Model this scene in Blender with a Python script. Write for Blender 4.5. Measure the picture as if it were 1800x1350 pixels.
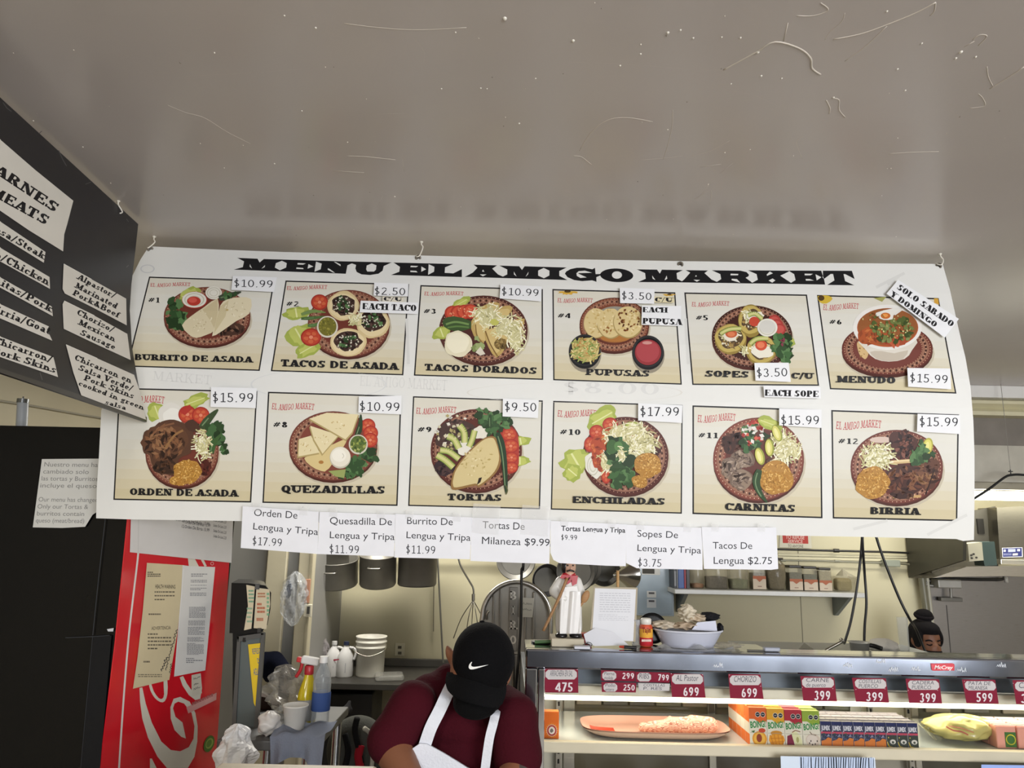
import bpy, bmesh, math, random
from mathutils import Vector, Matrix
from mathutils.geometry import tessellate_polygon

for o in list(bpy.data.objects): bpy.data.objects.remove(o)
SC = bpy.context.scene
COL = SC.collection
R = math.radians
V = Vector

# ------------------------------------------------------------------ camera
F, EYE = 1300.0, 1.62            # focal length in pixels of the 1800x1350 frame, eye height
PITCH, ROLL = R(11.35), R(1.25)
_r0, _u0 = V((1, 0, 0)), V((0, -math.sin(PITCH), math.cos(PITCH)))
FWD = V((0, math.cos(PITCH), math.sin(PITCH)))
RGT = _r0 * math.cos(ROLL) + _u0 * math.sin(ROLL)
UPV = -_r0 * math.sin(ROLL) + _u0 * math.cos(ROLL)
EYEP = V((0, 0, EYE))
cam = bpy.data.cameras.new('camera'); camo = bpy.data.objects.new('camera', cam); COL.objects.link(camo)
cam.sensor_width = 36; cam.lens = 36 * F / 1800; cam.clip_start = 0.02
camo.matrix_world = Matrix(((RGT.x, UPV.x, -FWD.x, 0), (RGT.y, UPV.y, -FWD.y, 0), (RGT.z, UPV.z, -FWD.z, EYE), (0, 0, 0, 1)))
SC.camera = camo

# ------------------------------------------------------------------ world, lamps, exposure
SC.view_settings.view_transform = 'Standard'; SC.view_settings.look = 'None'
SC.view_settings.gamma = 1; SC.view_settings.use_curve_mapping = False
SC.view_settings.exposure = 0.62
wd = bpy.data.worlds.new('world'); SC.world = wd; wd.use_nodes = True
wd.node_tree.nodes['Background'].inputs[0].default_value = (.75, .8, .9, 1)
wd.node_tree.nodes['Background'].inputs[1].default_value = 0.15
def area(name, loc, rot, sx, sy, power, col):
    l = bpy.data.lights.new(name, 'AREA'); l.shape = 'RECTANGLE'; l.size = sx; l.size_y = sy
    l.energy = power; l.color = col
    o = bpy.data.objects.new(name, l); COL.objects.link(o); o.location = loc; o.rotation_euler = rot
    return o
# daylight through the shop window behind the camera, two added lamps (left fill, band reflection), the kitchen's tubes
area('window_daylight', (2.65, -3.45, 1.5), (R(90), 0, R(8)), 3.6, 1.8, 200, (.95, .97, 1))
area('left_fill_light', (-0.7, -1.0, 2.44), (0, 0, 0), 0.3, 1.3, 42, (1, .96, .9))  # added unseen fill lamp, brightens the banner's left and the cooler side
area('band_reflection_light', (3.2, -3.5, .36), (R(90), 0, R(4)), 2.6, .46, 1.3, (.9, .95, 1))  # added dim glow with no door behind it, reflected in the case's steel band
area('kitchen_tube_light', (-0.6, 4.2, 2.44), (0, 0, 0), 1.3, 0.3, 34, (1, .96, .88))
area('hood_tube_light', (2.9, 4.75, 2.02), (0, 0, 0), 1.2, 0.12, 9, (1, .96, .86))

# ------------------------------------------------------------------ pixel rays -> points in the room
def ray(px, py): return RGT * ((px - 900) / F) + UPV * ((675 - py) / F) + FWD
def P(px, py, Y):
    d = ray(px, py); return EYEP + d * (Y / d.y)
def PZ(px, py, z):
    d = ray(px, py); return EYEP + d * ((z - EYE) / d.z)
def PX(px, py, x):
    d = ray(px, py); return EYEP + d * (x / d.x)
def mpp(Y): return .985 * Y / F        # metres per pixel at depth Y near the eye line

# ------------------------------------------------------------------ colour and materials
def s2l(c): return c / 12.92 if c <= .04045 else ((c + .055) / 1.055) ** 2.4
def hexc(h, k=1.0):
    if not isinstance(h, str): return (h[0], h[1], h[2], 1)
    h = h.lstrip('#'); return tuple(min(.95, k * s2l(int(h[i:i + 2], 16) / 255)) for i in (0, 2, 4)) + (1,)
MATS = {}
def mat(kind, rough=.5, metal=0, bump=0, bscale=60, var=.06, vscale=8, trans=0, emit=0, spec=.5, coat=0, aniso=None):
    m = bpy.data.materials.new(kind); m.use_nodes = True; nt = m.node_tree; N = nt.nodes; L = nt.links
    b = N['Principled BSDF']; b.inputs['Metallic'].default_value = metal
    b.inputs['Specular IOR Level'].default_value = spec
    b.inputs['Coat Weight'].default_value = coat
    at = N.new('ShaderNodeAttribute'); at.attribute_name = 'Col'
    tc = N.new('ShaderNodeTexCoord')
    nz = N.new('ShaderNodeTexNoise'); nz.inputs['Scale'].default_value = vscale; nz.inputs['Detail'].default_value = 4
    L.new(tc.outputs['Object'], nz.inputs['Vector'])
    if aniso:
        mp = N.new('ShaderNodeMapping'); mp.inputs['Scale'].default_value = aniso
        L.new(tc.outputs['Object'], mp.inputs['Vector']); L.new(mp.outputs[0], nz.inputs['Vector'])
    mr = N.new('ShaderNodeMapRange'); mr.inputs['To Min'].default_value = 1 - var; mr.inputs['To Max'].default_value = 1 + var
    mr.inputs['From Min'].default_value = .25; mr.inputs['From Max'].default_value = .75
    L.new(nz.outputs['Fac'], mr.inputs['Value'])
    mx = N.new('ShaderNodeMix'); mx.data_type = 'RGBA'; mx.blend_type = 'MULTIPLY'; mx.inputs['Factor'].default_value = 1
    L.new(at.outputs['Color'], mx.inputs['A']); L.new(mr.outputs[0], mx.inputs['B'])
    L.new(mx.outputs['Result'], b.inputs['Base Color'])
    r2 = N.new('ShaderNodeMapRange'); r2.inputs['To Min'].default_value = max(0.02, rough - .06); r2.inputs['To Max'].default_value = rough + .06
    L.new(nz.outputs['Fac'], r2.inputs['Value']); L.new(r2.outputs[0], b.inputs['Roughness'])
    if bump:
        n2 = N.new('ShaderNodeTexNoise'); n2.inputs['Scale'].default_value = bscale; n2.inputs['Detail'].default_value = 3
        L.new(tc.outputs['Object'], n2.inputs['Vector'])
        bp = N.new('ShaderNodeBump'); bp.inputs['Strength'].default_value = bump; bp.inputs['Distance'].default_value = .01
        L.new(n2.outputs['Fac'], bp.inputs['Height']); L.new(bp.outputs[0], b.inputs['Normal'])
    if trans:      # thin clear film: mostly see-through with a fresnel sheen
        tr = N.new('ShaderNodeBsdfTransparent'); ms = N.new('ShaderNodeMixShader')
        lw = N.new('ShaderNodeLayerWeight'); lw.inputs['Blend'].default_value = .25
        m2 = N.new('ShaderNodeMapRange'); m2.inputs['To Min'].default_value = 1 - trans; m2.inputs['To Max'].default_value = min(1, 1.35 - trans)
        L.new(lw.outputs['Fresnel'], m2.inputs['Value']); L.new(m2.outputs[0], ms.inputs[0])
        L.new(tr.outputs[0], ms.inputs[1]); L.new(b.outputs[0], ms.inputs[2]); L.new(ms.outputs[0], N['Material Output'].inputs[0])
    if emit:
        L.new(at.outputs['Color'], b.inputs['Emission Color']); b.inputs['Emission Strength'].default_value = emit
    MATS[kind] = m; return m
mat('paper', .75, spec=.3, var=.03, vscale=14)
mat('vinyl', .5, var=.03, vscale=3, spec=.25)
mat('plastic', .38); mat('gloss', .14); mat('black_gloss', .25, spec=.2)
mat('cloth', .92, spec=.15, bump=.25, bscale=160, vscale=12); mat('skin', .55, var=.05)
mat('paint', .55, bump=.06, bscale=30, vscale=2.2, var=.05)
mat('ceiling_paint', .24, bump=.05, bscale=9, vscale=1.3, var=.06, spec=.42)
mat('steel', .3, metal=1, var=.05, vscale=20, aniso=(1, 1, 14))
mat('dull_steel', .45, metal=.5, var=.12, vscale=9)
mat('mirror_steel', .1, metal=1, var=.06, vscale=5)
mat('wood', .6, var=.15, vscale=30, aniso=(1, 1, 8)); mat('ceramic', .25, var=.02)
mat('food', .6, bump=.5, bscale=90, var=.14, vscale=25)
mat('film', .12, trans=.72); mat('jar_plastic', .15, trans=.72); mat('pane', .04, trans=.90)
mat('lamp', .5, emit=5); mat('floor_tile', .5, bump=.05, var=.12, vscale=3); mat('foil', .2, bump=.4, bscale=40)

# ------------------------------------------------------------------ tagging
def tag(o, label=None, cat=None, group=None, kind=None):
    if label: o['label'] = label
    if cat: o['category'] = cat
    if group: o['group'] = group
    if kind: o['kind'] = kind
    return o
def thing(name, label, cat, loc, group=None):
    o = bpy.data.objects.new(name, None); COL.objects.link(o); o.location = loc
    return tag(o, label, cat, group)
def root_of(o):
    while o.parent: o = o.parent
    return o
def copy_tree(o, parent=None):
    c = o.copy(); COL.objects.link(c)
    if parent: c.parent = parent
    for ch in list(o.children): copy_tree(ch, c)
    return c

# ------------------------------------------------------------------ mesh builder
def catmull(pts, n=6, closed=False):
    pts = [V(p) for p in pts]; out = []; N = len(pts)
    for i in range(N if closed else N - 1):
        g = (lambda k: pts[k % N]) if closed else (lambda k: pts[max(0, min(N - 1, k))])
        a, b, c, d = g(i - 1), g(i), g(i + 1), g(i + 2)
        for j in range(n):
            t = j / n
            out.append(.5 * ((2 * b) + (c - a) * t + (2 * a - 5 * b + 4 * c - d) * t * t + (3 * b - a - 3 * c + d) * t ** 3))
    if not closed: out.append(pts[-1])
    return out
def frame(d):
    d = V(d).normalized(); u = d.orthogonal().normalized() if abs(d.z) > .9 else d.cross(V((0, 0, 1))).normalized()
    return u, d.cross(u).normalized(), d
def rot(x=0, y=0, z=0):
    return (Matrix.Rotation(R(z), 3, 'Z') @ Matrix.Rotation(R(y), 3, 'Y') @ Matrix.Rotation(R(x), 3, 'X'))
class MB:
    def __init__(s): s.v = []; s.f = []; s.c = []; s.s = []
    def add(s, vs, fs, col, smooth=False):
        n = len(s.v); s.v += [V(p) for p in vs]
        for f in fs: s.f.append([i + n for i in f]); s.c.append(col); s.s.append(smooth)
        return s
    def box(s, c, size, col, m=None, bev=0):
        bm = bmesh.new(); bmesh.ops.create_cube(bm, size=1)
        for v in bm.verts: v.co = V((v.co.x * size[0], v.co.y * size[1], v.co.z * size[2]))
        if bev: bmesh.ops.bevel(bm, geom=bm.edges[:], offset=bev, segments=2, affect='EDGES', profile=.5)
        bm.verts.index_update(); c = V(c)
        s.add([c + (m @ v.co if m else v.co) for v in bm.verts], [[v.index for v in f.verts] for f in bm.faces], col)
        bm.free(); return s
    def bx(s, a, b, col, bev=0):      # box from two corners
        a, b = V(a), V(b); return s.box((a + b) / 2, [max(abs(x), .0004) for x in (b - a)], col, None, bev)
    def cyl(s, p0, p1, r0, r1, col, n=20, caps=True, sm=True):
        p0, p1 = V(p0), V(p1); u, w, d = frame(p1 - p0); vs = []
        for p, r in ((p0, r0), (p1, r1)):
            vs += [p + (u * math.cos(2 * math.pi * i / n) + w * math.sin(2 * math.pi * i / n)) * r for i in range(n)]
        s.add(vs, [[i, (i + 1) % n, n + (i + 1) % n, n + i] for i in range(n)], col, sm)
        if caps: s.add(vs, [list(range(n))[::-1], list(range(n, 2 * n))], col)
        return s
    def lathe(s, prof, o, col, n=28, axis=(0, 0, 1), sm=True, sq=1):
        u, w, d = frame(axis); o = V(o); vs = []
        for r, z in prof:
            vs += [o + d * z + (u * math.cos(2 * math.pi * i / n) + w * math.sin(2 * math.pi * i / n) * sq) * r for i in range(n)]
        fs = [[k * n + i, k * n + (i + 1) % n, (k + 1) * n + (i + 1) % n, (k + 1) * n + i] for k in range(len(prof) - 1) for i in range(n)]
        return s.add(vs, fs, col, sm)
    def tube(s, pts, r, col, n=8, smooth=5, r1=None):
        pts = catmull(pts, smooth) if smooth and len(pts) > 2 else [V(p) for p in pts]; N = len(pts); vs = []; u = None
        for k, p in enumerate(pts):
            d = (pts[min(N - 1, k + 1)] - pts[max(0, k - 1)]).normalized()
            u = frame(d)[0] if u is None else (u - d * u.dot(d)).normalized()
            w = d.cross(u); rr = r if r1 is None else r + (r1 - r) * k / (N - 1)
            vs += [p + (u * math.cos(2 * math.pi * i / n) + w * math.sin(2 * math.pi * i / n)) * rr for i in range(n)]
        fs = [[k * n + i, k * n + (i + 1) % n, (k + 1) * n + (i + 1) % n, (k + 1) * n + i] for k in range(N - 1) for i in range(n)]
        s.add(vs, fs + [list(range(n))[::-1], list(range((N - 1) * n, N * n))], col, True); return s
    def ell(s, c, r, col, m=None, n=20, k=12):
        vs = []; c = V(c); r = (r, r, r) if not hasattr(r, '__len__') else r
        for j in range(k + 1):
            t = math.pi * j / k
            for i in range(n):
                a = 2 * math.pi * i / n; q = V((math.sin(t) * math.cos(a) * r[0], math.sin(t) * math.sin(a) * r[1], -math.cos(t) * r[2]))
                vs.append(c + (m @ q if m else q))
        return s.add(vs, [[j * n + i, j * n + (i + 1) % n, (j + 1) * n + (i + 1) % n, (j + 1) * n + i] for j in range(k) for i in range(n)], col, True)
    def cap(s, p0, r0, p1, r1, col):   # tapered capsule
        p0, p1 = V(p0), V(p1); s.cyl(p0, p1, r0, r1, col, 16); s.ell(p0, r0, col, n=14, k=8); return s.ell(p1, r1, col, n=14, k=8)
    def grid(s, fn, nu, nv, col, sm=True):
        vs = [fn(i / nu, j / nv) for j in range(nv + 1) for i in range(nu + 1)]
        return s.add(vs, [[j * (nu + 1) + i, j * (nu + 1) + i + 1, (j + 1) * (nu + 1) + i + 1, (j + 1) * (nu + 1) + i] for j in range(nv) for i in range(nu)], col, sm)
    def prism(s, pts, off, col, sm=False):   # pts: 3-D outline, off: extrusion vector
        pts = [V(p) for p in pts]; off = V(off); n = len(pts)
        tri = tessellate_polygon([pts]); vs = pts + [p + off for p in pts]
        s.add(vs, [list(t) for t in tri] + [[i + n for i in t] for t in tri], col)
        return s.add(vs, [[i, (i + 1) % n, n + (i + 1) % n, n + i] for i in range(n)], col, sm)
    def build(s, name, kind, parent=None, k=1.0, label=None, cat=None, group=None, okind=None):
        me = bpy.data.meshes.new(name)
        if parent: org = V(root_of(parent).location)
        else:
            lo = [min(p[i] for p in s.v) for i in range(3)]; hi = [max(p[i] for p in s.v) for i in range(3)]
            org = V(((lo[0] + hi[0]) / 2, (lo[1] + hi[1]) / 2, lo[2]))
        me.from_pydata([p - org for p in s.v], [], s.f)
        at = me.color_attributes.new('Col', 'FLOAT_COLOR', 'CORNER'); buf = []; cache = {}
        for f, c in zip(s.f, s.c):
            if c not in cache: cache[c] = hexc(c, k)
            buf += list(cache[c]) * len(f)
        at.data.foreach_set('color', buf); me.polygons.foreach_set('use_smooth', s.s)
        me.materials.append(MATS[kind]); me.update()
        o = bpy.data.objects.new(name, me); COL.objects.link(o)
        if parent: o.parent = parent
        else: o.location = org
        return tag(o, label, cat, group, okind)
def organic(mb, name, kind, voxel, parent=None, smooth=4, colf=None, **kw):
    """fuse overlapping shapes into one continuous skin"""
    me = bpy.data.meshes.new('fuse'); me.from_pydata(mb.v, [], mb.f); o = bpy.data.objects.new('fuse', me); COL.objects.link(o)
    m = o.modifiers.new('r', 'REMESH'); m.mode = 'VOXEL'; m.voxel_size = voxel
    if smooth: m2 = o.modifiers.new('s', 'SMOOTH'); m2.iterations = smooth; m2.factor = .5
    dg = bpy.context.evaluated_depsgraph_get(); e = o.evaluated_get(dg); g = e.to_mesh()
    out = MB(); vs = [v.co.copy() for v in g.vertices]; fs = [list(p.vertices) for p in g.polygons]
    cs = [(colf(p.center) if colf else mb.c[0]) for p in g.polygons]
    out.v = vs; out.f = fs; out.c = cs; out.s = [True] * len(fs)
    e.to_mesh_clear(); bpy.data.objects.remove(o); bpy.data.meshes.remove(me)
    return out.build(name, kind, parent, **kw)

# ------------------------------------------------------------------ lettering
_tc = {}
def font_tris(s, bold=0.0):
    key = (s, bold)
    if key not in _tc:
        cu = bpy.data.curves.new('t', 'FONT'); cu.body = s; cu.offset = bold; cu.resolution_u = 3
        o = bpy.data.objects.new('t', cu); COL.objects.link(o); bpy.context.view_layer.update()
        me = o.to_mesh(); vs = [(v.co.x, v.co.y) for v in me.vertices]; me.calc_loop_triangles()
        _tc[key] = [[vs[i] for i in t.vertices] for t in me.loop_triangles]
        o.to_mesh_clear(); bpy.data.objects.remove(o); bpy.data.curves.remove(cu)
    return _tc[key]
# slab-serif letters: v vertical stem, h hairline bar, D/d thick or thin diagonal, r ring sector, s slab serif
def _G():
    X = .62
    g = {
     'A': (.9, ['d .12 0 .45 1', 'D .48 1 .78 0', 'h .3 .2 .7', 's .12 0', 's .78 0']),
     'B': (.85, ['v .2 0 1', 'r .45 .745 .3 .255 -90 90', 'r .48 .27 .34 .27 -90 90', 'h .94 .08 .47', 'h .5 .2 .5', 'h .06 .08 .5']),
     'C': (.85, ['r .45 .5 .42 .5 40 320', 'v .8 .66 .95']),
     'D': (.92, ['v .2 0 1', 'r .42 .5 .46 .5 -90 90', 'h .94 .06 .45', 'h .06 .06 .45']),
     'E': (.82, ['v .2 0 1', 'h .94 .06 .78', 'h .06 .06 .8', 'h .5 .2 .55', 'n .73 .7 1', 'n .76 0 .3', 'n .55 .36 .64']),
     'G': (.95, ['r .45 .5 .42 .5 40 330', 'v .78 .08 .45', 'h .45 .55 .95', 'n .82 .66 .95']),
     'H': (1., ['v .2 0 1', 'v .8 0 1', 'h .5 .2 .8', 's .2 0', 's .8 0', 's .2 1', 's .8 1']),
     'I': (.46, ['v .23 0 1', 's .23 0', 's .23 1']),
     'K': (.95, ['v .2 0 1', 'd .3 .4 .75 1', 'D .42 .58 .78 0', 's .2 0', 's .2 1', 's .75 1', 's .8 0']),
     'L': (.78, ['v .2 0 1', 'h .06 .06 .74', 'n .7 0 .36', 's .2 1']),
     'M': (1.15, ['n .18 0 1', 'D .2 1 .55 .1', 'd .58 .1 .9 1', 'v .93 0 1', 's .16 0', 's .93 0', 'h .94 .04 .25', 'h .94 .9 1.1']),
     'N': (1., ['n .18 0 1', 'D .22 1 .76 0', 'n .82 0 1', 's .16 0', 's .82 1', 'h .94 .04 .25']),
     'O': (.9, ['r .45 .5 .42 .5 0 360']),
     'P': (.82, ['v .2 0 1', 'r .44 .7 .34 .3 -90 90', 'h .94 .06 .46', 'h .45 .2 .46', 's .22 0']),
     'Q': (.9, ['r .45 .5 .42 .5 0 360', 'D .42 .3 .72 -.1', 'h -.08 .6 .9']),
     'R': (.9, ['v .2 0 1', 'r .44 .73 .34 .27 -90 90', 'h .94 .06 .46', 'h .5 .2 .46', 'D .5 .48 .74 0', 's .22 0', 's .82 0']),
     'S': (.78, ['r .4 .735 .3 .265 25 275', 'r .4 .265 .34 .265 -155 95', 'n .68 .7 .98', 'n .08 .02 .32']),
     'T': (.85, ['v .42 0 1', 'h .94 .06 .78', 'n .08 .68 1', 'n .76 .68 1', 's .42 0']),
     'U': (.95, ['v .2 .3 1', 'n .78 .3 1', 'r .48 .33 .37 .33 180 360', 's .2 1', 's .78 1']),
     'V': (.9, ['D .15 1 .45 0', 'd .48 0 .78 1', 's .15 1', 's .78 1']),
     'X': (.9, ['D .15 1 .75 0', 'd .15 0 .75 1', 's .15 0', 's .75 1']), 'Y': (.85, ['D .14 1 .42 .45', 'd .46 .45 .74 1', 'v .43 0 .5', 's .43 0', 's .14 1', 's .74 1']),
     'Z': (.8, ['h .94 .08 .72', 'h .06 .06 .74', 'D .62 .95 .12 .05', 'n .1 .7 1', 'n .71 0 .3']),
     '/': (.5, ['d .05 -.1 .42 1.05']), '#': (.8, ['d .18 .1 .38 .9', 'd .42 .1 .62 .9', 'h .36 .05 .7', 'h .64 .1 .76']),
     '&': (.95, ['r .4 .74 .2 .26 0 360', 'r .38 .27 .3 .27 0 360', 'D .45 .55 .85 0']),
     'a': (.68, ['r .3 .2 .24 .2 0 360', 'v .48 0 .45', 'r .32 .42 .24 .2 0 160', 'h .05 .45 .68']),
     'c': (.6, ['r .32 .31 .28 .31 40 320', 'v .5 .42 .56']), 'd': (.7, ['r .3 .31 .26 .31 0 360', 'v .52 0 1', 'h .95 .36 .54', 'h .05 .5 .7']),
     'e': (.62, ['r .32 .31 .28 .31 0 325', 'h .32 .1 .55']), 'f': (.46, ['v .2 0 .8', 'r .36 .78 .2 .2 20 180', 'h .58 .04 .42', 's .2 0']),
     'g': (.66, ['r .3 .38 .25 .24 0 360', 'r .32 -.06 .28 .18 0 360', 'h .58 .4 .66']), 'h': (.76, ['v .18 0 1', 'r .38 .36 .22 .26 0 150', 'v .56 0 .38', 's .18 0', 's .58 0', 'h .95 .04 .2']),
     'i': (.4, ['v .2 0 .62', 's .2 0', 'h .58 .04 .2', 'v .2 .76 .96']), 'k': (.74, ['v .18 0 1', 'd .28 .25 .55 .6', 'D .34 .4 .6 0', 's .18 0', 's .62 0', 's .56 .62', 'h .95 .04 .2']),
     'l': (.4, ['v .2 0 1', 's .2 0', 'h .95 .04 .2']), 'm': (1.1, ['v .18 0 .62', 'v .55 0 .4', 'v .9 0 .4', 'r .37 .36 .2 .26 0 150', 'r .73 .36 .2 .26 0 150', 's .18 0', 's .55 0', 's .9 0', 'h .58 .04 .2']),
     'n': (.76, ['v .18 0 .62', 'r .38 .36 .22 .26 0 150', 'v .56 0 .38', 's .18 0', 's .58 0', 'h .58 .04 .2']), 'o': (.64, ['r .32 .31 .28 .31 0 360']),
     'p': (.7, ['v .18 -.3 .62', 'r .4 .31 .26 .31 0 360', 's .2 -.3', 'h .58 .04 .2']), 'r': (.58, ['v .18 0 .62', 'r .42 .34 .2 .26 40 140', 's .2 0', 'h .58 .04 .2']),
     's': (.56, ['r .28 .455 .2 .165 20 270', 'r .28 .165 .23 .165 -160 90', 'n .46 .44 .62', 'n .06 0 .18']), 't': (.44, ['v .2 .12 .85', 'r .34 .14 .2 .14 180 330', 'h .58 .02 .42']),
     'u': (.76, ['v .18 .2 .62', 'r .36 .22 .24 .22 180 330', 'v .56 0 .62', 'h .58 .04 .2', 'h .58 .4 .58', 'h .05 .55 .74']),
     'v': (.66, ['D .12 .62 .34 0', 'd .36 0 .56 .62', 's .12 .62', 's .56 .62']), 'x': (.66, ['D .12 .6 .54 0', 'd .12 0 .54 .6', 's .12 0', 's .54 .62', 's .12 .62', 's .56 0']),
     'z': (.58, ['h .57 .06 .52', 'h .05 .04 .54', 'd .1 .05 .5 .57', 'n .08 .4 .6', 'n .52 0 .2']), ' ': (.35, []), '-': (.4, ['h .35 .05 .35'])}
    return g
GL = _G()
def slab(s, T=.22, H=.13, gap=.06):
    """polygons of a slab-serif line, baseline y=0, capital height 1"""
    out = []; x = 0
    for ch in s:
        w, ops = GL.get(ch, (.5, []))
        low = ch.islower(); t = T * (.85 if low else 1); hh = H * (.85 if low else 1); sw = t * .5 + .13
        for op in ops:
            k, *a = op.split(); a = [float(q) for q in a]
            rc = lambda x0, y0, x1, y1: out.append([(x + x0, y0), (x + x1, y0), (x + x1, y1), (x + x0, y1)])
            if k == 'v': rc(a[0] - t / 2, a[1], a[0] + t / 2, a[2])
            elif k == 'n': rc(a[0] - hh * .45, a[1], a[0] + hh * .45, a[2])
            elif k == 'h': rc(a[1], a[0] - hh / 2, a[2], a[0] + hh / 2)
            elif k == 's':
                y = a[1]; y0, y1 = (y, y + hh) if y in (0, -.3) else (y - hh, y)
                rc(a[0] - sw, y0, a[0] + sw, y1)
            elif k in 'Dd':
                q = (t if k == 'D' else hh) * .58
                out.append([(x + a[0] - q, a[1]), (x + a[0] + q, a[1]), (x + a[2] + q, a[3]), (x + a[2] - q, a[3])])
            elif k == 'r':
                cx, cy, rx, ry, a0, a1 = a; n = max(5, int(abs(a1 - a0) / 20))
                for i in range(n):
                    q = []
                    for an, inn in ((i, 0), (i + 1, 0), (i + 1, 1), (i, 1)):
                        th = R(a0 + (a1 - a0) * an / n)
                        q.append((x + cx + (rx - inn * t) * math.cos(th), cy + (ry - inn * hh) * math.sin(th)))
                    out.append(q)
        x += w + gap
    return out, max(x - gap, .01)

SG = {'0': (.56, ['r .28 .5 .25 .5 0 360']), '1': (.5, ['v .28 0 1', 'd .1 .82 .24 .97', 'h .04 .08 .46']), '2': (.54, ['r .26 .74 .22 .26 0 165', 'd .09 .07 .43 .66', 'h .04 .05 .5']), '3': (.53, ['r .24 .74 .2 .26 -80 160', 'r .24 .26 .23 .27 -160 85']),
      '4': (.56, ['v .4 0 1', 'h .26 .02 .54', 'd .06 .28 .38 .97']), '5': (.53, ['h .96 .12 .45', 'v .13 .5 1', 'r .23 .31 .25 .31 -150 110']), '6': (.55, ['r .28 .3 .23 .3 0 360', 'r .42 .34 .37 .66 105 180']), '7': (.52, ['h .96 .04 .48', 'd .17 0 .42 .95']), '8': (.55, ['r .27 .75 .19 .25 0 360', 'r .27 .27 .23 .27 0 360']),
      '9': (.55, ['r .26 .69 .23 .31 0 360', 'r .12 .66 .37 .66 -75 0']), '$': (.55, ['r .28 .7 .2 .21 40 275', 'r .26 .29 .22 .22 -140 95', 'v .27 -.14 1.14']), '.': (.27, ['v .13 0 .11']), ' ': (.3, [])}
GL.update({k: v for k, v in SG.items() if k not in GL})
def sans(s, T=.095):
    global GL; old = GL; GL = SG
    out = slab(s, T, T); GL = old; return out

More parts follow.
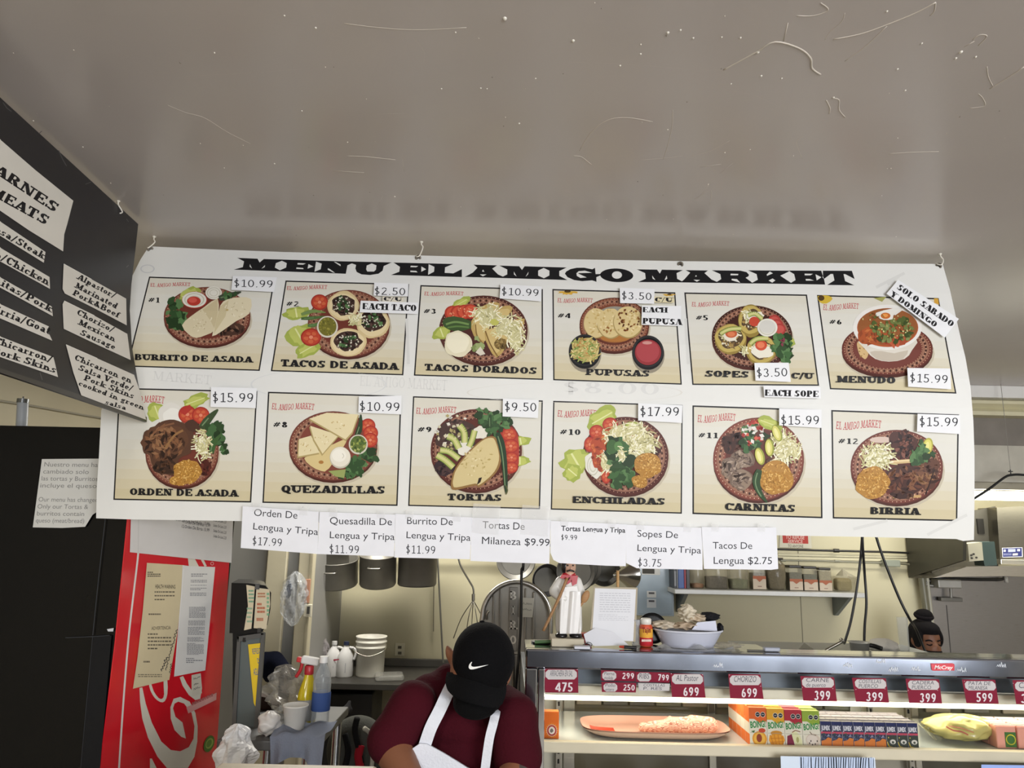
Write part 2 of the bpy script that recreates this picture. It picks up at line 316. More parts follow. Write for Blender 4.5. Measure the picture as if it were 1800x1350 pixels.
# ------------------------------------------------------------------ flat print, drawn in photo pixels and laid onto its sheet
EPS = 3e-5
class Art:
    def __init__(s, ox=0, oy=0, sc=1.0, seed=1):
        s.ox, s.oy, s.sc = ox, oy, sc; s.items = []; s.layer = 0; s.rnd = random.Random(seed)
    def at(s, ox, oy, sc): s.ox, s.oy, s.sc = ox, oy, sc; return s
    def T(s, p): return (s.ox + p[0] * s.sc, s.oy + p[1] * s.sc)
    def up(s): s.layer += 1; return s
    def raw(s, tris, col): s.items.append((tris, col, s.layer))
    def poly(s, pts, col, holes=(), up=True, smooth=0):
        if smooth: pts = [(p.x, p.y) for p in catmull([(a, b, 0) for a, b in pts], smooth, True)]
        if up: s.layer += 1
        loops = [[V((*s.T(p), 0)) for p in l] for l in [pts, *holes]]
        flat = [p for l in loops for p in l]
        s.raw([[(flat[i].x, flat[i].y) for i in t] for t in tessellate_polygon(loops)], col); return s
    def rect(s, x0, y0, x1, y1, col, up=True): return s.poly([(x0, y0), (x1, y0), (x1, y1), (x0, y1)], col, up=up)
    def line(s, pts, w, col, up=True):
        if up: s.layer += 1
        for (a, b) in zip(pts, pts[1:]):
            dx, dy = b[0] - a[0], b[1] - a[1]; l = math.hypot(dx, dy) or 1; nx, ny = -dy / l * w / 2, dx / l * w / 2
            s.poly([(a[0] + nx, a[1] + ny), (b[0] + nx, b[1] + ny), (b[0] - nx, b[1] - ny), (a[0] - nx, a[1] - ny)], col, up=False)
        return s
    def curve(s, pts, w, col): return s.line([(p.x, p.y) for p in catmull([(a, b, 0) for a, b in pts], 5)], w, col)
    def epts(s, cx, cy, rx, ry, rt=0, n=28, a0=0, a1=360, jit=0):
        out = []; c, q = math.cos(R(rt)), math.sin(R(rt))
        for i in range(n):
            t = R(a0 + (a1 - a0) * i / (n if a1 - a0 == 360 else n - 1)); k = 1 + jit * (s.rnd.random() * 2 - 1)
            x, y = rx * k * math.cos(t), ry * k * math.sin(t); out.append((cx + x * c - y * q, cy + x * q + y * c))
        return out
    def ell(s, cx, cy, rx, ry, col, rt=0, n=28, up=True): return s.poly(s.epts(cx, cy, rx, ry, rt, n), col, up=up)
    def blob(s, cx, cy, rx, ry, col, jit=.15, n=14, rt=0): return s.poly(s.epts(cx, cy, rx, ry, rt, n, jit=jit), col, smooth=2)
    def ring(s, cx, cy, rx, ry, w, col): return s.poly(s.epts(cx, cy, rx, ry, n=40), col, [s.epts(cx, cy, rx - w, ry - w * ry / rx, n=40)])
    def scatter(s, cx, cy, rx, ry, n, ln, w, cols, strand=False):
        for ci, col in enumerate(cols):
            s.layer += 1
            for _ in range(n // len(cols)):
                a, q = s.rnd.random() * 6.283, math.sqrt(s.rnd.random()); x, y = cx + rx * q * math.cos(a), cy + ry * q * math.sin(a)
                t = s.rnd.random() * 3.14; l = ln * (.6 + .8 * s.rnd.random()) / 2; ww = w * (.7 + .6 * s.rnd.random()) / 2
                dx, dy = math.cos(t), math.sin(t)
                if strand:
                    b = (s.rnd.random() - .5) * l * .8; m = (x - dy * b, y + dx * b)
                    s.line([(x - dx * l, y - dy * l), m, (x + dx * l, y + dy * l)], ww * 2, col, up=False)
                else: s.poly([(x - dx * l, y - dy * l), (x - dy * ww, y + dx * ww), (x + dx * l, y + dy * l), (x + dy * ww, y - dx * ww)], col, up=False)
        return s
    def leaves(s, cx, cy, rx, ry, n=14, sz=28, cols=('#2f4a2a', '#3f6138', '#24391f', '#55774a')):
        for _ in range(n):
            a, q = s.rnd.random() * 6.283, math.sqrt(s.rnd.random()); x, y = cx + rx * q * math.cos(a), cy + ry * q * math.sin(a)
            r = sz * (.5 + .6 * s.rnd.random()); s.poly(s.epts(x, y, r, r * .75, s.rnd.random() * 180, 11, jit=.38), s.rnd.choice(cols))
        return s
    def plate(s, cx, cy, rx, ry, base='#6b3a30', rim='#7a4638', dot='#c6a98b', inner='#6a3329', th=14, shadow='#b9b09c'):
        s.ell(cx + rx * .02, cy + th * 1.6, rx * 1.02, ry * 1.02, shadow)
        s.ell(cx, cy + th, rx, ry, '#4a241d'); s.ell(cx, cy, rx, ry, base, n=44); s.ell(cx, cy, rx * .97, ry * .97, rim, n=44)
        s.poly(s.epts(cx, cy, rx * .92, ry * .92, n=44), '#8f6552', [s.epts(cx, cy, rx * .78, ry * .78, n=44)])
        s.layer += 1
        for i in range(40):
            t = 6.283 * (i + .5) / 40; s.ell(cx + rx * .85 * math.cos(t), cy + ry * .85 * math.sin(t), rx * .026, rx * .03, '#3f2019', n=7, up=False)
        s.layer += 1
        for fr, m, q in ((.945, 64, .010), (.85, 40, .013), (.765, 60, .009)):
            for i in range(m):
                t = 6.283 * i / m; s.ell(cx + rx * fr * math.cos(t), cy + ry * fr * math.sin(t), rx * q, rx * q * 1.15, dot, n=6, up=False)
        return s.ell(cx, cy + 2, rx * .73, ry * .73, inner, n=40)
    def tomato(s, cx, cy, rx, ry, rt=0):
        s.ell(cx, cy, rx, ry, '#9c2f26', rt); s.ell(cx, cy, rx * .86, ry * .84, '#b4432f', rt)
        for i in range(5):
            t = R(rt + i * 72 + 20); s.blob(cx + rx * .48 * math.cos(t), cy + ry * .48 * math.sin(t), rx * .24, ry * .2, '#c2603f', .2, 8)
        return s.ell(cx, cy, rx * .2, ry * .2, '#d68468', rt)
    def chili(s, pts, w, col='#33482c'):
        c = catmull([(a, b, 0) for a, b in pts], 6); n = len(c); L_, R_ = [], []
        for i, p in enumerate(c):
            d = (c[min(n - 1, i + 1)] - c[max(0, i - 1)]).normalized(); q = w / 2 * (1 - .85 * (i / (n - 1)) ** 2) * (.6 + .4 * min(1, i / 4))
            L_.append((p.x - d.y * q, p.y + d.x * q)); R_.append((p.x + d.y * q, p.y - d.x * q))
        s.poly(L_ + R_[::-1], col); return s.curve([(p.x - w * .12, p.y) for p in c[2:-4:4]], w * .14, '#6d8560')
    def lettuce(s, cx, cy, rx, ry, rt=0):
        s.poly(s.epts(cx, cy, rx, ry, rt, 18, jit=.2), '#9aa64c'); s.poly(s.epts(cx, cy, rx * .75, ry * .7, rt, 16, jit=.25), '#b3ba62')
        c, q = math.cos(R(rt)), math.sin(R(rt)); s.line([(cx - rx * .7 * c, cy - rx * .7 * q), (cx + rx * .7 * c, cy + rx * .7 * q)], ry * .12, '#d3d69a'); return s
    def onion(s, cx, cy, rx, ry):
        s.ell(cx, cy, rx, ry, '#d9d6cb'); s.ring(cx, cy, rx * .82, ry * .82, rx * .1, '#bdb9a8'); s.ring(cx, cy, rx * .52, ry * .52, rx * .1, '#c4bfae'); return s
    def avo(s, pts, w):
        s.curve(pts, w, '#5d6f36'); s.curve(pts, w * .78, '#a9b061'); return s.curve(pts, w * .4, '#c6c487')
    def rice(s, cx, cy, rx, ry, n=150):
        s.blob(cx, cy, rx, ry, '#a87a38', .1); return s.scatter(cx, cy, rx * .95, ry * .95, n, 16, 7, ('#c99a4c', '#8f6428', '#b98a42', '#d9b068', '#a8742e'))
    def cheese(s, cx, cy, rx, ry, n=80, ln=46):
        s.blob(cx, cy, rx * .7, ry * .7, '#c3bd92', .2); return s.scatter(cx, cy, rx, ry, n, ln, 6, ('#e2ddba', '#cfc996', '#ece8cf', '#b9b382'), True)
    def meat(s, cx, cy, rx, ry, n=60, cols=('#4a3228', '#33211b', '#6a4a3a', '#241713', '#7d5c49'), ln=34, w=18):
        s.blob(cx, cy, rx, ry, cols[0], .14); return s.scatter(cx, cy, rx * .9, ry * .9, n, ln, w, cols)
    # lettering: baseline runs from a to b, capital height hpx (in local units), lean = shear
    def fit(s, polys, w, h0, a, b, hpx, col, lean=0, wave=0, mode='tri'):
        a, b = V(a), V(b); d = b - a; L = d.length; d = d / L; n = V((d.y, -d.x)); k = L / w; s.layer += 1; tr = []
        for pl in polys:
            q = []
            for x, y in pl:
                yy = y / h0 * hpx; xx = x * k + lean * yy; o = wave * math.sin(math.pi * 2 * x / w)
                p = a + d * xx + n * (yy + o); q.append(s.T((p.x, p.y)))
            for i in range(1, len(q) - 1): tr.append([q[0], q[i], q[i + 1]])
        s.raw(tr, col); return s
    def slab(s, txt, a, b, h, col='#1b1a1c', T=.24, H=.13, lean=0):
        p, w = slab(txt, T, H); return s.fit(p, w, 1, a, b, h, col, lean)
    def text(s, txt, a, b, h, col='#2a2a2e', bold=0.0, lean=0, wave=0, fitw=True):
        if all(c in SG for c in txt):
            p, w = sans(txt, .095 + bold); return s.fit(p, w, 1, a, b, h, col, lean, wave)
        t = font_tris(txt, bold)
        if not t: return s
        x0 = min(p[0] for q in t for p in q); x1 = max(p[0] for q in t for p in q)
        t2 = [[(x - x0, y) for x, y in q] for q in t]; w = x1 - x0
        if not fitw:      # keep letter proportions
            a_, b_ = V(a), V(b); b = a_ + (b_ - a_).normalized() * (w * h / .71)
        return s.fit(t2, w, .71, a, b, h, col, lean, wave)
    def scrawl(s, a, b, h, n, col='#3a3a44', w=None):   # handwriting too small to read
        a, b = V(a), V(b); d = (b - a) / n; q = V((-d.y, d.x)).normalized() * -1 if d.x < 0 else V((d.y, -d.x)).normalized()
        pts = [a]
        for i in range(n): pts.append(a + d * (i + .5) + q * h * (.2 + .8 * s.rnd.random())); pts.append(a + d * (i + 1) + q * h * .25 * (s.rnd.random() - .5))
        return s.line([(p.x, p.y) for p in pts], w or h * .16, col)
    def rules(s, x0, y0, x1, y1, n, col='#6d6d70', fill=.5, slope=0):   # lines of fine print
        s.layer += 1; st = (y1 - y0) / n
        for i in range(n):
            xe = x1 if s.rnd.random() < .8 else x0 + (x1 - x0) * (.4 + .5 * s.rnd.random()); x = x0
            while x < xe - 1:
                w = min(xe - x, (x1 - x0) * (.06 + .1 * s.rnd.random())); yy = y0 + i * st
                s.poly([(x, yy + slope * (x - x0)), (x + w, yy + slope * (x + w - x0)), (x + w, yy + st * fill + slope * (x + w - x0)), (x, yy + st * fill + slope * (x - x0))], col, up=False); x += w + (x1 - x0) * .025
        return s
    def build(s, name, kind, fn, parent=None, strips=None, base=0, back=None, **kw):
        mb = MB()
        for tris, col, ly in s.items:
            vs, fs = [], []
            for t in tris:
                for pl in ([t] if strips is None else clip_strips(t, strips)):
                    fs.append(list(range(len(vs), len(vs) + len(pl)))); vs += [fn(p[0], p[1], ly + base) for p in pl]
            mb.add(vs, fs, col)
        return mb.build(name, kind, parent, **kw)
def planemap(p0, n):
    p0, n = V(p0), V(n).normalized()
    if n.dot(EYEP - p0) < 0: n = -n
    k = (p0 - EYEP).dot(n)
    def f(px, py, ly=0):
        d = ray(px, py); return EYEP + d * (k / d.dot(n)) + n * (ly * EPS)
    return f
def depthmap(Y): return planemap((0, Y, 0), (0, -1, 0))
def plane3(a, b, c): return planemap(a, (V(b) - V(a)).cross(V(c) - V(a)))
# ------------------------------------------------------------------ room shell
CEIL = P(960, 437, 2.27).z
LX, RX, BY, FY, KY = -2.3, 5.2, 5.25, -3.6, PZ(1750, 679, CEIL).y
# the sheet's curve: depth along the view axis against the row across it
SLOPE = .0225
ROWS = [(380, 2.45), (440, 2.385), (470, 2.345), (500, 2.305), (530, 2.27), (560, 2.24), (600, 2.207), (650, 2.178), (700, 2.16), (760, 2.148), (820, 2.143), (880, 2.144), (935, 2.15), (1100, 2.17)]
STR = []
for (a, za), (b, zb) in zip(ROWS, ROWS[1:]):
    n = max(1, round((b - a) / 10)); t0 = zb - za
    for i in range(n):
        t = i / n; STR.append((a + (b - a) * t, 1 / (za + t0 * t)))
STR.append((1100, 1 / 2.17))
def rowof(p): return p[1] - SLOPE * (p[0] - 960)
def clip_strips(t, strips):
    rs = [rowof(p) for p in t]; lo, hi = min(rs), max(rs); out = []
    for (a, _), (b, _) in zip(strips, strips[1:]):
        if b <= lo or a >= hi: continue
        pl = t
        for lim, sg in ((a, 1), (b, -1)):
            q = []
            for i in range(len(pl)):
                p0, p1 = pl[i], pl[(i + 1) % len(pl)]; d0, d1 = (rowof(p0) - lim) * sg, (rowof(p1) - lim) * sg
                if d0 >= 0: q.append(p0)
                if d0 * d1 < 0:
                    k = d0 / (d0 - d1); q.append((p0[0] + (p1[0] - p0[0]) * k, p0[1] + (p1[1] - p0[1]) * k))
            pl = q
            if len(pl) < 3: break
        if len(pl) >= 3: out.append(pl)
    return out
def bmap(px, py, ly=0):
    r = rowof((px, py)); i = 0
    while i < len(STR) - 2 and STR[i + 1][0] < r: i += 1
    (a, wa), (b, wb) = STR[i], STR[i + 1]; w = wa + (wb - wa) * (r - a) / (b - a)
    d = ray(px, py); z = 1 / w - ly * EPS
    return EYEP + d * z

BK = 1.06     # print albedo against the photographed tone
banner = Art()
banner.poly([(262, 433), (380, 438.5), (500, 443), (735, 449), (960, 455), (1195, 459), (1430, 462), (1657, 464), (1670, 510), (1679, 551), (1690, 600), (1697, 628), (1706, 680), (1711, 740), (1713, 800), (1713, 880), (1712, 949),
             (1693, 951), (1681, 947.5), (1525, 944), (1366, 941), (1000, 932), (700, 922), (430, 916), (230, 913), (169, 911), (170, 860), (174, 800), (178, 722), (189, 680), (198, 630), (208, 580), (218, 530), (230, 490), (247, 456)], '#d9d9d6')
# ghosts of older prints and scuffs showing between the pictures
for a, b, h, t in (((268, 668), (372, 676), 16, 'MARKET'), ((632, 678), (786, 686), 18, 'EL AMIGO MARKET'), ((986, 690), (1160, 694), 20, '$8.00'), ((760, 760), (790, 762), 20, 'A')):
    banner.slab(t, a, b, h, '#cfcfcd', .13, .06)
banner.at(200, 420, .28889).ring(205, 182, 44, 26, 9, '#c6c7c8').at(0, 0, 1)
banner.ring(560, 676, 120, 26, 3, '#cfd0d0'); banner.ring(1010, 690, 190, 18, 3, '#d1cfc9')
for x0, y0, x1, y1 in ((1540, 505, 1590, 480), (1560, 500, 1580, 486), (1630, 940, 1700, 905), (1500, 930, 1560, 915), (1205, 560, 1210, 640), (715, 560, 718, 640)):
    banner.line([(x0, y0), (x1, y1)], 5, '#cfcfcc')
BAN = thing('menu_banner', 'wide white vinyl menu banner with twelve dish pictures, hung from ceiling hooks', 'banner', (.16, 2.2, CEIL - .02))
banner.build('banner_sheet', 'vinyl', bmap, BAN, STR, k=BK)
ti = Art(); ti.layer = 4
def tp(z, outer, *holes): ti.at(*z); ti.poly(outer, '#17171a', holes, up=False)
ZA, ZB, ZC, ZD, ZE = (410, 440, .15556), (670, 445, .15556), (930, 450, .15556), (1110, 455, .11667), (1300, 455, .12222)
tp(ZA, [(45, 85), (275, 95), (298, 138), (345, 98), (1150, 122), (1790, 137), (1700, 178), (1688, 230), (1640, 265), (1545, 279), (1450, 272), (1395, 245), (1380, 205), (1388, 165), (1340, 148), (1290, 170), (1272, 265), (5, 218), (108, 190), (122, 125)],
   [(188, 155), (212, 205), (185, 185)], [(360, 165), (355, 190), (318, 208)], [(550, 118), (605, 145), (597, 195), (527, 226), (470, 195), (482, 145)], [(728, 143), (820, 148), (790, 163), (725, 160)], [(715, 193), (790, 200), (795, 213), (712, 210)],
   [(850, 155), (905, 183), (840, 207)], [(935, 128), (1000, 150), (988, 215), (918, 242)], [(1138, 131), (1160, 133), (1213, 160), (1213, 180)], [(1068, 203), (1085, 207), (1150, 255), (1125, 250), (1068, 220)], [(1565, 148), (1618, 170), (1612, 220), (1590, 240), (1515, 240), (1502, 215), (1508, 172)])
tp(ZB, [(140, 106), (815, 122), (722, 160), (718, 222), (815, 228), (912, 180), (912, 270), (110, 247), (205, 210), (212, 155)],
   [(335, 142), (420, 145), (395, 160), (330, 158)], [(330, 197), (395, 200), (412, 217), (330, 213)], [(455, 150), (508, 182), (453, 210)], [(537, 125), (602, 155), (597, 210), (530, 245)])
tp(ZB, [(1045, 130), (1310, 138), (1255, 175), (1320, 240), (1375, 265), (1425, 240), (1425, 185), (1335, 140), (1560, 148), (1592, 190), (1620, 148), (2096, 162), (2013, 202), (2013, 257), (2106, 304), (945, 268), (1035, 220), (1088, 165)],
   [(1152, 185), (1165, 210), (1140, 207)], [(1115, 240), (1190, 240), (1150, 262)], [(1500, 208), (1530, 262), (1500, 240)], [(1665, 210), (1660, 240), (1632, 267)], [(1836, 167), (1901, 197), (1901, 252), (1839, 284), (1774, 254), (1774, 197)])
tp(ZC, [(405, 200), (420, 175), (470, 147), (540, 133), (620, 132), (715, 150), (745, 133), (752, 205), (815, 203), (815, 215), (760, 240), (762, 292), (712, 275), (600, 284), (510, 272), (435, 240)],
   [(535, 195), (560, 172), (630, 165), (712, 190), (555, 193), (560, 200), (650, 242), (580, 248), (540, 225)])
tp(ZC, ti.epts(990, 218, 187, 77, 2, 40), ti.epts(993, 215, 57, 42, 0, 20))
tp(ZD, [(80, 158), (385, 163), (428, 222), (458, 163), (775, 170), (680, 215), (688, 300), (760, 338), (800, 355), (100, 350), (215, 300), (205, 215)], [(310, 250), (360, 318), (320, 300)], [(530, 252), (540, 300), (498, 322)])
tp(ZD, [(815, 170), (1155, 175), (1100, 215), (1205, 310), (1290, 348), (1290, 365), (740, 355), (760, 338), (800, 305), (885, 208)], [(972, 245), (988, 265), (958, 268)], [(935, 315), (1035, 318), (985, 345)])
tp(ZD, [(1210, 172), (1640, 178), (1735, 200), (1772, 240), (1760, 265), (1720, 285), (1800, 345), (1830, 372), (1270, 362), (1285, 347), (1352, 305), (1338, 230)], [(1495, 222), (1610, 228), (1605, 248), (1492, 248)], [(1510, 300), (1590, 305), (1640, 360), (1508, 322)])
tp(ZE, [(120, 165), (710, 170), (705, 185), (585, 242), (740, 345), (740, 362), (10, 350), (190, 340), (262, 300), (245, 220)], [(435, 182), (480, 208), (395, 245), (390, 225)], [(475, 282), (515, 310), (470, 342), (418, 312)])
tp(ZE, [(700, 168), (1175, 170), (1200, 250), (1190, 262), (1215, 290), (1230, 370), (735, 362), (740, 345), (805, 305), (785, 220)], [(935, 212), (1055, 215), (1020, 237), (938, 237)], [(950, 290), (1010, 290), (1070, 312), (955, 314)], [(1092, 222), (1178, 265), (1110, 310)])
tp(ZE, [(1198, 170), (1615, 172), (1655, 290), (1520, 220), (1495, 220), (1518, 320), (1650, 380), (1260, 375), (1365, 310), (1345, 218), (1310, 218), (1215, 290), (1200, 250)])
ti.build('title_lettering', 'vinyl', bmap, BAN, STR, k=BK, label='black western style title lettering across the top')

# ------------------------------------------------------------------ the twelve dish pictures (flat prints)
Z4, Z5, Z6, Z7, Z8, Z9 = (200, 420, .28889), (700, 420, .28889), (1190, 420, .30556), (160, 660, .31111), (700, 680, .28889), (1190, 680, .33889)
def panel(z, quad, num, npos, brand, cap, capa, capb, caph, seed):
    a = Art(*z, seed=seed); a.layer = 6; q = [V(p) for p in quad]
    a.poly(quad, '#1c1a1c')
    c = sum(q, V((0, 0))) / 4; w = 8
    def ins(u, v):   # bilinear inside the frame
        return tuple((q[0] * (1 - u) + q[1] * u) * (1 - v) + (q[3] * (1 - u) + q[2] * u) * v)
    du = w / (q[1] - q[0]).length; dv = w / (q[3] - q[0]).length
    cols = ['#d0ccbf', '#d1cec3', '#d2d0c7', '#d2d0c8', '#d1cfc6', '#d0cdc2', '#cfcbbd', '#cdc7b5', '#cbc3ac', '#c8bea2', '#c5ba9a']; a.layer += 1; n = len(cols)
    for i, cc in enumerate(cols):
        v0, v1 = dv + (1 - 2 * dv) * i / n, dv + (1 - 2 * dv) * (i + 1) / n
        a.poly([ins(du, v0), ins(1 - du, v0), ins(1 - du, v1), ins(du, v1)], cc, up=False)
    bx, by, ex, ey, bh = brand
    p, w2 = slab('EL AMIGO MARKET', .17, .09); a.fit(p, w2, 1, (bx, by), (ex, ey), bh * 1.15, '#b3303c', .1, wave=-bh * .16)
    if num:
        nx, ny, nh = npos; a.slab('#', (nx, ny), (nx + nh * 1.35, ny + nh * .04), nh, lean=.25)
        a.slab(num, (nx + nh * 1.6, ny + nh * .05), (nx + nh * (1.6 + 1.15 * len(num) * (.8 if num == '1' else 1)), ny + nh * .08), nh, T=.2, H=.13)
    a.cap = (cap, capa, capb, caph); return a
def fin(a, name, label):
    a.slab(a.cap[0], a.cap[1], a.cap[2], a.cap[3], T=.3, H=.16)
    return a.build('dish_picture', 'vinyl', bmap, BAN, STR, k=BK, label=label)

a = panel(Z4, [(215, 229), (978, 255), (888, 803), (78, 777)], '1', (205, 385, 30), (222, 290, 465, 288, 19), 'BURRITO DE ASADA', (126, 736), (842, 752), 36, 11)
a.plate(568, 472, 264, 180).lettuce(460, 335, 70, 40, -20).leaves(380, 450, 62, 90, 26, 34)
a.tomato(492, 372, 78, 52).onion(490, 370, 74, 48).ell(487, 378, 42, 28, '#b0392f').ell(480, 372, 26, 16, '#c9564a').onion(608, 328, 50, 40)
a.chili([(640, 362), (700, 345), (775, 322)], 46, '#3a4233').leaves(700, 340, 50, 18, 6, 18).meat(690, 545, 120, 40, 40)
a.poly([(415, 525), (470, 470), (545, 418), (632, 362), (636, 460), (618, 552), (560, 585), (500, 602), (455, 580)], '#cfc3a4', smooth=2).poly([(540, 430), (630, 366), (632, 450), (612, 545), (590, 500)], '#c2b491').scatter(530, 500, 70, 70, 24, 14, 7, ('#b7a784', '#ddd4bb'))
a.poly([(648, 405), (690, 368), (765, 355), (836, 366), (824, 455), (745, 500), (660, 560), (598, 592), (620, 520)], '#d5caac', smooth=2).poly([(648, 410), (700, 372), (680, 470), (610, 575), (622, 500)], '#c5b894').scatter(740, 430, 70, 50, 20, 14, 7, ('#bcae8b', '#e2dac3'))
a.ell(690, 432, 8, 6, '#b5a06a'); fin(a, 'b', 'picture of two burrito halves on a brown plate')

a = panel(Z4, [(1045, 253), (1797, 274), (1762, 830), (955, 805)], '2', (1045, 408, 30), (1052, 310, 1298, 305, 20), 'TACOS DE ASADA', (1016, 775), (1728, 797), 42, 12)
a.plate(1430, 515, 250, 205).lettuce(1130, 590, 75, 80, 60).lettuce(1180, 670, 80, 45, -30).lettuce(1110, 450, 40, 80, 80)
a.tomato(1252, 385, 52, 48).chili([(1140, 460), (1210, 440), (1290, 448)], 26, '#72884c').chili([(1140, 485), (1220, 480), (1290, 470)], 24, '#4a6638').chili([(1180, 528), (1230, 522), (1260, 500)], 24, '#55743f')
for cx, cy, rx, ry in ((1398, 408, 95, 90), (1575, 505, 100, 98), (1425, 630, 112, 88)):
    a.blob(cx, cy, rx, ry, '#cdb98c', .05).blob(cx, cy, rx * .9, ry * .88, '#d8c79f', .05).meat(cx, cy - 6, rx * .74, ry * .68, 44, ('#3d2a24', '#2a1b18', '#57403a', '#1f1514'), 26, 18)
    a.leaves(cx, cy - 8, rx * .5, ry * .5, 12, 17).scatter(cx, cy, rx * .65, ry * .6, 26, 12, 9, ('#d7d2c3', '#c9c4b0'))
a.tomato(1200, 598, 62, 54).ell(1300, 535, 64, 66, '#cfcabb').ell(1300, 533, 55, 57, '#6f6a2c').scatter(1300, 533, 50, 50, 36, 14, 9, ('#8a8434', '#5a5a26', '#9b944a')).cheese(1470, 490, 40, 40, 24, 40)
fin(a, 'b', 'picture of three open tacos with a cup of green salsa')

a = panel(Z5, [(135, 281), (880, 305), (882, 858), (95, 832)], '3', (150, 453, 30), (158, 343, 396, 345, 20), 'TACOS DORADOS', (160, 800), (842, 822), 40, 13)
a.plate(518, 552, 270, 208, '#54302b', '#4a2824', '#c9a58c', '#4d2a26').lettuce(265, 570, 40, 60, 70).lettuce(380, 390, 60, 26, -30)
for i in range(4): a.ell(330 + i * 36, 450 - i * 3, 48, 44, '#a83a2c').ell(334 + i * 36, 450 - i * 3, 40, 36, '#c4523c')
a.scatter(375, 448, 90, 32, 20, 14, 7, ('#d98462', '#e0a07c'))
a.poly([(275, 490), (340, 470), (440, 500), (440, 545), (350, 562), (280, 535)], '#3d5230', smooth=2).curve([(290, 520), (350, 505), (430, 520)], 12, '#6f8b52').curve([(300, 540), (360, 532), (430, 538)], 10, '#5c7a43')
for q in ([(445, 500), (520, 405), (600, 385), (615, 420), (540, 560), (520, 635), (460, 590)], [(590, 430), (680, 405), (690, 440), (600, 520)], [(690, 500), (770, 485), (740, 560), (660, 560)], [(525, 570), (600, 540), (690, 560), (660, 650), (600, 722), (550, 660)]):
    a.poly(q, '#b59a5e', smooth=2).poly([((x - 580) * .86 + 580, (y - 540) * .86 + 540) for x, y in q], '#c8b077', smooth=2)
a.curve([(530, 560), (560, 640), (605, 715)], 8, '#7b5e35').curve([(470, 520), (480, 590), (520, 640)], 8, '#866a3d').meat(625, 640, 40, 36, 18, ('#7a6238', '#5c4a2a', '#97804e'))
a.cheese(545, 470, 100, 75, 70).cheese(670, 540, 100, 80, 70).cheese(715, 620, 55, 70, 40).blob(585, 508, 25, 20, '#b9b860')
a.blob(365, 640, 88, 78, '#d9d2b6', .1, 16).blob(360, 632, 72, 60, '#e4dec6', .1, 14).leaves(480, 640, 34, 36, 8, 24, ('#93a06a', '#7a8852')).poly([(470, 690), (500, 655), (530, 700), (500, 710)], '#cfc8b8')
fin(a, 'b', 'picture of folded crisp tacos under shredded cheese')

a = panel(Z5, [(938, 305), (1686, 325), (1726, 887), (943, 860)], '4', (966, 480, 30), (968, 385, 1182, 388, 22), 'PUPUSAS', (1142, 828), (1528, 838), 38, 14)
for cx, cy, r in ((1030, 318, 58), (1650, 335, 40)):
    a.poly(a.epts(cx, cy, r, r * .35, 0, 18, a0=0, a1=180, jit=.3), '#c9a040').ell(cx, cy + 2, r * .35, r * .12, '#4c3a20')
a.plate(1315, 522, 212, 165, '#5e3228', '#7b4534', '#c9a27e', '#5b2f25').ell(1315, 520, 150, 115, '#7d4a30').ell(1320, 470, 110, 60, '#8d8a80').ell(1320, 600, 90, 28, '#a8703a')
for cx, cy, rx, ry in ((1205, 510, 76, 92), (1292, 512, 82, 92), (1398, 505, 90, 98)):
    a.blob(cx, cy + 4, rx, ry, '#a08a58', .03, 20).blob(cx, cy, rx * .97, ry * .96, '#cdb987', .03, 20).scatter(cx, cy, rx * .85, ry * .85, 40, 20, 10, ('#b79a5e', '#dccba0', '#c2a86c'))
a.scatter(1400, 490, 70, 70, 34, 18, 13, ('#6b3d1e', '#8a5a2c', '#5a2f18')).scatter(1280, 545, 30, 30, 6, 18, 12, ('#8a5a2c',))
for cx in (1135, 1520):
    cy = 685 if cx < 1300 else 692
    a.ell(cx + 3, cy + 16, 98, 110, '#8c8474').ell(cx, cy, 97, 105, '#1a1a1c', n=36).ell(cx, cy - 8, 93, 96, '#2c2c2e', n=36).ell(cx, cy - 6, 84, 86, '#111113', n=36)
a.blob(1140, 675, 80, 72, '#b4a266', .06).scatter(1140, 675, 82, 74, 90, 44, 7, ('#d6c98f', '#a98f52', '#c3b271', '#8c9a54'), True).scatter(1140, 675, 70, 65, 14, 22, 10, ('#c07a48', '#6f8a48'))
a.ell(1520, 690, 80, 78, '#8c3236', n=36).ell(1518, 684, 70, 66, '#a14247', n=36).ell(1515, 632, 30, 10, '#c08a84')
fin(a, 'b', 'picture of three flat pupusas with two black dipping bowls')

a = panel(Z6, [(42, 308), (748, 320), (818, 845), (88, 840)], '5', (104, 466, 28), (84, 388, 300, 385, 22), 'SOPES', (162, 792), (412, 798), 36, 15)
a.plate(432, 562, 232, 180, '#46261f', '#3c1f1a', '#bfa088', '#40211b').lettuce(640, 600, 30, 46, 60)
for cx, cy, rx, ry in ((308, 570, 92, 88), (425, 465, 72, 92), (486, 635, 86, 84)):
    a.blob(cx, cy + 6, rx, ry, '#8f7a3d', .05, 18).blob(cx, cy, rx * .95, ry * .9, '#b8a35c', .05, 18).meat(cx, cy, rx * .74, ry * .66, 26, ('#54422e', '#3b2d20', '#7a6240', '#a58a52')).cheese(cx - 8, cy - 22, rx * .6, ry * .4, 26, 36).scatter(cx, cy + 22, rx * .6, ry * .4, 20, 16, 12, ('#d8d2bd', '#c9b27c', '#8a6a3a'))
a.blob(310, 555, 42, 32, '#ddd6c6', .2).ell(312, 545, 34, 24, '#b85a38').ell(312, 548, 22, 14, '#d07a52').avo([(250, 545), (300, 520), (370, 515)], 26)
a.blob(450, 440, 50, 24, '#ddd8c8', .2).ell(445, 475, 30, 28, '#ba4634').avo([(408, 440), (450, 430), (490, 460)], 26)
a.blob(488, 650, 60, 36, '#ded9ca', .2).ell(484, 612, 34, 30, '#c04c34').ell(482, 610, 22, 18, '#d97a58').avo([(420, 605), (460, 575), (525, 572)], 30)
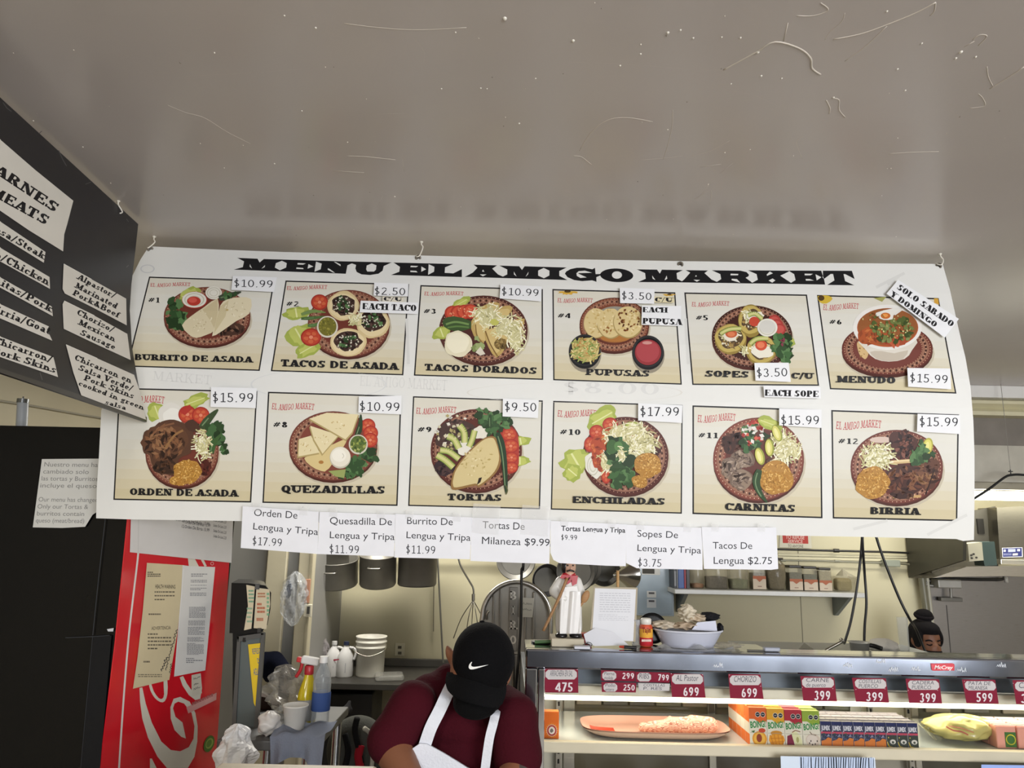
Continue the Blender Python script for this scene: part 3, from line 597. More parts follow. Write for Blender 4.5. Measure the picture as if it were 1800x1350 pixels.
for x, y in ((560, 470), (575, 495), (590, 520)): a.ell(x, y, 36, 34, '#a13a36').ell(x, y, 26, 24, '#b9524a')
a.onion(520, 510, 58, 52).ell(520, 505, 46, 38, '#c9c7c0').leaves(600, 600, 58, 52, 18, 26).leaves(615, 660, 40, 50, 16, 28).scatter(610, 600, 26, 26, 5, 26, 14, ('#7c3a48',)).cheese(385, 640, 18, 24, 12, 30)
a.slab('C/U', (658, 803), (784, 806), 34, T=.3, H=.16)
fin(a, 'b', 'picture of three topped sopes on a dark brown plate')

a = panel(Z6, [(805, 322), (1505, 340), (1608, 890), (880, 865)], '6', (872, 490, 28), (840, 408, 1044, 404, 28), 'MENUDO', (920, 825), (1258, 832), 38, 16)
a.poly([(810, 328), (870, 326), (895, 345), (860, 372), (822, 365)], '#c7a93c', smooth=2).ell(830, 340, 18, 16, '#4e3a1e').poly([(1130, 340), (1205, 332), (1180, 362)], '#9a9a58').poly([(1478, 342), (1502, 342), (1508, 378), (1480, 368)], '#c99a3c')
a.plate(1210, 632, 262, 150, '#5f2f28', '#6a362d', '#c39e80', '#6d3a32', 18).blob(1068, 640, 28, 55, '#c6a878', .12, rt=-20).scatter(1066, 640, 18, 40, 8, 18, 8, ('#8f6c3c',))
a.poly([(1050, 560), (1370, 560), (1352, 640), (1310, 690), (1220, 706), (1140, 690), (1088, 640)], '#cfc9be', smooth=2).poly([(1110, 650), (1180, 645), (1250, 658), (1330, 640), (1300, 690), (1220, 704), (1150, 690)], '#b9afa0', smooth=2)
a.ell(1210, 508, 198, 130, '#dcd9d4', n=44).ell(1212, 510, 176, 112, '#a9542f', n=40).ell(1212, 505, 172, 106, '#8c5530', n=40)
a.meat(1120, 560, 80, 50, 24, ('#a2512e', '#7a3c24', '#b86a3c', '#8a4428')).meat(1250, 590, 70, 30, 16, ('#9c4a30', '#b55a3c')).leaves(1240, 520, 130, 76, 70, 16, ('#4f5c2e', '#3c4a24', '#6a7440', '#7c8450')).scatter(1200, 500, 150, 80, 50, 14, 9, ('#a9a35c', '#c8bd84', '#96502c'))
a.poly([(1145, 425), (1240, 400), (1290, 405), (1245, 440), (1240, 462), (1190, 466), (1155, 450)], '#d8d5ce', smooth=2).ell(1200, 442, 28, 18, '#b8642c').ell(1198, 440, 16, 10, '#d9904c').poly([(1245, 430), (1300, 395), (1330, 385), (1290, 415), (1255, 440)], '#d5d2cb').scatter(1150, 440, 40, 16, 10, 26, 6, ('#7a4a24', '#5c6a34'))
fin(a, 'b', 'picture of a white bowl of red soup topped with herbs')

a = panel(Z7, [(158, 70), (940, 88), (905, 718), (126, 703)], '', None, (160, 150, 412, 160, 34), 'ORDEN DE ASADA', (218, 675), (828, 685), 38, 17)
a.plate(514, 425, 208, 205).lettuce(372, 205, 50, 60, 70).lettuce(590, 145, 80, 36, -20).blob(450, 225, 72, 72, '#d5d2ca', .05, 18).blob(460, 235, 55, 50, '#e0ded7', .05)
a.tomato(545, 220, 52, 50).tomato(620, 225, 50, 48).poly([(500, 205), (515, 180), (560, 165), (570, 190), (530, 225)], '#a8332c').chili([(620, 300), (670, 240), (718, 192)], 50, '#39492e').leaves(700, 330, 46, 60, 20, 30, ('#2d4527', '#40603a', '#1f351b')).chili([(680, 440), (690, 390), (735, 330)], 40, '#3c5a30').leaves(752, 415, 20, 26, 6, 22)
a.poly([(290, 395), (300, 320), (345, 300), (400, 260), (470, 250), (540, 280), (575, 310), (580, 380), (560, 440), (500, 470), (470, 560), (420, 555), (350, 515), (330, 450), (300, 440)], '#54382a', smooth=3)
a.meat(420, 380, 125, 100, 90, ('#5c3d2c', '#3d271c', '#7a5238', '#2c1b14', '#8a6346'), 48, 20).meat(420, 520, 70, 40, 30, ('#3a261d', '#241712', '#523626')).poly([(530, 270), (575, 248), (615, 290), (600, 320), (550, 310)], '#4a3026', smooth=2).curve([(420, 410), (470, 340), (520, 310)], 12, '#8d6842').curve([(350, 330), (400, 290), (470, 270)], 10, '#7b543c')
a.meat(640, 520, 40, 44, 16, ('#4a1f1a', '#351512', '#602c24')).cheese(630, 395, 46, 90, 70, 44).rice(545, 545, 80, 72, 150).rice(500, 595, 55, 28, 60)
fin(a, 'b', 'picture of grilled steak with rice and shredded cheese')

a = panel(Z7, [(1000, 92), (1755, 115), (1732, 737), (968, 720)], '8', (1024, 292, 32), (1020, 190, 1260, 196, 30), 'QUEZADILLAS', (1074, 662), (1660, 668), 42, 18)
a.plate(1368, 398, 250, 196).ell(1390, 395, 215, 165, '#7a4034', n=40)
for x, y in ((1565, 285), (1580, 325), (1578, 365)): a.tomato(x, y, 42, 42)
a.leaves(1560, 450, 44, 36, 12, 28).leaves(1490, 520, 60, 40, 22, 28).leaves(1440, 560, 40, 26, 12, 26)
a.poly([(1205, 470), (1240, 450), (1420, 365), (1440, 380), (1345, 525), (1300, 540), (1240, 510)], '#cdb985', smooth=2).ell(1300, 490, 14, 10, '#a3733c')
for q in ([(1170, 365), (1240, 345), (1290, 445), (1165, 468)], [(1232, 290), (1400, 345), (1305, 455), (1255, 370)], [(1228, 250), (1330, 215), (1515, 225), (1478, 330), (1440, 372)]):
    a.poly(q, '#a99664').poly([(x * .96 + .04 * q[0][0] + 6, y * .96 + .04 * q[0][1] - 6) for x, y in q], '#d9cca5'); cx = sum(p[0] for p in q) / len(q); cy = sum(p[1] for p in q) / len(q); a.scatter(cx, cy, 45, 30, 14, 12, 6, ('#c3b283', '#e5dcc0', '#b59a62'))
a.chili([(1500, 345), (1520, 290), (1525, 220)], 36, '#2c3f28').ell(1510, 390, 54, 56, '#c6c2b2').ell(1510, 388, 46, 48, '#5d6c34').scatter(1510, 388, 42, 42, 30, 24, 13, ('#8e9a4c', '#3f5428', '#a6ac66', '#4c6630'))
a.ell(1408, 464, 60, 62, '#bdb7a6').ell(1408, 460, 56, 56, '#ddd8c9').ell(1402, 452, 40, 36, '#e6e2d6').curve([(1420, 440), (1428, 455), (1420, 468)], 3, '#b9b3a2').poly([(1340, 540), (1440, 530), (1430, 580), (1380, 570)], '#8f9a5c')
fin(a, 'b', 'picture of folded quesadilla triangles with a cup of cream')

a = panel(Z8, [(90, 57), (880, 83), (863, 745), (60, 725)], '9', (112, 275, 34), (108, 163, 352, 160, 32), 'TORTAS', (300, 690), (628, 695), 40, 19)
a.plate(475, 385, 278, 250, '#5d2e27', '#52261f', '#c39a80', '#58281f').lettuce(745, 330, 30, 60, 80).lettuce(740, 450, 32, 70, 90)
a.poly([(620, 265), (690, 245), (730, 300), (735, 420), (725, 500), (670, 530), (640, 440)], '#a43a30', smooth=2)
for x, y, r in ((675, 290, 48), (685, 360, 50), (690, 430, 40), (690, 490, 40)): a.tomato(x, y, r, r * .85)
a.meat(350, 300, 120, 110, 60, ('#44302c', '#2e201e', '#5f4640')).meat(280, 490, 60, 50, 30, ('#35252a', '#241a1c', '#4b3634')).scatter(340, 280, 120, 110, 50, 26, 20, ('#d9d5c8', '#c8bfa4', '#a59868')).blob(410, 370, 60, 40, '#d8d4c8', .3).blob(505, 280, 46, 44, '#d6d2c5', .25)
a.avo([(300, 300), (340, 320), (370, 375)], 44).avo([(372, 235), (400, 275), (405, 340)], 44).avo([(465, 265), (450, 320), (430, 365)], 38).avo([(255, 385), (310, 395), (370, 440)], 40).avo([(235, 415), (285, 445), (335, 490)], 44)
a.leaves(540, 180, 60, 55, 22, 30).leaves(630, 215, 46, 46, 18, 28).chili([(560, 170), (560, 240), (590, 300)], 26, '#2d4527').leaves(575, 280, 30, 36, 8, 22)
a.poly([(325, 560), (350, 490), (430, 390), (510, 320), (565, 300), (600, 320), (628, 420), (610, 500), (560, 560), (490, 612), (470, 600), (350, 628), (322, 610)], '#8b6a3e', smooth=3).poly([(335, 560), (358, 495), (435, 398), (512, 328), (562, 310), (590, 328), (614, 420), (598, 494), (552, 552), (490, 598), (468, 588), (355, 612), (334, 598)], '#c9b888', smooth=3).scatter(480, 460, 100, 100, 50, 20, 10, ('#bba874', '#d6c8a0', '#c2b07e', '#a8945c'))
a.poly([(490, 555), (510, 550), (500, 580), (478, 598), (485, 575)], '#2a1c16').chili([(605, 280), (630, 360), (645, 460), (655, 600), (658, 650)], 44, '#263a26').curve([(655, 600), (665, 630), (655, 655)], 7, '#5a5a38')
fin(a, 'b', 'picture of a toasted bread torta with avocado slices')

a = panel(Z8, [(943, 85), (1731, 110), (1726, 772), (928, 747)], '10', (978, 290, 34), (968, 180, 1218, 184, 34), 'ENCHILADAS', (1060, 706), (1622, 718), 40, 20)
a.plate(1383, 420, 262, 238, '#562a23', '#4d241e', '#c39a80', '#532720').lettuce(1080, 450, 75, 100, 60).lettuce(1060, 520, 50, 60, 40).lettuce(1240, 190, 100, 60, -30)
a.tomato(1290, 230, 48, 44).tomato(1208, 275, 46, 44).tomato(1165, 350, 34, 46).blob(1190, 480, 50, 80, '#d8d5ca', .08, rt=-20).ring(1185, 480, 36, 60, 5, '#bdb9a8').ring(1185, 480, 22, 40, 5, '#c2bfae')
a.meat(1240, 400, 70, 110, 40, ('#a8482c', '#7c2e1e', '#c4683c', '#8f3b26')).meat(1330, 300, 100, 70, 40, ('#b2582e', '#8c3f24', '#cb7a44')).tomato(1265, 540, 30, 50).meat(1480, 370, 120, 60, 30, ('#3f2420', '#57342c', '#2c1816')).meat(1250, 480, 40, 40, 20, ('#94402a', '#b55a38'))
a.cheese(1350, 285, 100, 60, 70, 50).cheese(1480, 340, 100, 76, 110, 60).cheese(1270, 460, 50, 70, 40, 44).cheese(1400, 420, 100, 40, 40, 50).lettuce(1420, 240, 40, 26, 0).cheese(1430, 260, 70, 40, 40, 50)
a.leaves(1330, 380, 54, 56, 16, 40).leaves(1370, 470, 50, 60, 18, 40).leaves(1360, 545, 70, 60, 26, 34).ell(1300, 365, 34, 44, '#3e5f34').ell(1340, 362, 26, 30, '#557c46').cheese(1360, 420, 20, 60, 16, 40)
a.rice(1520, 480, 82, 75, 190).rice(1470, 575, 50, 40, 60)
fin(a, 'b', 'picture of enchiladas under cheese with rice and lettuce')

a = panel(Z9, [(80, 96), (748, 118), (755, 682), (80, 660)], '11', (106, 264, 28), (106, 182, 302, 178, 32), 'CARNITAS', (248, 640), (612, 650), 38, 21)
a.plate(423, 375, 236, 216, '#713a30', '#7f4538', '#ddc4a8', '#5b3028').meat(290, 290, 60, 55, 30, ('#3f2620', '#56362c', '#2a1815'))
for cx, cy, rx, ry in ((340, 375, 60, 48), (280, 420, 50, 60), (335, 480, 58, 56)):
    a.blob(cx, cy, rx, ry, '#6f5d50', .12).meat(cx, cy, rx * .9, ry * .9, 40, ('#8a7766', '#5b4a40', '#a39080', '#473830', '#77655a'), 40, 14)
a.leaves(400, 250, 70, 60, 20, 24).scatter(400, 240, 60, 70, 40, 26, 20, ('#b2423a', '#c8604c', '#dad6cf', '#c9c4ba', '#9b3630')).leaves(370, 300, 40, 30, 8, 20).lettuce(480, 190, 70, 30, 20).meat(520, 400, 60, 40, 20, ('#503428', '#6a4836'))
a.cheese(560, 320, 80, 85, 110, 46).rice(515, 470, 90, 85, 220)
for x, y, r in ((430, 360, 70), (480, 315, 60), (520, 240, 75)):
    a.ell(x, y, 24, 46, '#8f9440', -r + 55).ell(x - 3, y, 18, 40, '#c9c36a', -r + 55).ell(x - 4, y, 9, 28, '#ddd896', -r + 55)
a.chili([(428, 430), (412, 490), (430, 550), (468, 600)], 44, '#2e4629')
fin(a, 'b', 'picture of carnitas pork chunks with rice and lime')

a = panel(Z9, [(800, 120), (1463, 143), (1454, 697), (808, 683)], '12', (832, 294, 28), (824, 218, 1058, 215, 34), 'BIRRIA', (1002, 660), (1258, 665), 36, 22)
a.plate(1140, 415, 240, 192, '#64322a', '#6e3a30', '#d3b096', '#5a2c25').ell(1060, 275, 60, 16, '#c9b4a8')
a.meat(1170, 300, 72, 76, 60, ('#4a2a24', '#341b18', '#6a4034', '#7d5044', '#2a1513'), 44, 20).meat(1185, 480, 110, 75, 70, ('#452822', '#2f1916', '#623a2c', '#7a5038'), 44, 20).meat(1300, 450, 55, 80, 50, ('#54342a', '#38201a', '#6e4834', '#8a6446'), 60, 16).meat(1320, 410, 40, 40, 20, ('#5c3a2c', '#41261e'))
a.line([(1110, 392), (1200, 385), (1262, 382)], 20, '#c3a87a').line([(1112, 388), (1260, 378)], 7, '#dcc79c').line([(1120, 572), (1265, 568)], 13, '#b89664').meat(1170, 560, 60, 22, 16, ('#3a2420', '#523428')).line([(1335, 430), (1290, 560)], 6, '#2a1815')
a.cheese(1040, 365, 90, 70, 120, 46).rice(1015, 495, 92, 82, 220).ell(1300, 310, 27, 46, '#a9a545', 12).ell(1298, 312, 22, 40, '#cfc868', 12).ell(1296, 314, 12, 30, '#dcd689', 12)
a.leaves(1255, 365, 38, 34, 16, 28, ('#3f6138', '#55774a', '#2f4a2a')).leaves(1310, 355, 30, 14, 6, 18).leaves(1265, 305, 14, 24, 5, 22)
fin(a, 'b', 'picture of stewed birria meat with rice and cheese')

# grommets and hooks
for i, (x, y) in enumerate(((264, 438), (735, 453.5), (1196, 465), (1650, 467.5))):
    c = bmap(x, y, 60); m = MB(); ax = (c - EYEP).normalized()
    m.lathe([(.0045, 0), (.0045, .002), (.007, .003), (.0095, .002), (.0098, 0)], c, '#6e675c', 20, -ax); m.cyl(c - ax * .0003, c - ax * .0006, .0045, .0045, '#3a3530', 14)
    m.build('grommet', 'dull_steel', BAN, label='dark worn metal grommet')
    if i != 2:
        h = MB(); top = V((c.x + .008, c.y, CEIL + .001)); h.lathe([(.001, 0), (.006, 0), (.0055, -.003), (.003, -.006)], top, '#d9d4c8', 12)
        h.tube([top, top + V((.001, -.002, -.012)), top + V((.006, -.004, -.022)), V((c.x + .007, c.y - .012, c.z + .006)), V((c.x, c.y - .014, c.z - .001)), V((c.x - .005, c.y - .006, c.z + .003)), V((c.x - .006, c.y + .006, c.z + .012))], .0019, '#e4dfd4', 8)
        h.build('ceiling_hook', 'plastic', label=['white cup hook at the left end of the menu banner', 'white cup hook above the gap between the title words of the banner', '', 'white cup hook at the right end of the menu banner'][i], cat='hook', group='cup hooks in the ceiling')

# ------------------------------------------------------------------ paper labels stuck on the banner
def sticker(z, quad, lines, label, layer=450, col='#e2e3e6', slabf=False, group='price labels on the menu banner', name='price_label', ink='#2b2b31', bold=0.0, tape=True):
    a = Art(*z); a.layer = layer; a.poly(quad, col)
    for t, p, q, h in lines:
        if slabf: a.slab(t, p, q, h, '#1d1c1f', T=.34, H=.08)
        else: a.text(t, p, q, h, ink, bold)
    return a.build(name, 'paper', bmap, None, STR, k=BK, label=label, cat='label', group=group)
sticker(Z4, [(725, 225), (993, 233), (975, 323), (715, 310)], [('$10.99', (727, 290), (970, 297), 44)], 'white price label reading $10.99 on the burrito picture')
sticker(Z4, [(1585, 265), (1793, 272), (1790, 350), (1580, 345)], [('$2.50', (1582, 338), (1775, 343), 44)], 'white price label reading $2.50 on the tacos picture')
sticker(Z4, [(1636, 349), (1765, 352), (1762, 383), (1634, 380)], [('C/U', (1640, 376), (1755, 379), 24)], 'small white strip reading C/U under the $2.50 label', slabf=True, layer=430, group='wording labels on the menu banner', name='wording_label', col='#d5cfc0')
sticker((0, 0, 1), [(634, 528.5), (735, 532), (734, 552), (632, 549)], [('EACH TACO', (637, 543.5), (732, 547), 11)], 'white label reading EACH TACO between the second and third pictures', slabf=True, layer=470, group='wording labels on the menu banner', name='wording_label')
sticker(Z5, [(622, 275), (873, 290), (870, 380), (617, 362)], [('$10.99', (624, 340), (857, 350), 44)], 'white price label reading $10.99 on the crisp tacos picture')
sticker(Z5, [(1348, 297), (1560, 305), (1557, 395), (1350, 390)], [('$3.50', (1355, 366), (1542, 372), 44)], 'white price label reading $3.50 on the pupusas picture')
sticker(Z5, [(1556, 350), (1680, 353), (1680, 388), (1556, 386)], [('C/U', (1560, 381), (1670, 384), 26)], 'small strip reading C/U on the pupusas picture', slabf=True, layer=430, group='wording labels on the menu banner', name='wording_label', col='#d5cba9')
sticker(Z5, [(1483, 405), (1722, 408), (1718, 530), (1480, 522)], [('EACH', (1487, 446), (1638, 449), 32), ('PUPUSA', (1487, 516), (1724, 524), 36)], 'white label reading EACH PUPUSA beside the pupusas picture', slabf=True, layer=470, group='wording labels on the menu banner', name='wording_label')
sticker(Z6, [(445, 713), (643, 712), (655, 823), (452, 815)], [('$3.50', (455, 795), (637, 790), 48)], 'white price label reading $3.50 on the sopes picture')
sticker(Z6, [(497, 845), (825, 852), (828, 918), (503, 910)], [('EACH SOPE', (505, 902), (815, 910), 36)], 'white label reading EACH SOPE below the sopes picture', slabf=True, layer=470, group='wording labels on the menu banner', name='wording_label')
sticker(Z6, [(1272, 235), (1622, 460), (1540, 568), (1205, 315)], [('SOLO SABADO', (1262, 285), (1580, 508), 34), ('Y DOMINGO', (1225, 325), (1484, 510), 32)], 'slanted white label reading SOLO SABADO Y DOMINGO above the soup', slabf=True, layer=480, group='wording labels on the menu banner', name='wording_label')
sticker(Z6, [(1325, 742), (1572, 745), (1578, 865), (1330, 850)], [('$15.99', (1335, 822), (1560, 832), 48)], 'white price label reading $15.99 on the soup picture')
sticker(Z7, [(678, 65), (937, 72), (930, 185), (675, 178)], [('$15.99', (682, 150), (920, 152), 52)], 'white price label reading $15.99 on the steak picture')
sticker(Z7, [(1513, 120), (1755, 113), (1752, 220), (1510, 210)], [('$10.99', (1513, 199), (1746, 203), 50)], 'white price label reading $10.99 on the quesadilla picture')
sticker(Z8, [(637, 72), (855, 82), (850, 190), (635, 180)], [('$9.50', (643, 146), (842, 150), 52)], 'white price label reading $9.50 on the torta picture')
sticker(Z8, [(1460, 100), (1730, 112), (1726, 220), (1460, 205)], [('$17.99', (1468, 177), (1712, 178), 54)], 'white price label reading $17.99 on the enchiladas picture')
sticker(Z9, [(530, 112), (750, 118), (750, 213), (530, 200)], [('$15.99', (536, 196), (740, 196), 46)], 'white price label reading $15.99 on the pork chunks picture')
sticker(Z9, [(1248, 140), (1468, 147), (1470, 245), (1245, 232)], [('$15.99', (1254, 203), (1460, 206), 46)], 'white price label reading $15.99 on the stewed meat picture')
# half sheets hung along the lower edge
Q1, Q2 = (400, 880, .28889), (900, 880, .27778)
def sheet(z, quad, lines, label, layer, bold=0.0):
    a = Art(*z); a.layer = layer; a.poly(quad, '#dfe0e6', smooth=0)
    for t, p, q, h in lines: a.text(t, p, q, h, '#33333a', bold)
    o = a.build('paper_sign', 'paper', bmap, None, STR, k=BK, label=label, cat='sign', group='half sheet price signs along the bottom of the banner')
    # clear tape holding the top edge
    x0, y0 = quad[0]; x1, y1 = quad[1]
    for f in (.18, .8):
        t = Art(*z); t.layer = layer + 3; cx, cy = x0 + (x1 - x0) * f, y0 + (y1 - y0) * f; t.poly([(cx - 22, cy - 26), (cx + 26, cy - 22), (cx + 22, cy + 30), (cx - 26, cy + 26)], '#eeeeee', up=False)
        t.build('tape', 'film', bmap, o, STR, label='clear tape strip')
    return o
sheet(Q1, [(92, 33), (555, 68), (548, 325), (80, 288)], [('Orden De', (160, 92), (424, 110), 44), ('Lengua y Tripa', (155, 175), (550, 210), 42), ('$17.99', (147, 268), (332, 280), 48)], 'paper sign for tongue and tripe plate at $17.99, leftmost under the banner', 560)
sheet(Q1, [(560, 68), (1024, 85), (1012, 340), (548, 325)], [('Quesadilla De', (622, 142), (1000, 150), 44), ('Lengua y Tripa', (622, 228), (1016, 240), 42), ('$11.99', (616, 318), (802, 322), 48)], 'paper sign for tongue and tripe quesadilla at $11.99', 500)
sheet(Q1, [(1022, 80), (1487, 102), (1475, 357), (1015, 346)], [('Burrito De', (1092, 142), (1370, 150), 44), ('Lengua y Tripa', (1088, 228), (1478, 245), 42), ('$11.99', (1082, 320), (1266, 325), 48)], 'paper sign for tongue and tripe burrito at $11.99', 560)
sheet((0, 0, 1), [(829, 910), (968, 914), (965.5, 991), (900, 989), (827, 986)], [('Tortas De', (848, 928.5), (922, 931.5), 13), ('Milaneza $9.99', (847, 956), (966, 960), 13)], 'paper sign for breaded meat tortas at $9.99', 500)
sheet(Q2, [(244, 128), (727, 150), (720, 415), (600, 412), (300, 395), (262, 375), (243, 330)], [('Tortas Lengua y Tripa', (311, 190), (717, 203), 32), ('$9.99', (309, 248), (413, 250), 32)], 'paper sign with smaller bold print for tongue tortas at $9.99', 560, .02)
sheet(Q2, [(725, 152), (1205, 172), (1206, 438), (790, 428), (722, 395)], [('Sopes De', (793, 228), (1050, 238), 44), ('Lengua y Tripa', (793, 318), (1196, 335), 42), ('$3.75', (793, 415), (947, 420), 48)], 'paper sign for tongue and tripe sopes at $3.75', 500)
sheet(Q2, [(1200, 167), (1672, 170), (1685, 432), (1640, 438), (1215, 432)], [('Tacos De', (1270, 304), (1520, 306), 44), ('Lengua $2.75', (1276, 400), (1645, 402), 46)], 'paper sign for tongue tacos at $2.75, rightmost under the banner', 560)
# ------------------------------------------------------------------ setting
def struct(mb, name, kind): return mb.build(name, kind, okind='structure')
m = MB(); m.bx((LX - .1, FY - .1, CEIL), (RX + .1, BY + .1, CEIL + .08), '#b8b1ad')
# paint drips, scratches and crumbs that show on the ceiling's gloss paint
rn = random.Random(5)
def czl(z, pts, w, c='#c9c1b6'):
    q = [PZ(z + x * .5, y * .5, CEIL) for x, y in pts]; m.tube([p + V((0, 0, .0004)) for p in q], w * .8, c, 5, 4)
for pts, w in (([(590, 370), (650, 395), (720, 415), (800, 465), (880, 505)], .0012), ([(1210, 82), (1330, 97), (1470, 105), (1640, 97)], .0013), ([(1220, 548), (1290, 551), (1390, 562)], .0016), ([(1170, 600), (1280, 607)], .0014), ([(620, 270), (850, 258), (1090, 240)], .0006), ([(1450, 130), (1490, 180), (1490, 220)], .0006), ([(1250, 403), (1420, 398)], .0007), ([(1330, 720), (1345, 690)], .0007), ([(1415, 560), (1422, 605)], .0008)): czl(0, pts, w)
for pts, w in (([(1000, 55), (1060, 55), (1112, 35), (1085, 10)], .0016), ([(955, 145), (970, 80)], .0014), ([(745, 245), (800, 215), (865, 180), (925, 147), (1010, 170), (1050, 205), (1055, 240), (1085, 262)], .0028), ([(1130, 138), (1230, 118), (1330, 82), (1420, 45), (1490, 8)], .0022), ([(1490, 8), (1485, 40), (1470, 55)], .0016), ([(1170, 215), (1240, 165), (1318, 92)], .0014), ([(1100, 140), (1120, 110), (1160, 75), (1170, 45)], .001),
               ([(1680, 312), (1740, 275), (1800, 235)], .0022), ([(1670, 235), (1675, 270), (1692, 305)], .0014), ([(1640, 330), (1655, 345), (1662, 372), (1610, 380)], .0014), ([(1620, 140), (1645, 122), (1670, 128), (1640, 160)], .0016), ([(1590, 165), (1625, 145)], .0014), ([(240, 525), (275, 470), (330, 425), (400, 413), (495, 428)], .0014), ([(215, 548), (245, 552), (280, 580)], .0016), ([(565, 385), (562, 450), (545, 520), (532, 560)], .0012), ([(450, 563), (520, 558), (600, 548)], .001),
               ([(1105, 352), (1118, 380), (1115, 400)], .0018), ([(1130, 345), (1150, 352), (1150, 385), (1172, 413)], .0018), ([(1325, 540), (1410, 535), (1500, 533)], .0014), ([(630, 550), (700, 530), (765, 495)], .0009), ([(660, 588), (735, 577)], .0011), ([(640, 700), (670, 680), (690, 650)], .001), ([(695, 720), (700, 670), (650, 698)], .0009), ([(200, 218), (380, 225), (600, 240), (740, 245)], .0006), ([(770, 320), (850, 335), (940, 375)], .0006), ([(730, 610), (775, 575)], .0008), ([(1005, 490), (1025, 480), (1000, 500), (1022, 560)], .0008)): czl(900, pts, w)
for x, y, s in ((864, 183, 2.6), (876, 267, 1.8), (948, 276, 1.5), (548, 115, 2.2), (592, 106, 1.6), (637, 134, 1.6), (215, 143, 2.4), (737, 131, 1.3), (803, 133, 1.6), (380, 231, 1.6), (452, 190, 1.6), (1578, 183, 2.6), (1560, 205, 1.8), (1355, 243, 1.6), (1318, 40, 1.5), (25, 434, 1.8), (837, 526, 1.2), (1130, 343, 1.8), (83, 276, 1.3), (-25, 65, 3), (-690, 98, 1.6), (-835, 575, 1.6), (-412, 691, 1.8), (-800, 55, 1.3), (-248, 312, 1.5), (-110, 310, 1.5), (-88, 312, 1.3), (-180, 727, 1), (1350, 832, 1.4), (1300, 688, 1.2), (567, 770, 1), (333, 772, 1), (690, 648, 1.2), (770, 295, 1.3), (1440, 153, 1.5), (1630, 200, 1.6), (1382, 318, 1.6)):
    q = PZ(900 + x * .5, y * .5, CEIL); m.ell(q, (.0013 * s, .0017 * s, .001 * s), '#e6e2d8', n=8, k=6)
for _ in range(70):
    q = PZ(rn.uniform(0, 1800), rn.uniform(0, 430), CEIL); s = rn.uniform(.0008, .0018); m.ell(q, (s, s * 1.3, s), rn.choice(['#dcd6ca', '#cbc3b6', '#8c847a']), n=6, k=4)
struct(m, 'ceiling', 'ceiling_paint')
m = MB(); m.bx((LX - .1, FY - .1, -.1), (RX + .1, BY + .1, 0), '#8d857a'); struct(m, 'floor', 'floor_tile')
DX = P(548, 1050, 4.45).x
m = MB(); m.bx((DX, BY, 0), (RX + .1, BY + .1, CEIL), '#c9c2a3')
sx = P(1407, 1050, BY).x; m.bx((sx - .002, BY - .004, 0), (sx + .002, BY, 2.0), '#8f8a75')      # sheet seam
for yy in (976, 982): z = P(1450, yy, BY).z; m.bx((P(1366, yy, BY).x, BY - .02, z - .008), (P(1606, yy, BY).x, BY, z + .008), '#d2cbac')
z = P(1450, 1003, BY).z; struct(m, 'wall_back', 'paint')
m = MB(); m.bx((LX - .1, 4.45, 0), (DX, BY + .1, CEIL), '#8f8e8a'); struct(m, 'wall_kitchen_left', 'paint')
m = MB(); m.bx((LX - .1, FY, 0), (LX, 4.45, CEIL), '#c6bda2'); struct(m, 'wall_left', 'paint')
m = MB(); m.bx((RX, FY, 0), (RX + .1, BY, CEIL), '#c6bfae'); struct(m, 'wall_right', 'paint')
m = MB(); m.bx((LX - .1, FY - .1, 0), (.85, FY, CEIL), '#4a4848'); m.bx((4.55, FY - .1, 0), (RX + .1, FY, CEIL), '#55524e'); m.bx((.85, FY - .1, 0), (4.55, FY, .6), '#5a5754'); struct(m, 'wall_front', 'paint')
w1 = MB(); w1.bx((.85, FY - .04, .6), (4.55, FY - .03, CEIL), '#eef4fa'); w1 = struct(w1, 'window_1', 'pane')
for x in (.88, 2.7, 4.52): m = MB(); m.bx((x - .03, FY - .06, .6), (x + .03, FY, CEIL), '#7d7f82'); m.build('window_frame', 'plastic', w1)
# the kitchen doorway's posts and the grey door leaf seen between them
for n, (a, b) in enumerate(((468, 502), (524, 548))):
    xa, xb = P(a, 1050, 4.42).x, P(b, 1050, 4.42).x; m = MB(); m.bx((xa, 4.38, 0), (xb, 4.46, 2.2), '#c4bca2', .004)
    if n: m.bx((xb - .012, 4.37, 0), (xb, 4.39, 2.2), '#a59d85')
    struct(m, 'trim_%d' % (n + 1), 'paint')
xa, xb = P(502, 1050, 4.45).x, P(524, 1050, 4.45).x
m = MB(); m.bx((xa, 4.42, .01), (xb, 4.45, 2.15), '#858583'); struct(m, 'door_1', 'paint')
# header, cove moulding where the shop ceiling stops
X0 = P(1400, 690, KY).x
zt, zb_ = P(1750, 679, KY).z, P(1750, 700, KY).z
m = MB(); m.bx((X0, KY - .02, zb_), (RX, KY + .06, CEIL), '#dcdad6', .003); struct(m, 'trim_3', 'paint')
m = MB(); pr = []
for t in range(9): a = R(90 * t / 8); pr.append((KY + .10 - .09 * math.cos(a), zb_ - .11 + .10 * math.sin(a)))
zc = P(1750, 729, KY).z
prof = [V((X0, KY + .04, zb_)), V((X0, KY + .012, zb_ - .012)), V((X0, KY + .012, zb_ - .03)), V((X0, KY + .05, zb_ - .05)), V((X0, KY + .02, zb_ - .075)), V((X0, KY + .02, zc)), V((X0, KY + .2, zc)), V((X0, KY + .2, zb_))]
m.prism(prof, (RX - X0, 0, 0), '#cfc8a8'); struct(m, 'trim_4', 'paint')
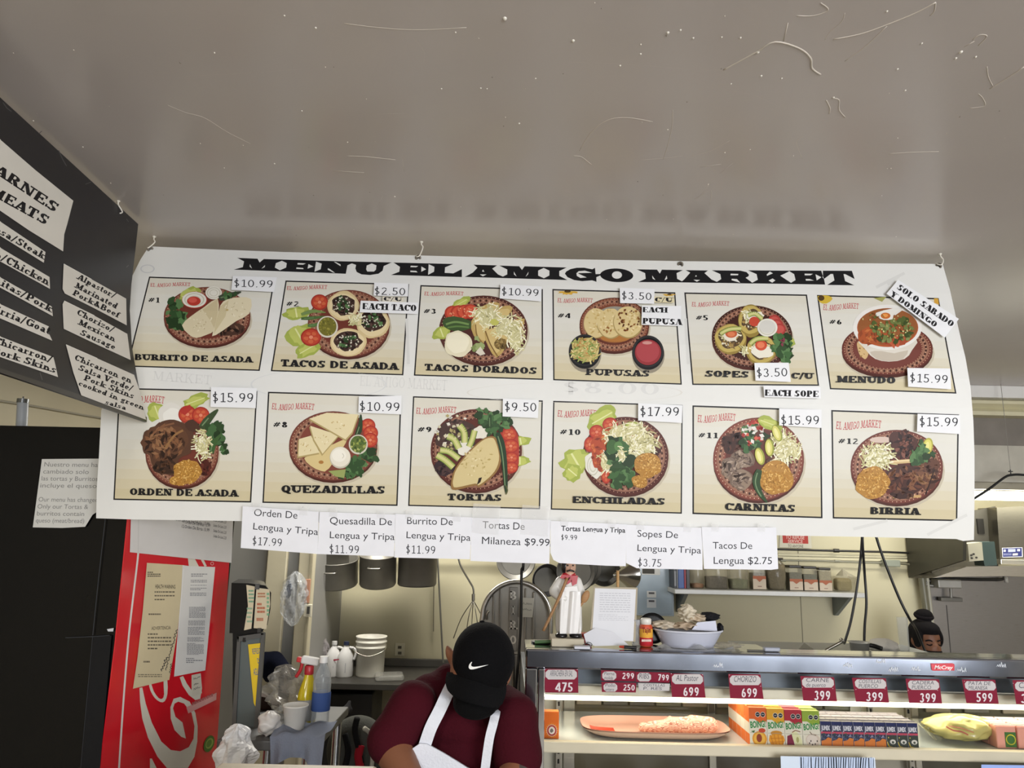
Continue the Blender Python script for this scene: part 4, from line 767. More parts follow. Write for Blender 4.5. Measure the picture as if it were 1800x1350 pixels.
# ------------------------------------------------------------------ black meat price board on the left
BTR = PZ(243, 394, CEIL - .012); BBR = P(258, 742, BTR.y); BTL = PZ(0, 171, CEIL - .012)
bd = plane3(BTR, BBR, BTL); nb = (BBR - BTR).cross(BTL - BTR).normalized()
if nb.dot(EYEP - BTR) < 0: nb = -nb
BOARD = thing('meat_board', 'long black hanging meat board with torn white paper strips', 'sign board', BBR)
xe = -220
out = [bd(243, 394), bd(238, 440), bd(231, 500), bd(228, 545), bd(232, 610), bd(244, 680), bd(258, 742), bd(130, 699), bd(0, 655), bd(xe, 579), bd(xe, -31), bd(0, 171), bd(120, 281)]
m = MB(); m.prism(out, -nb * .006, '#232225'); m.build('panel', 'plastic', BOARD)
a = Art(seed=3); a.layer = 3
for q in ([(103, 264), (110, 280), (117, 292)], [(150, 324), (160, 320)], [(5, 180), (12, 190), (20, 196)], [(222, 385), (226, 390)], [(68, 235), (74, 230)], [(90, 640), (95, 655)], [(222, 470), (226, 466)], [(70, 655), (74, 668)]): a.line(q, 1.3, '#5d5b5c')
a.build('scuff', 'plastic', bd, BOARD, label='pale scuff marks')
a = Art(); a.layer = 2; a.poly([(0, 647), (130, 690), (258, 733), (258, 742), (130, 699), (0, 655)], '#3f3c38'); a.build('lower_edge', 'plastic', bd, BOARD)
def strip(quad, lines, label, h_up=8, col='#d9d5cc'):
    a = Art(); a.layer = 40; a.poly(quad, col, smooth=0)
    a.line([quad[0], quad[1]], 1.2, '#e3e0d8')
    for t, p, q, h in lines: a.slab(t, p, q, h, '#1f1d1f', T=.27, H=.14, lean=0)
    return a.build('paper_strip', 'paper', bd, label=label, cat='label', group='paper strips on the meat board', k=1.05)
strip([(-40, 222), (0, 246), (60, 298), (128, 353), (121, 380), (117, 395), (112, 412), (110, 442), (50, 405), (0, 371), (-40, 345)], [('CARNES', (-35, 288), (95, 374), 17), ('MEATS', (-22, 340), (79, 396), 17)], 'largest torn white paper heading CARNES MEATS on the black board')
strip([(-60, 372), (0, 390), (79, 443), (76, 462), (0, 415), (-60, 380)], [('ilanesa/Steak', (-46, 386), (75, 456), 12)], 'paper strip ending in Steak on the black board')
strip([(-60, 402), (0, 436), (86, 487), (87, 508), (0, 460), (-60, 430)], [('Pollo/Chicken', (-48, 432), (83, 502), 13)], 'paper strip ending in Chicken on the black board')
strip([(-60, 458), (0, 488), (90, 539), (92, 556), (0, 506), (-60, 478)], [('Carnitas/Pork', (-48, 477), (88, 549), 12)], 'paper strip ending in Pork on the black board')
strip([(-60, 508), (0, 535), (85, 574), (82, 580), (91, 599), (0, 560), (-60, 535)], [('Birria/Goat', (-22, 544), (85, 588), 13)], 'paper strip ending in Goat on the black board')
strip([(-60, 568), (0, 592), (93, 628), (96, 640), (101, 663), (0, 628), (-60, 606)], [('Chicarron/', (-14, 602), (89, 638), 12), ('Pork Skins', (-16, 620), (96, 656), 12)], 'paper strip ending in Pork Skins at the lower middle of the board')
strip([(111, 464), (160, 491), (221, 525), (222, 572), (165, 542), (113, 516), (109, 508)], [('Alpastor/', (134, 490), (200, 525), 10), ('Marinated', (130, 505), (203, 543), 10), ('Pork&Beef', (126, 518), (207, 559), 10)], 'torn paper strip for marinated pork and beef, uppermost in the right column')
strip([(112, 529), (165, 555), (223, 587), (229, 633), (170, 606), (111, 578), (109, 535)], [('Chorizo/', (133, 552), (197, 585), 10), ('Mexican', (136, 570), (200, 601), 10), ('Sausage', (139, 588), (200, 615), 10)], 'torn paper strip for Mexican sausage, middle of the right column')
strip([(115, 606), (170, 630), (235, 659), (246, 690), (256, 738), (200, 717), (142, 695), (128, 655)], [('Chicarron en', (129, 632), (229, 674), 10), ('Salsa Verde/', (136, 650), (231, 688), 10), ('Pork Skins', (146, 668), (233, 701), 10), ('cooked in green', (136, 677), (251, 721), 9), ('salsa', (183, 710), (220, 721), 8)], 'largest torn paper strip in the right column, for skins in green salsa')
p0 = bd(206, 363, 60); t = V((p0.x, p0.y, CEIL + .001)) - nb * .0
h = MB(); h.lathe([(.001, 0), (.005, 0), (.0045, -.003), (.002, -.005)], t, '#d9d4c8', 12); h.tube([t, t + V((.0, 0, -.01)), p0 + V((0, .006, .004)), p0 + nb * .008 + V((0, .012, -.012)), p0 + nb * .006 + V((0, .004, -.02))], .0019, '#e4dfd4')
h.build('ceiling_hook', 'plastic', label='white cup hook holding the black meat board', cat='hook', group='cup hooks in the ceiling')

# ------------------------------------------------------------------ tall drink cooler: black back, red side with white script
CA, CB = P(203, 1130, 2.25), P(394, 1130, 2.88)
ctop = P(100, 750, 2.25).z
dirc = V((CB.x - CA.x, CB.y - CA.y, 0)).normalized(); nc = V((dirc.y, -dirc.x, 0))
fa, fb = V((CA.x, CA.y, 0)), V((CB.x, CB.y, 0)); wl = -2.28
COOL = thing('drink_cooler', 'tall drink cooler with black back and red side panel carrying white script', 'cooler', (fa + fb) / 2 - nc * .3)
m = MB(); m.prism([fa - nc * .004, fb - nc * .004, V((wl + .1, CB.y + .02, 0)), V((wl, CA.y, 0))], (0, 0, ctop), '#050507'); m.build('body', 'black_gloss', COOL)
cs = planemap(fa, nc)
m = MB(); m.prism([cs(228, 880), cs(203, 1130), cs(170, 1400), cs(375, 1400), cs(394, 1130), cs(410, 880)], -nc * .003, '#cc1d29'); SP = m.build('side_panel', 'gloss', COOL, label='red side panel with white script')
def cart(**k): a = Art(**k); a.layer = 10; return a
a = cart(); a.curve([(246, 905), (243, 970), (235, 1040), (226, 1120), (217, 1230), (209, 1350)], 3.2, '#dcd8d4'); a.build('pinstripe', 'gloss', cs, COOL, label='white pinstripe')
# white script strokes, traced on the panel (zoom frame 150,900, scale 1/3)
a = cart(ox=150, oy=900, sc=1 / 3)
W_ = '#d9d4c6'
a.poly([(285, 928), (300, 925), (318, 1010), (350, 1110), (400, 1210), (450, 1255), (500, 1262), (545, 1240), (570, 1195), (575, 1130), (560, 1060), (520, 1010), (490, 1000), (470, 1010), (462, 1035), (475, 1080), (512, 1110), (530, 1195), (505, 1185), (470, 1150), (450, 1090), (448, 1030), (465, 985), (500, 975), (550, 1000), (580, 1060), (592, 1130), (590, 1210), (575, 1290), (540, 1350), (430, 1350), (380, 1290), (330, 1190), (300, 1090), (288, 1000)], W_)
a.poly([(335, 905), (345, 900), (360, 945), (385, 980), (405, 985), (415, 960), (412, 890), (432, 890), (432, 960), (418, 998), (395, 1002), (365, 980), (342, 940)], W_, smooth=2)
a.poly([(497, 872), (515, 865), (535, 905), (560, 940), (560, 860), (608, 850), (615, 930), (605, 985), (580, 992), (545, 965), (512, 915)], W_)
a.poly([(540, 240), (575, 243), (600, 290), (545, 285)], W_); a.poly([(605, 245), (620, 245), (640, 285), (628, 288)], W_); a.poly([(340, 1300), (350, 1300), (375, 1350), (340, 1350)], W_)
a.ring(668, 272, 9, 9, 2.5, '#d8b4b0'); a.build('script_lettering', 'gloss', cs, SP, label='white flowing script letters')
bk = depthmap(2.245)
a = Art(); a.layer = 3; a.line([(185, 912), (174, 1010), (163, 1117)], 1.2, '#33363c').line([(115, 1121), (163, 1119), (193, 1117)], 1.6, '#2a2c31').line([(163, 1119), (152, 1240), (142, 1350)], 1.2, '#33363c').poly([(163, 1120), (196, 1117), (176, 1350), (142, 1350)], '#0d0f15').poly([(188, 1106), (200, 1104), (199, 1110), (190, 1110)], '#b9bcc0')
a.build('door_seam', 'black_gloss', bk, COOL, label='thin seam and small pale badge on the black back')
m = MB(); c = P(28, 750, 2.6); t0 = V((P(40, 750, 2.6).x, 2.6, ctop)); t1 = V((P(41, 700, 2.6).x, 2.6, P(41, 703, 2.6).z))
m.cyl(t0, t1, .018, .018, '#b9bec3'); o = m.build('tube_lamp', 'plastic', label='grey lamp tube standing on the black cooler', cat='lamp tube')
m = MB(); m.cyl(t1 - V((0, 0, .012)), t1 + V((0, 0, .003)), .0192, .0192, '#7d8083'); m.cyl(t1, t1 + V((0, 0, .012)), .003, .003, '#6d6b66'); m.build('end_cap', 'metal' if 'metal' in MATS else 'steel', o)
m = MB(); m.tube([PX(-30, 700, LX + .012), PX(60, 714, LX + .012), PX(150, 730, LX + .012), PX(240, 745, LX + .012)], .005, '#a9a494'); m.build('wall_conduit', 'plastic', label='thin pale conduit along the left wall above the cooler', cat='conduit')
# handwritten note on the cooler's back, papers taped to the red side
a = Art(seed=9); a.layer = 30; a.poly([(74, 807), (200, 806), (200, 880), (163, 905), (150, 926), (110, 928), (58, 927)], '#c9c8c3')
for i, (t, x0, x1) in enumerate((('Nuestro menu ha', 78, 172), ('cambiado solo', 76, 156), ('las tortas y Burritos', 73, 172), ('incluye el queso', 71, 170), ('', 0, 0), ('Our menu has changed', 68, 172), ('Only our Tortas &', 66, 155), ('burritos contain', 65, 148), ('queso (meat/bread)', 63, 148))):
    if t: a.text(t, (x0, 820 + i * 12.3), (x1, 821 + i * 12.3), 8, '#7d7d7b', lean=.1)
a.build('handwritten_note', 'paper', bk, label='wrinkled handwritten note taped to the black cooler beside the banner', cat='note', k=.95)
def taped(quad, label, name='notice', col='#d8d6d2', seed=1, draw=None):
    a = cart(ox=150, oy=900, sc=1 / 3, seed=seed); a.layer = 60; a.poly(quad, col); draw(a)
    return a.build(name, 'paper', cs, label=label, cat='notice', group='papers taped to the red cooler side')
def d1(a):
    a.line([(278, 20), (276, 215)], 3, '#bfbdbb')
    for i, (x0, y0, w) in enumerate(((470, 45, 180), (510, 58, 145), (505, 82, 145))): a.text(['10.Orden De Enchiladas 17.99', '11.Orden De Carnitas 15.99', '12.Orden De Birria 15.99'][i], (x0, y0), (x0 + w, y0 + w * .15), 17, '#4a4a4c', .01)
    for i in range(4): a.text('Sodas De Lata 2.25', (672, 48 + i * 28), (740, 60 + i * 28), 14, '#58585a', .01)
taped([(238, 0), (778, 0), (775, 100), (768, 268), (500, 240), (232, 212)], 'white menu sheet in plastic sleeve at the top of the red cooler side', draw=d1, col='#cfccca')
def d2(a):
    a.text('HEALTH WARNING', (366, 402), (472, 404), 20, '#4d463a', .02); a.rules(362, 418, 468, 478, 3, '#6b6252', .35); a.rules(325, 315, 395, 345, 3, '#5d5546', .6); a.text('ADVERTENCIA', (346, 622), (448, 618), 18, '#5d5546', .01); a.rules(326, 640, 450, 735, 5, '#6b6252', .4); a.rules(330, 535, 395, 548, 1, '#6b6252', .6); a.rules(303, 785, 365, 800, 1, '#6b6252', .6); a.rules(275, 855, 400, 875, 2, '#7d735f', .5)
    a.scrawl((400, 840), (435, 765), 16, 5, '#26262c', 4); a.scrawl((422, 835), (485, 620), 12, 12, '#26262c', 3.5); a.scrawl((445, 850), (455, 800), 10, 4, '#26262c', 3)
taped([(322, 268), (510, 280), (500, 480), (482, 640), (440, 885), (248, 932), (272, 770), (300, 520)], 'yellowed warning notice on the red cooler side', seed=4, draw=d2, col='#cdbf9c')
def d3(a):
    for y0, y1, n in ((325, 345, 2), (358, 375, 2), (385, 390, 1), (400, 415, 2), (425, 445, 3), (500, 560, 12), (572, 600, 6), (606, 650, 8), (660, 685, 5), (692, 755, 12), (770, 800, 3)): a.rules(555 - (y0 - 325) * .06, y0, 640 - (y0 - 325) * .05, y1, n, '#8a8a8d', .55)
    a.line([(515, 300), (468, 860)], 5, '#e2dfdc')
taped([(510, 280), (545, 285), (682, 290), (660, 520), (630, 835), (465, 868), (490, 650)], 'white printed form in clear tape on the red cooler side', seed=5, draw=d3)
def d4(a): a.scrawl((570, 885), (605, 870), 12, 5, '#33333a'); a.scrawl((570, 915), (595, 905), 12, 4, '#33333a'); a.scrawl((570, 940), (605, 925), 12, 4, '#33333a')
taped([(562, 860), (605, 852), (612, 955), (560, 975)], 'small handwritten slip below the printed form', seed=6, draw=d4, col='#cfc8b8')
taped([(530, 1030), (690, 952), (688, 990), (540, 1062)], 'slanted strip of pinkish masking tape on the red cooler side', seed=7, draw=lambda a: a.rules(560, 1005, 670, 1025, 1, '#a85f5c', .8, -.45), col='#cf9a94', name='tape_strip')
def d6(a): a.ell(652, 1220, 18, 30, '#8fa04c', 25); a.ell(650, 1220, 12, 22, '#5f7a34', 25)
taped(Art().epts(650, 1222, 26, 46, 20, 24), 'oval lime sticker low on the red cooler side', seed=8, draw=d6, col='#4c6a28', name='sticker')

# ------------------------------------------------------------------ prep table with the drink dispenser and bottles
PT = P(550, 1286, 2.62).z
tx0, tx1 = P(402, 1283, 2.6).x, P(570, 1283, 2.6).x
T = thing('prep_table', 'steel prep table behind the counter carrying bottles and the drink dispenser', 'table', ((tx0 + tx1) / 2, 2.8, 0))
m = MB(); m.bx((tx0, 2.5, PT - .03), (tx1, 2.98, PT), '#5f6061', .004); m.build('table_top', 'dull_steel', T)
for x in (tx0 + .03, tx1 - .03):
    for y in (2.54, 2.94): m = MB(); m.cyl((x, y, 0), (x, y, PT - .03), .016, .016, '#b9bbbd'); m.build('leg', 'steel', T)
m = MB(); m.bx((tx0 + .02, 2.52, .25), (tx1 - .02, 2.96, .27), '#6d6f70'); m.build('under_shelf', 'dull_steel', T)
# drink dispenser
D0 = 2.66
dx0, dx1 = P(409, 1200, D0).x, P(474, 1200, D0).x
dp = lambda x, y, k=0: P(x, y, D0 - k)
D = thing('drink_dispenser', 'black drink dispenser with paper panels on its drum and a glass front', 'dispenser', ((dx0 + dx1) / 2, D0 + .15, PT))
zt = dp(440, 1117).z
def wedge(pts, Y, dep, shrink, col):   # outline at Y whose far side follows the sight line, so only its front shows
    pts = [V(q) for q in pts]; cx = sum(q.x for q in pts) / len(pts); back = [V((cx + (q.x - cx) * shrink + cx / Y * dep, q.y + dep, q.z)) for q in pts]; n = len(pts); m = MB()
    tri = tessellate_polygon([pts]); m.add(pts + back, [list(t) for t in tri] + [[i + n for i in t] for t in tri] + [[i, (i + 1) % n, n + (i + 1) % n, n + i] for i in range(n)], col); return m
m = wedge([V((P(x, y, D0 + .012).x, D0 + .012, max(PT + .001, P(x, y, D0 + .012).z))) for x, y in ((404, 1330), (409, 1110), (464, 1112), (443, 1330))], D0, .2, .8, '#17181a'); m.build('cabinet', 'black_gloss', D)
m = MB(); za, zb = dp(440, 1113).z, dp(440, 1025).z
prof = [(dp(409, 1070).x, za), (dp(432, 1110).x, za), (dp(462, 1110).x, za + .006), (dp(472, 1095).x, za + .03), (dp(477, 1070).x, (za + zb) / 2), (dp(478, 1045).x, zb - .03), (dp(468, 1030).x, zb - .006), (dp(440, 1024).x, zb), (dp(409, 1022).x, zb)]
m = wedge([V((x, D0 - .01, z)) for x, z in prof], D0, .2, .8, '#141416'); m.build('drum', 'black_gloss', D)
dm = depthmap(D0 - .012)
for q, lab in (([(433, 1028), (448, 1031), (446, 1060), (442, 1105), (429, 1108), (436, 1065)], 'cream paper with green print, narrower'), ([(451, 1033), (474, 1036), (475, 1062), (468, 1106), (446, 1104), (449, 1060)], 'cream paper with red and green print')):
    a = Art(seed=len(lab)); a.layer = 20; a.poly(q, '#c3b79c'); x0 = q[0][0]
    if x0 < 440: a.rules(437, 1037, 447, 1062, 4, '#5c8f74', .5); a.rules(434, 1068, 444, 1098, 4, '#7a9a80', .45)
    else: a.rules(453, 1042, 467, 1052, 2, '#a06a4c', .6); a.rules(452, 1060, 467, 1080, 3, '#a5583c', .6); a.rules(451, 1086, 464, 1094, 1, '#a86a50', .7); a.rules(469, 1042, 474, 1085, 6, '#5c9a78', .6)
    a.build('paper_panel', 'paper', dm, D, label=lab)
m = MB(); m.bx(dp(452, 1112, .02), dp(460, 1104, .012), '#2d2c2b'); m.bx(dp(448, 1036, .02), dp(457, 1026, .012), '#4a4a4a'); m.build('latch', 'plastic', D)
m = MB(); y0 = D0 - .004   # framed front
for q in ([(417, 1119), (464, 1112), (464, 1120), (417, 1128)], [(417, 1119), (423, 1119), (414, 1281), (407, 1281)], [(459, 1113), (465, 1113), (453, 1281), (446, 1281)]): m.prism([P(x, y, y0) for x, y in q], (0, .014, 0), '#4d4d4b')
m.bx(P(427, 1121, y0 - .003), P(432, 1128, y0 + .005), '#111112'); m.build('front_frame', 'plastic', D)
m = MB(); m.prism([P(x, y, D0 + .004) for x, y in ((421, 1126), (460, 1119), (448, 1281), (411, 1281))], (0, .004, 0), '#59605f'); m.build('front_glass', 'black_gloss', D, label='dark glass front')
a = Art(seed=3); a.layer = 4; a.poly([(436, 1133), (462, 1130), (450, 1244), (446, 1236)], '#d3b52c'); a.text('REFRESCO', (444, 1150), (461, 1148), 10, '#4b5f80', .01); a.text('DE', (453, 1166), (459, 1165), 9, '#4b5f80', .01); a.text('AGUA', (446, 1187), (457, 1186), 12, '#3f5c8c', .01); a.build('sign_sticker', 'paper', depthmap(D0 - .001), D, label='yellow pointed sticker with blue letters')
a = Art(); a.layer = 1
# spray bottle, water bottle, cup
def stand(px, pyb, Y, ztop=None): p = P(px, pyb, Y); return V((p.x, Y, ztop if ztop is not None else p.z))
b = stand(536, 1283, 2.72, PT); s = mpp(2.72)
SB = thing('spray_bottle', 'yellow spray bottle with white and red trigger head', 'spray bottle', b)
m = MB(); m.lathe([(.001, 0), (.034, 0), (.036, .01), (.036, .08), (.034, .1), (.026, .125), (.017, .15), (.014, .165)], b, '#cbb520', 24, sq=.7); m.build('bottle', 'jar_plastic' if 0 else 'gloss', SB)
m = MB(); m.lathe([(.036, .012), (.0372, .02), (.0372, .075), (.036, .08)], b, '#9a9a98', 24, sq=.7); m.build('label_band', 'paper', SB)
m = MB(); m.lathe([(.015, .16), (.016, .162), (.016, .185), (.012, .19)], b, '#b32a34', 20); m.build('collar', 'plastic', SB)
m = MB(); m.box(b + V((.002, 0, .205)), (.062, .024, .026), '#d9d8d6', rot(0, 8, 0), .006); m.box(b + V((-.036, 0, .208)), (.018, .018, .018), '#c23034', rot(0, 8, 0), .004); m.build('spray_head', 'plastic', SB, label='white spray head with red nozzle')
m = MB(); m.tube([b + V((-.026, 0, .2)), b + V((-.03, 0, .175)), b + V((-.044, 0, .15))], .006, '#b3262e'); m.build('trigger', 'plastic', SB, label='red trigger')
b = stand(561, 1283, 2.66, PT)
WB = thing('water_bottle', 'clear plastic water bottle with white cap beside the spray bottle', 'bottle', b)
m = MB(); m.lathe([(.001, 0), (.026, 0), (.03, .006), (.029, .05), (.03, .055), (.029, .1), (.03, .15), (.026, .175), (.014, .2), (.0125, .205), (.0125, .212)], b, '#c9d0d4', 24); m.build('bottle', 'jar_plastic', WB)
m = MB(); m.cyl(b + V((0, 0, .21)), b + V((0, 0, .23)), .0145, .0145, '#e4e4e2'); m.build('cap', 'plastic', WB)
m = MB(); m.lathe([(.0302, .058), (.0312, .06), (.0312, .115), (.0302, .117)], b, '#3b5590', 24); m.build('label_band', 'paper', WB, label='blue label')
b = stand(517, 1283, 2.6, PT)
m = MB(); m.lathe([(.001, 0), (.028, 0), (.03, .004), (.039, .082), (.0415, .083), (.0415, .087), (.038, .087), (.029, .008), (.001, .006)], b, '#d6d4ce', 28); m.build('foam_cup', 'paper', label='white foam cup in front of the spray bottle', cat='cup')
# towel draped over the table edge
def tw(u, v):
    x = P(476 + 96 * u, 1300, 2.5).x; w = .012 * math.sin(9 * u + 3 * v) + .006 * math.sin(23 * u)
    if v < .45: y, z = 2.66 - .17 * v / .45, PT + .012 + .012 * math.sin(7 * u) ** 2 + .01 * math.sin(6 * v + 5 * u) ** 2
    else: q = (v - .45) / .55; y, z = 2.49 - .01 * q + w * q, PT + .018 - (.085 + .025 * math.sin(3 + 4 * u)) * q
    return V((x + .02 * (v - .5) * (1 - u), y, z))
m = MB(); m.grid(tw, 40, 30, '#7d8494'); m.build('dish_towel', 'cloth', label='grey blue dish towel draped over the table edge', cat='towel')
def bag(name, c, r, col, label, kind='film', seed=1, lump=.25, n=26, cat='bag', **kw):
    rd = random.Random(seed); ph = [(rd.uniform(0, 6.28), rd.randint(2, 9), rd.randint(2, 9), rd.random()) for _ in range(10)]; m = MB(); c = V(c)
    def f(u, v):
        t, a = math.pi * v, 2 * math.pi * u; k = 1 + lump * sum(w * math.sin(i * a + p) * math.sin(j * t) for p, i, j, w in ph) / 2.2
        return c + V((r[0] * k * math.sin(t) * math.cos(a), r[1] * k * math.sin(t) * math.sin(a), -r[2] * math.cos(t) * (1 + .15 * lump * math.sin(3 * a))))
    m.grid(f, n, n, col, sm=kw.pop('sm', True)); return m.build(name, kind, label=label, cat=cat, **kw)
c = P(414, 1318, 2.35); bag('plastic_bag', (c.x, 2.35, c.z - .02), (.05, .05, .085), '#dcdcdd', 'crumpled white plastic bag beside the red cooler side', 'plastic', 4, .55, sm=False)
m = MB()
c = P(497, 1255, 2.85); bag('plastic_bag', (c.x, 2.85, PT + .085), (.06, .06, .08), '#b9b4aa', 'clear crinkled bag behind the foam cup', 'film', 6, .4, sm=False)
c = P(458, 1300, 2.56); bag('plastic_bag', (c.x + .02, 2.57, PT + .035), (.035, .04, .036), '#cfccc8', 'small whitish crumpled bag beside the dispenser glass', 'plastic', 7, .4)
x0, x1 = P(452, 1260, 2.9).x, P(482, 1260, 2.9).x; z1 = P(470, 1225, 2.9).z
m = MB(); m.prism([V((P(x, y, 2.9).x, 2.9, max(PT + .001, P(x, y, 2.9).z - (.05 if y > 1260 else 0)))) for x, y in ((450, 1222), (466, 1226), (482, 1242), (481, 1268), (449, 1268))], (0, .06, 0), '#3a2a20'); m.build('cardboard_box', 'paper', label='dark brown cardboard box behind the dispenser', cat='box')
# dark blue gloves hanging on a hook of the door post
m = MB(); g = lambda x, y, Y=4.32: P(x, y, Y)
for p0, r0, p1, r1 in (((466, 1158), .03, (482, 1162), .04), ((482, 1162), .042, (500, 1182), .035), ((500, 1182), .03, (512, 1184), .027), ((478, 1175), .035, (492, 1200), .02), ((466, 1165), .04, (474, 1190), .025)): m.cap(g(*p0), r0 * 1.3, g(*p1), r1 * 1.3, '#0c1020')
organic(m, 'oven_mitt', 'cloth', .01, label='pair of dark navy cloth mitts hanging beside the door post', cat='mitt')
m = MB(); 
# clear bag hung on the door post with a strip gauge
c = P(516, 1052, 4.3); bag('plastic_bag', c, (.065, .05, .14), '#cfd2d4', 'clear crumpled bag hung on the kitchen door post', 'film', 12, .45, sm=False)
c = P(507, 1035, 4.33); bag('cloth_rag', c, (.018, .02, .05), '#3a4356', 'blue rag inside the clear bag on the door post', 'cloth', 13, .3, cat='rag')
m = MB(); dq = lambda x, y: P(x, y, 4.362)
m.bx(dq(537, 1018), dq(543, 1060) + V((0, .012, 0)), '#c08d72', .002); o = m.build('strip_thermometer', 'plastic', label='orange and cream strip gauge on the door post', cat='thermometer')
m = MB(); m.bx(dq(534, 1062), dq(547, 1085) + V((0, .014, 0)), '#cfc9b4', .004); o = m.build('wall_switch', 'plastic', label='cream switch box on the door post below the strip gauge', cat='switch')
m = MB(); m.bx(dq(540, 1066) - V((0, .003, 0)), dq(544, 1079) + V((0, .004, 0)), '#4b4a45'); m.build('display', 'plastic', o)
# ------------------------------------------------------------------ steel worktable at the back with jugs and bucket
TB = P(650, 1201, 4.62).z; x0, x1 = P(540, 1200, 4.7).x, P(850, 1200, 4.7).x
T = thing('work_table', 'long dark steel worktable along the back wall below the pots', 'table', ((x0 + x1) / 2, 4.9, 0))
m = MB(); m.bx((x0, 4.6, TB - .035), (x1, 5.22, TB), '#45433f', .004); m.build('table_top', 'dull_steel', T)
m = MB(); zs = P(720, 1158, 5.2).z; m.bx((x0, 5.19, TB), (x1, 5.22, zs), '#605e59', .003); m.build('backsplash', 'dull_steel', T)
for x in (x0 + .05, x1 - .05):
    for y in (4.65, 5.15): m = MB(); m.cyl((x, y, 0), (x, y, TB - .035), .02, .02, '#77757a'); m.build('leg', 'dull_steel', T)
m = MB(); m.bx((x0 + .03, 4.64, .12), (x1 - .03, 5.16, .14), '#2d2c2b'); m.build('under_shelf', 'dull_steel', T)
m = MB(); xs = P(652, 1240, 4.68).x; m.bx((x0 + .05, 4.72, .141), (xs, 5.1, TB - .08), '#141416', .01); m.build('storage_bin', 'plastic', label='black storage bin under the steel worktable', cat='bin')
c = P(556, 1170, 4.85); bag('plastic_bag', (c.x, 4.85, TB + .118), (.075, .06, .118), '#b5aeb2', 'grey plastic shopping bag standing beside the white jugs', 'jar_plastic', 15, .3, sm=False)
def jug(px, h, cap, label, ld):
    b = stand(px, 1195, 4.8, TB); J = thing('bleach_jug', label, 'jug', b, 'white jugs on the worktable'); s = h / .2
    m = MB(); m.lathe([(.001, 0), (.05, 0), (.053, .006), (.053, .1), (.05, .125), (.036, .15), (.02, .172), (.016, .178), (.016, .19)], b, '#c9c8c6', 24, sq=.75); m.build('bottle', 'plastic', J)
    m = MB(); m.tube([b + V((.02, 0, .172)), b + V((.05, 0, .165)), b + V((.062, 0, .14)), b + V((.052, 0, .1))], .008, '#c9c8c6'); m.build('handle', 'plastic', J)
    m = MB(); m.cyl(b + V((0, 0, .186)), b + V((0, 0, .206)), .017, .016, cap); m.build('cap', 'plastic', J)
    a = Art(); a.layer = 1; pb = lambda u, v: None
    m = MB(); f = 4.8 - .0405
    if ld: m.add([b + V((-.045, -.0412, .1)), b + V((.045, -.0412, .104)), b + V((.045, -.0412, .11)), b + V((.0, -.0412, .094)), b + V((-.045, -.0412, .108))], [[0, 3, 1, 2, 3, 4][:3], [0, 1, 2], [0, 3, 4]], '#a02c44'); m.bx(b + V((-.03, -.0415, .055)), b + V((.01, -.041, .068)), '#55555c')
    else: m.bx(b + V((-.02, -.0415, .03)), b + V((.012, -.041, .085)), '#8d8f96')
    m.build('label_print', 'paper', J)
jug(584, .2, '#c4c4c2', 'white jug with red label band on the worktable', 1); jug(605, .19, '#1d2540', 'white jug with dark cap beside the bucket', 0)
b = stand(649, 1197, 4.85, TB); s = mpp(4.85)
B = thing('bucket', 'white plastic bucket with ribbed rim on the worktable', 'bucket', b)
m = MB(); r = 25 * s; h = 64 * s
m.lathe([(.001, 0), (r * .9, 0), (r * .93, .008), (r * .97, h * .7), (r * 1.04, h * .71), (r * 1.04, h * .75), (r * .98, h * .76), (r * .985, h * .83), (r * 1.05, h * .84), (r * 1.05, h * .88), (r, h * .89), (r, h * .96), (r * 1.05, h * .97), (r * 1.05, h), (r * .97, h), (r * .96, h * .8), (r * .85, .01), (.001, .01)], b, '#d3d0c4', 36); m.build('pail', 'plastic', B)
m = MB(); m.tube([b + V((r * 1.04, 0, h * .8)), b + V((r * 1.0, -.08, h * .68)), b + V((0, -r * 1.15, h * .55)), b + V((-r * 1.0, -.08, h * .68)), b + V((-r * 1.04, 0, h * .8))], .0025, '#b9b6aa'); m.build('handle', 'steel', B)
c = P(684, 1190, 4.75); m = MB(); m.box((c.x, 4.75, TB + .018), (.17, .14, .03), '#9b9a94', rot(0, 0, 12), .01); m.build('plastic_tray', 'jar_plastic', label='shallow clear plastic tray beside the bucket', cat='tray')
# outlet
m = MB(); q = lambda x, y: P(x, y, BY - .003); m.bx(q(695, 1130), q(711, 1153) + V((0, -.008, 0)), '#d9d3ba', .003); o = m.build('wall_outlet', 'plastic', label='cream wall outlet above the worktable', cat='outlet')
m = MB()
for y in (1135, 1145): m.bx(q(700, y) + V((0, -.012, 0)), q(706, y + 5) + V((0, -.007, 0)), '#5b5648')
m.build('socket', 'plastic', o)
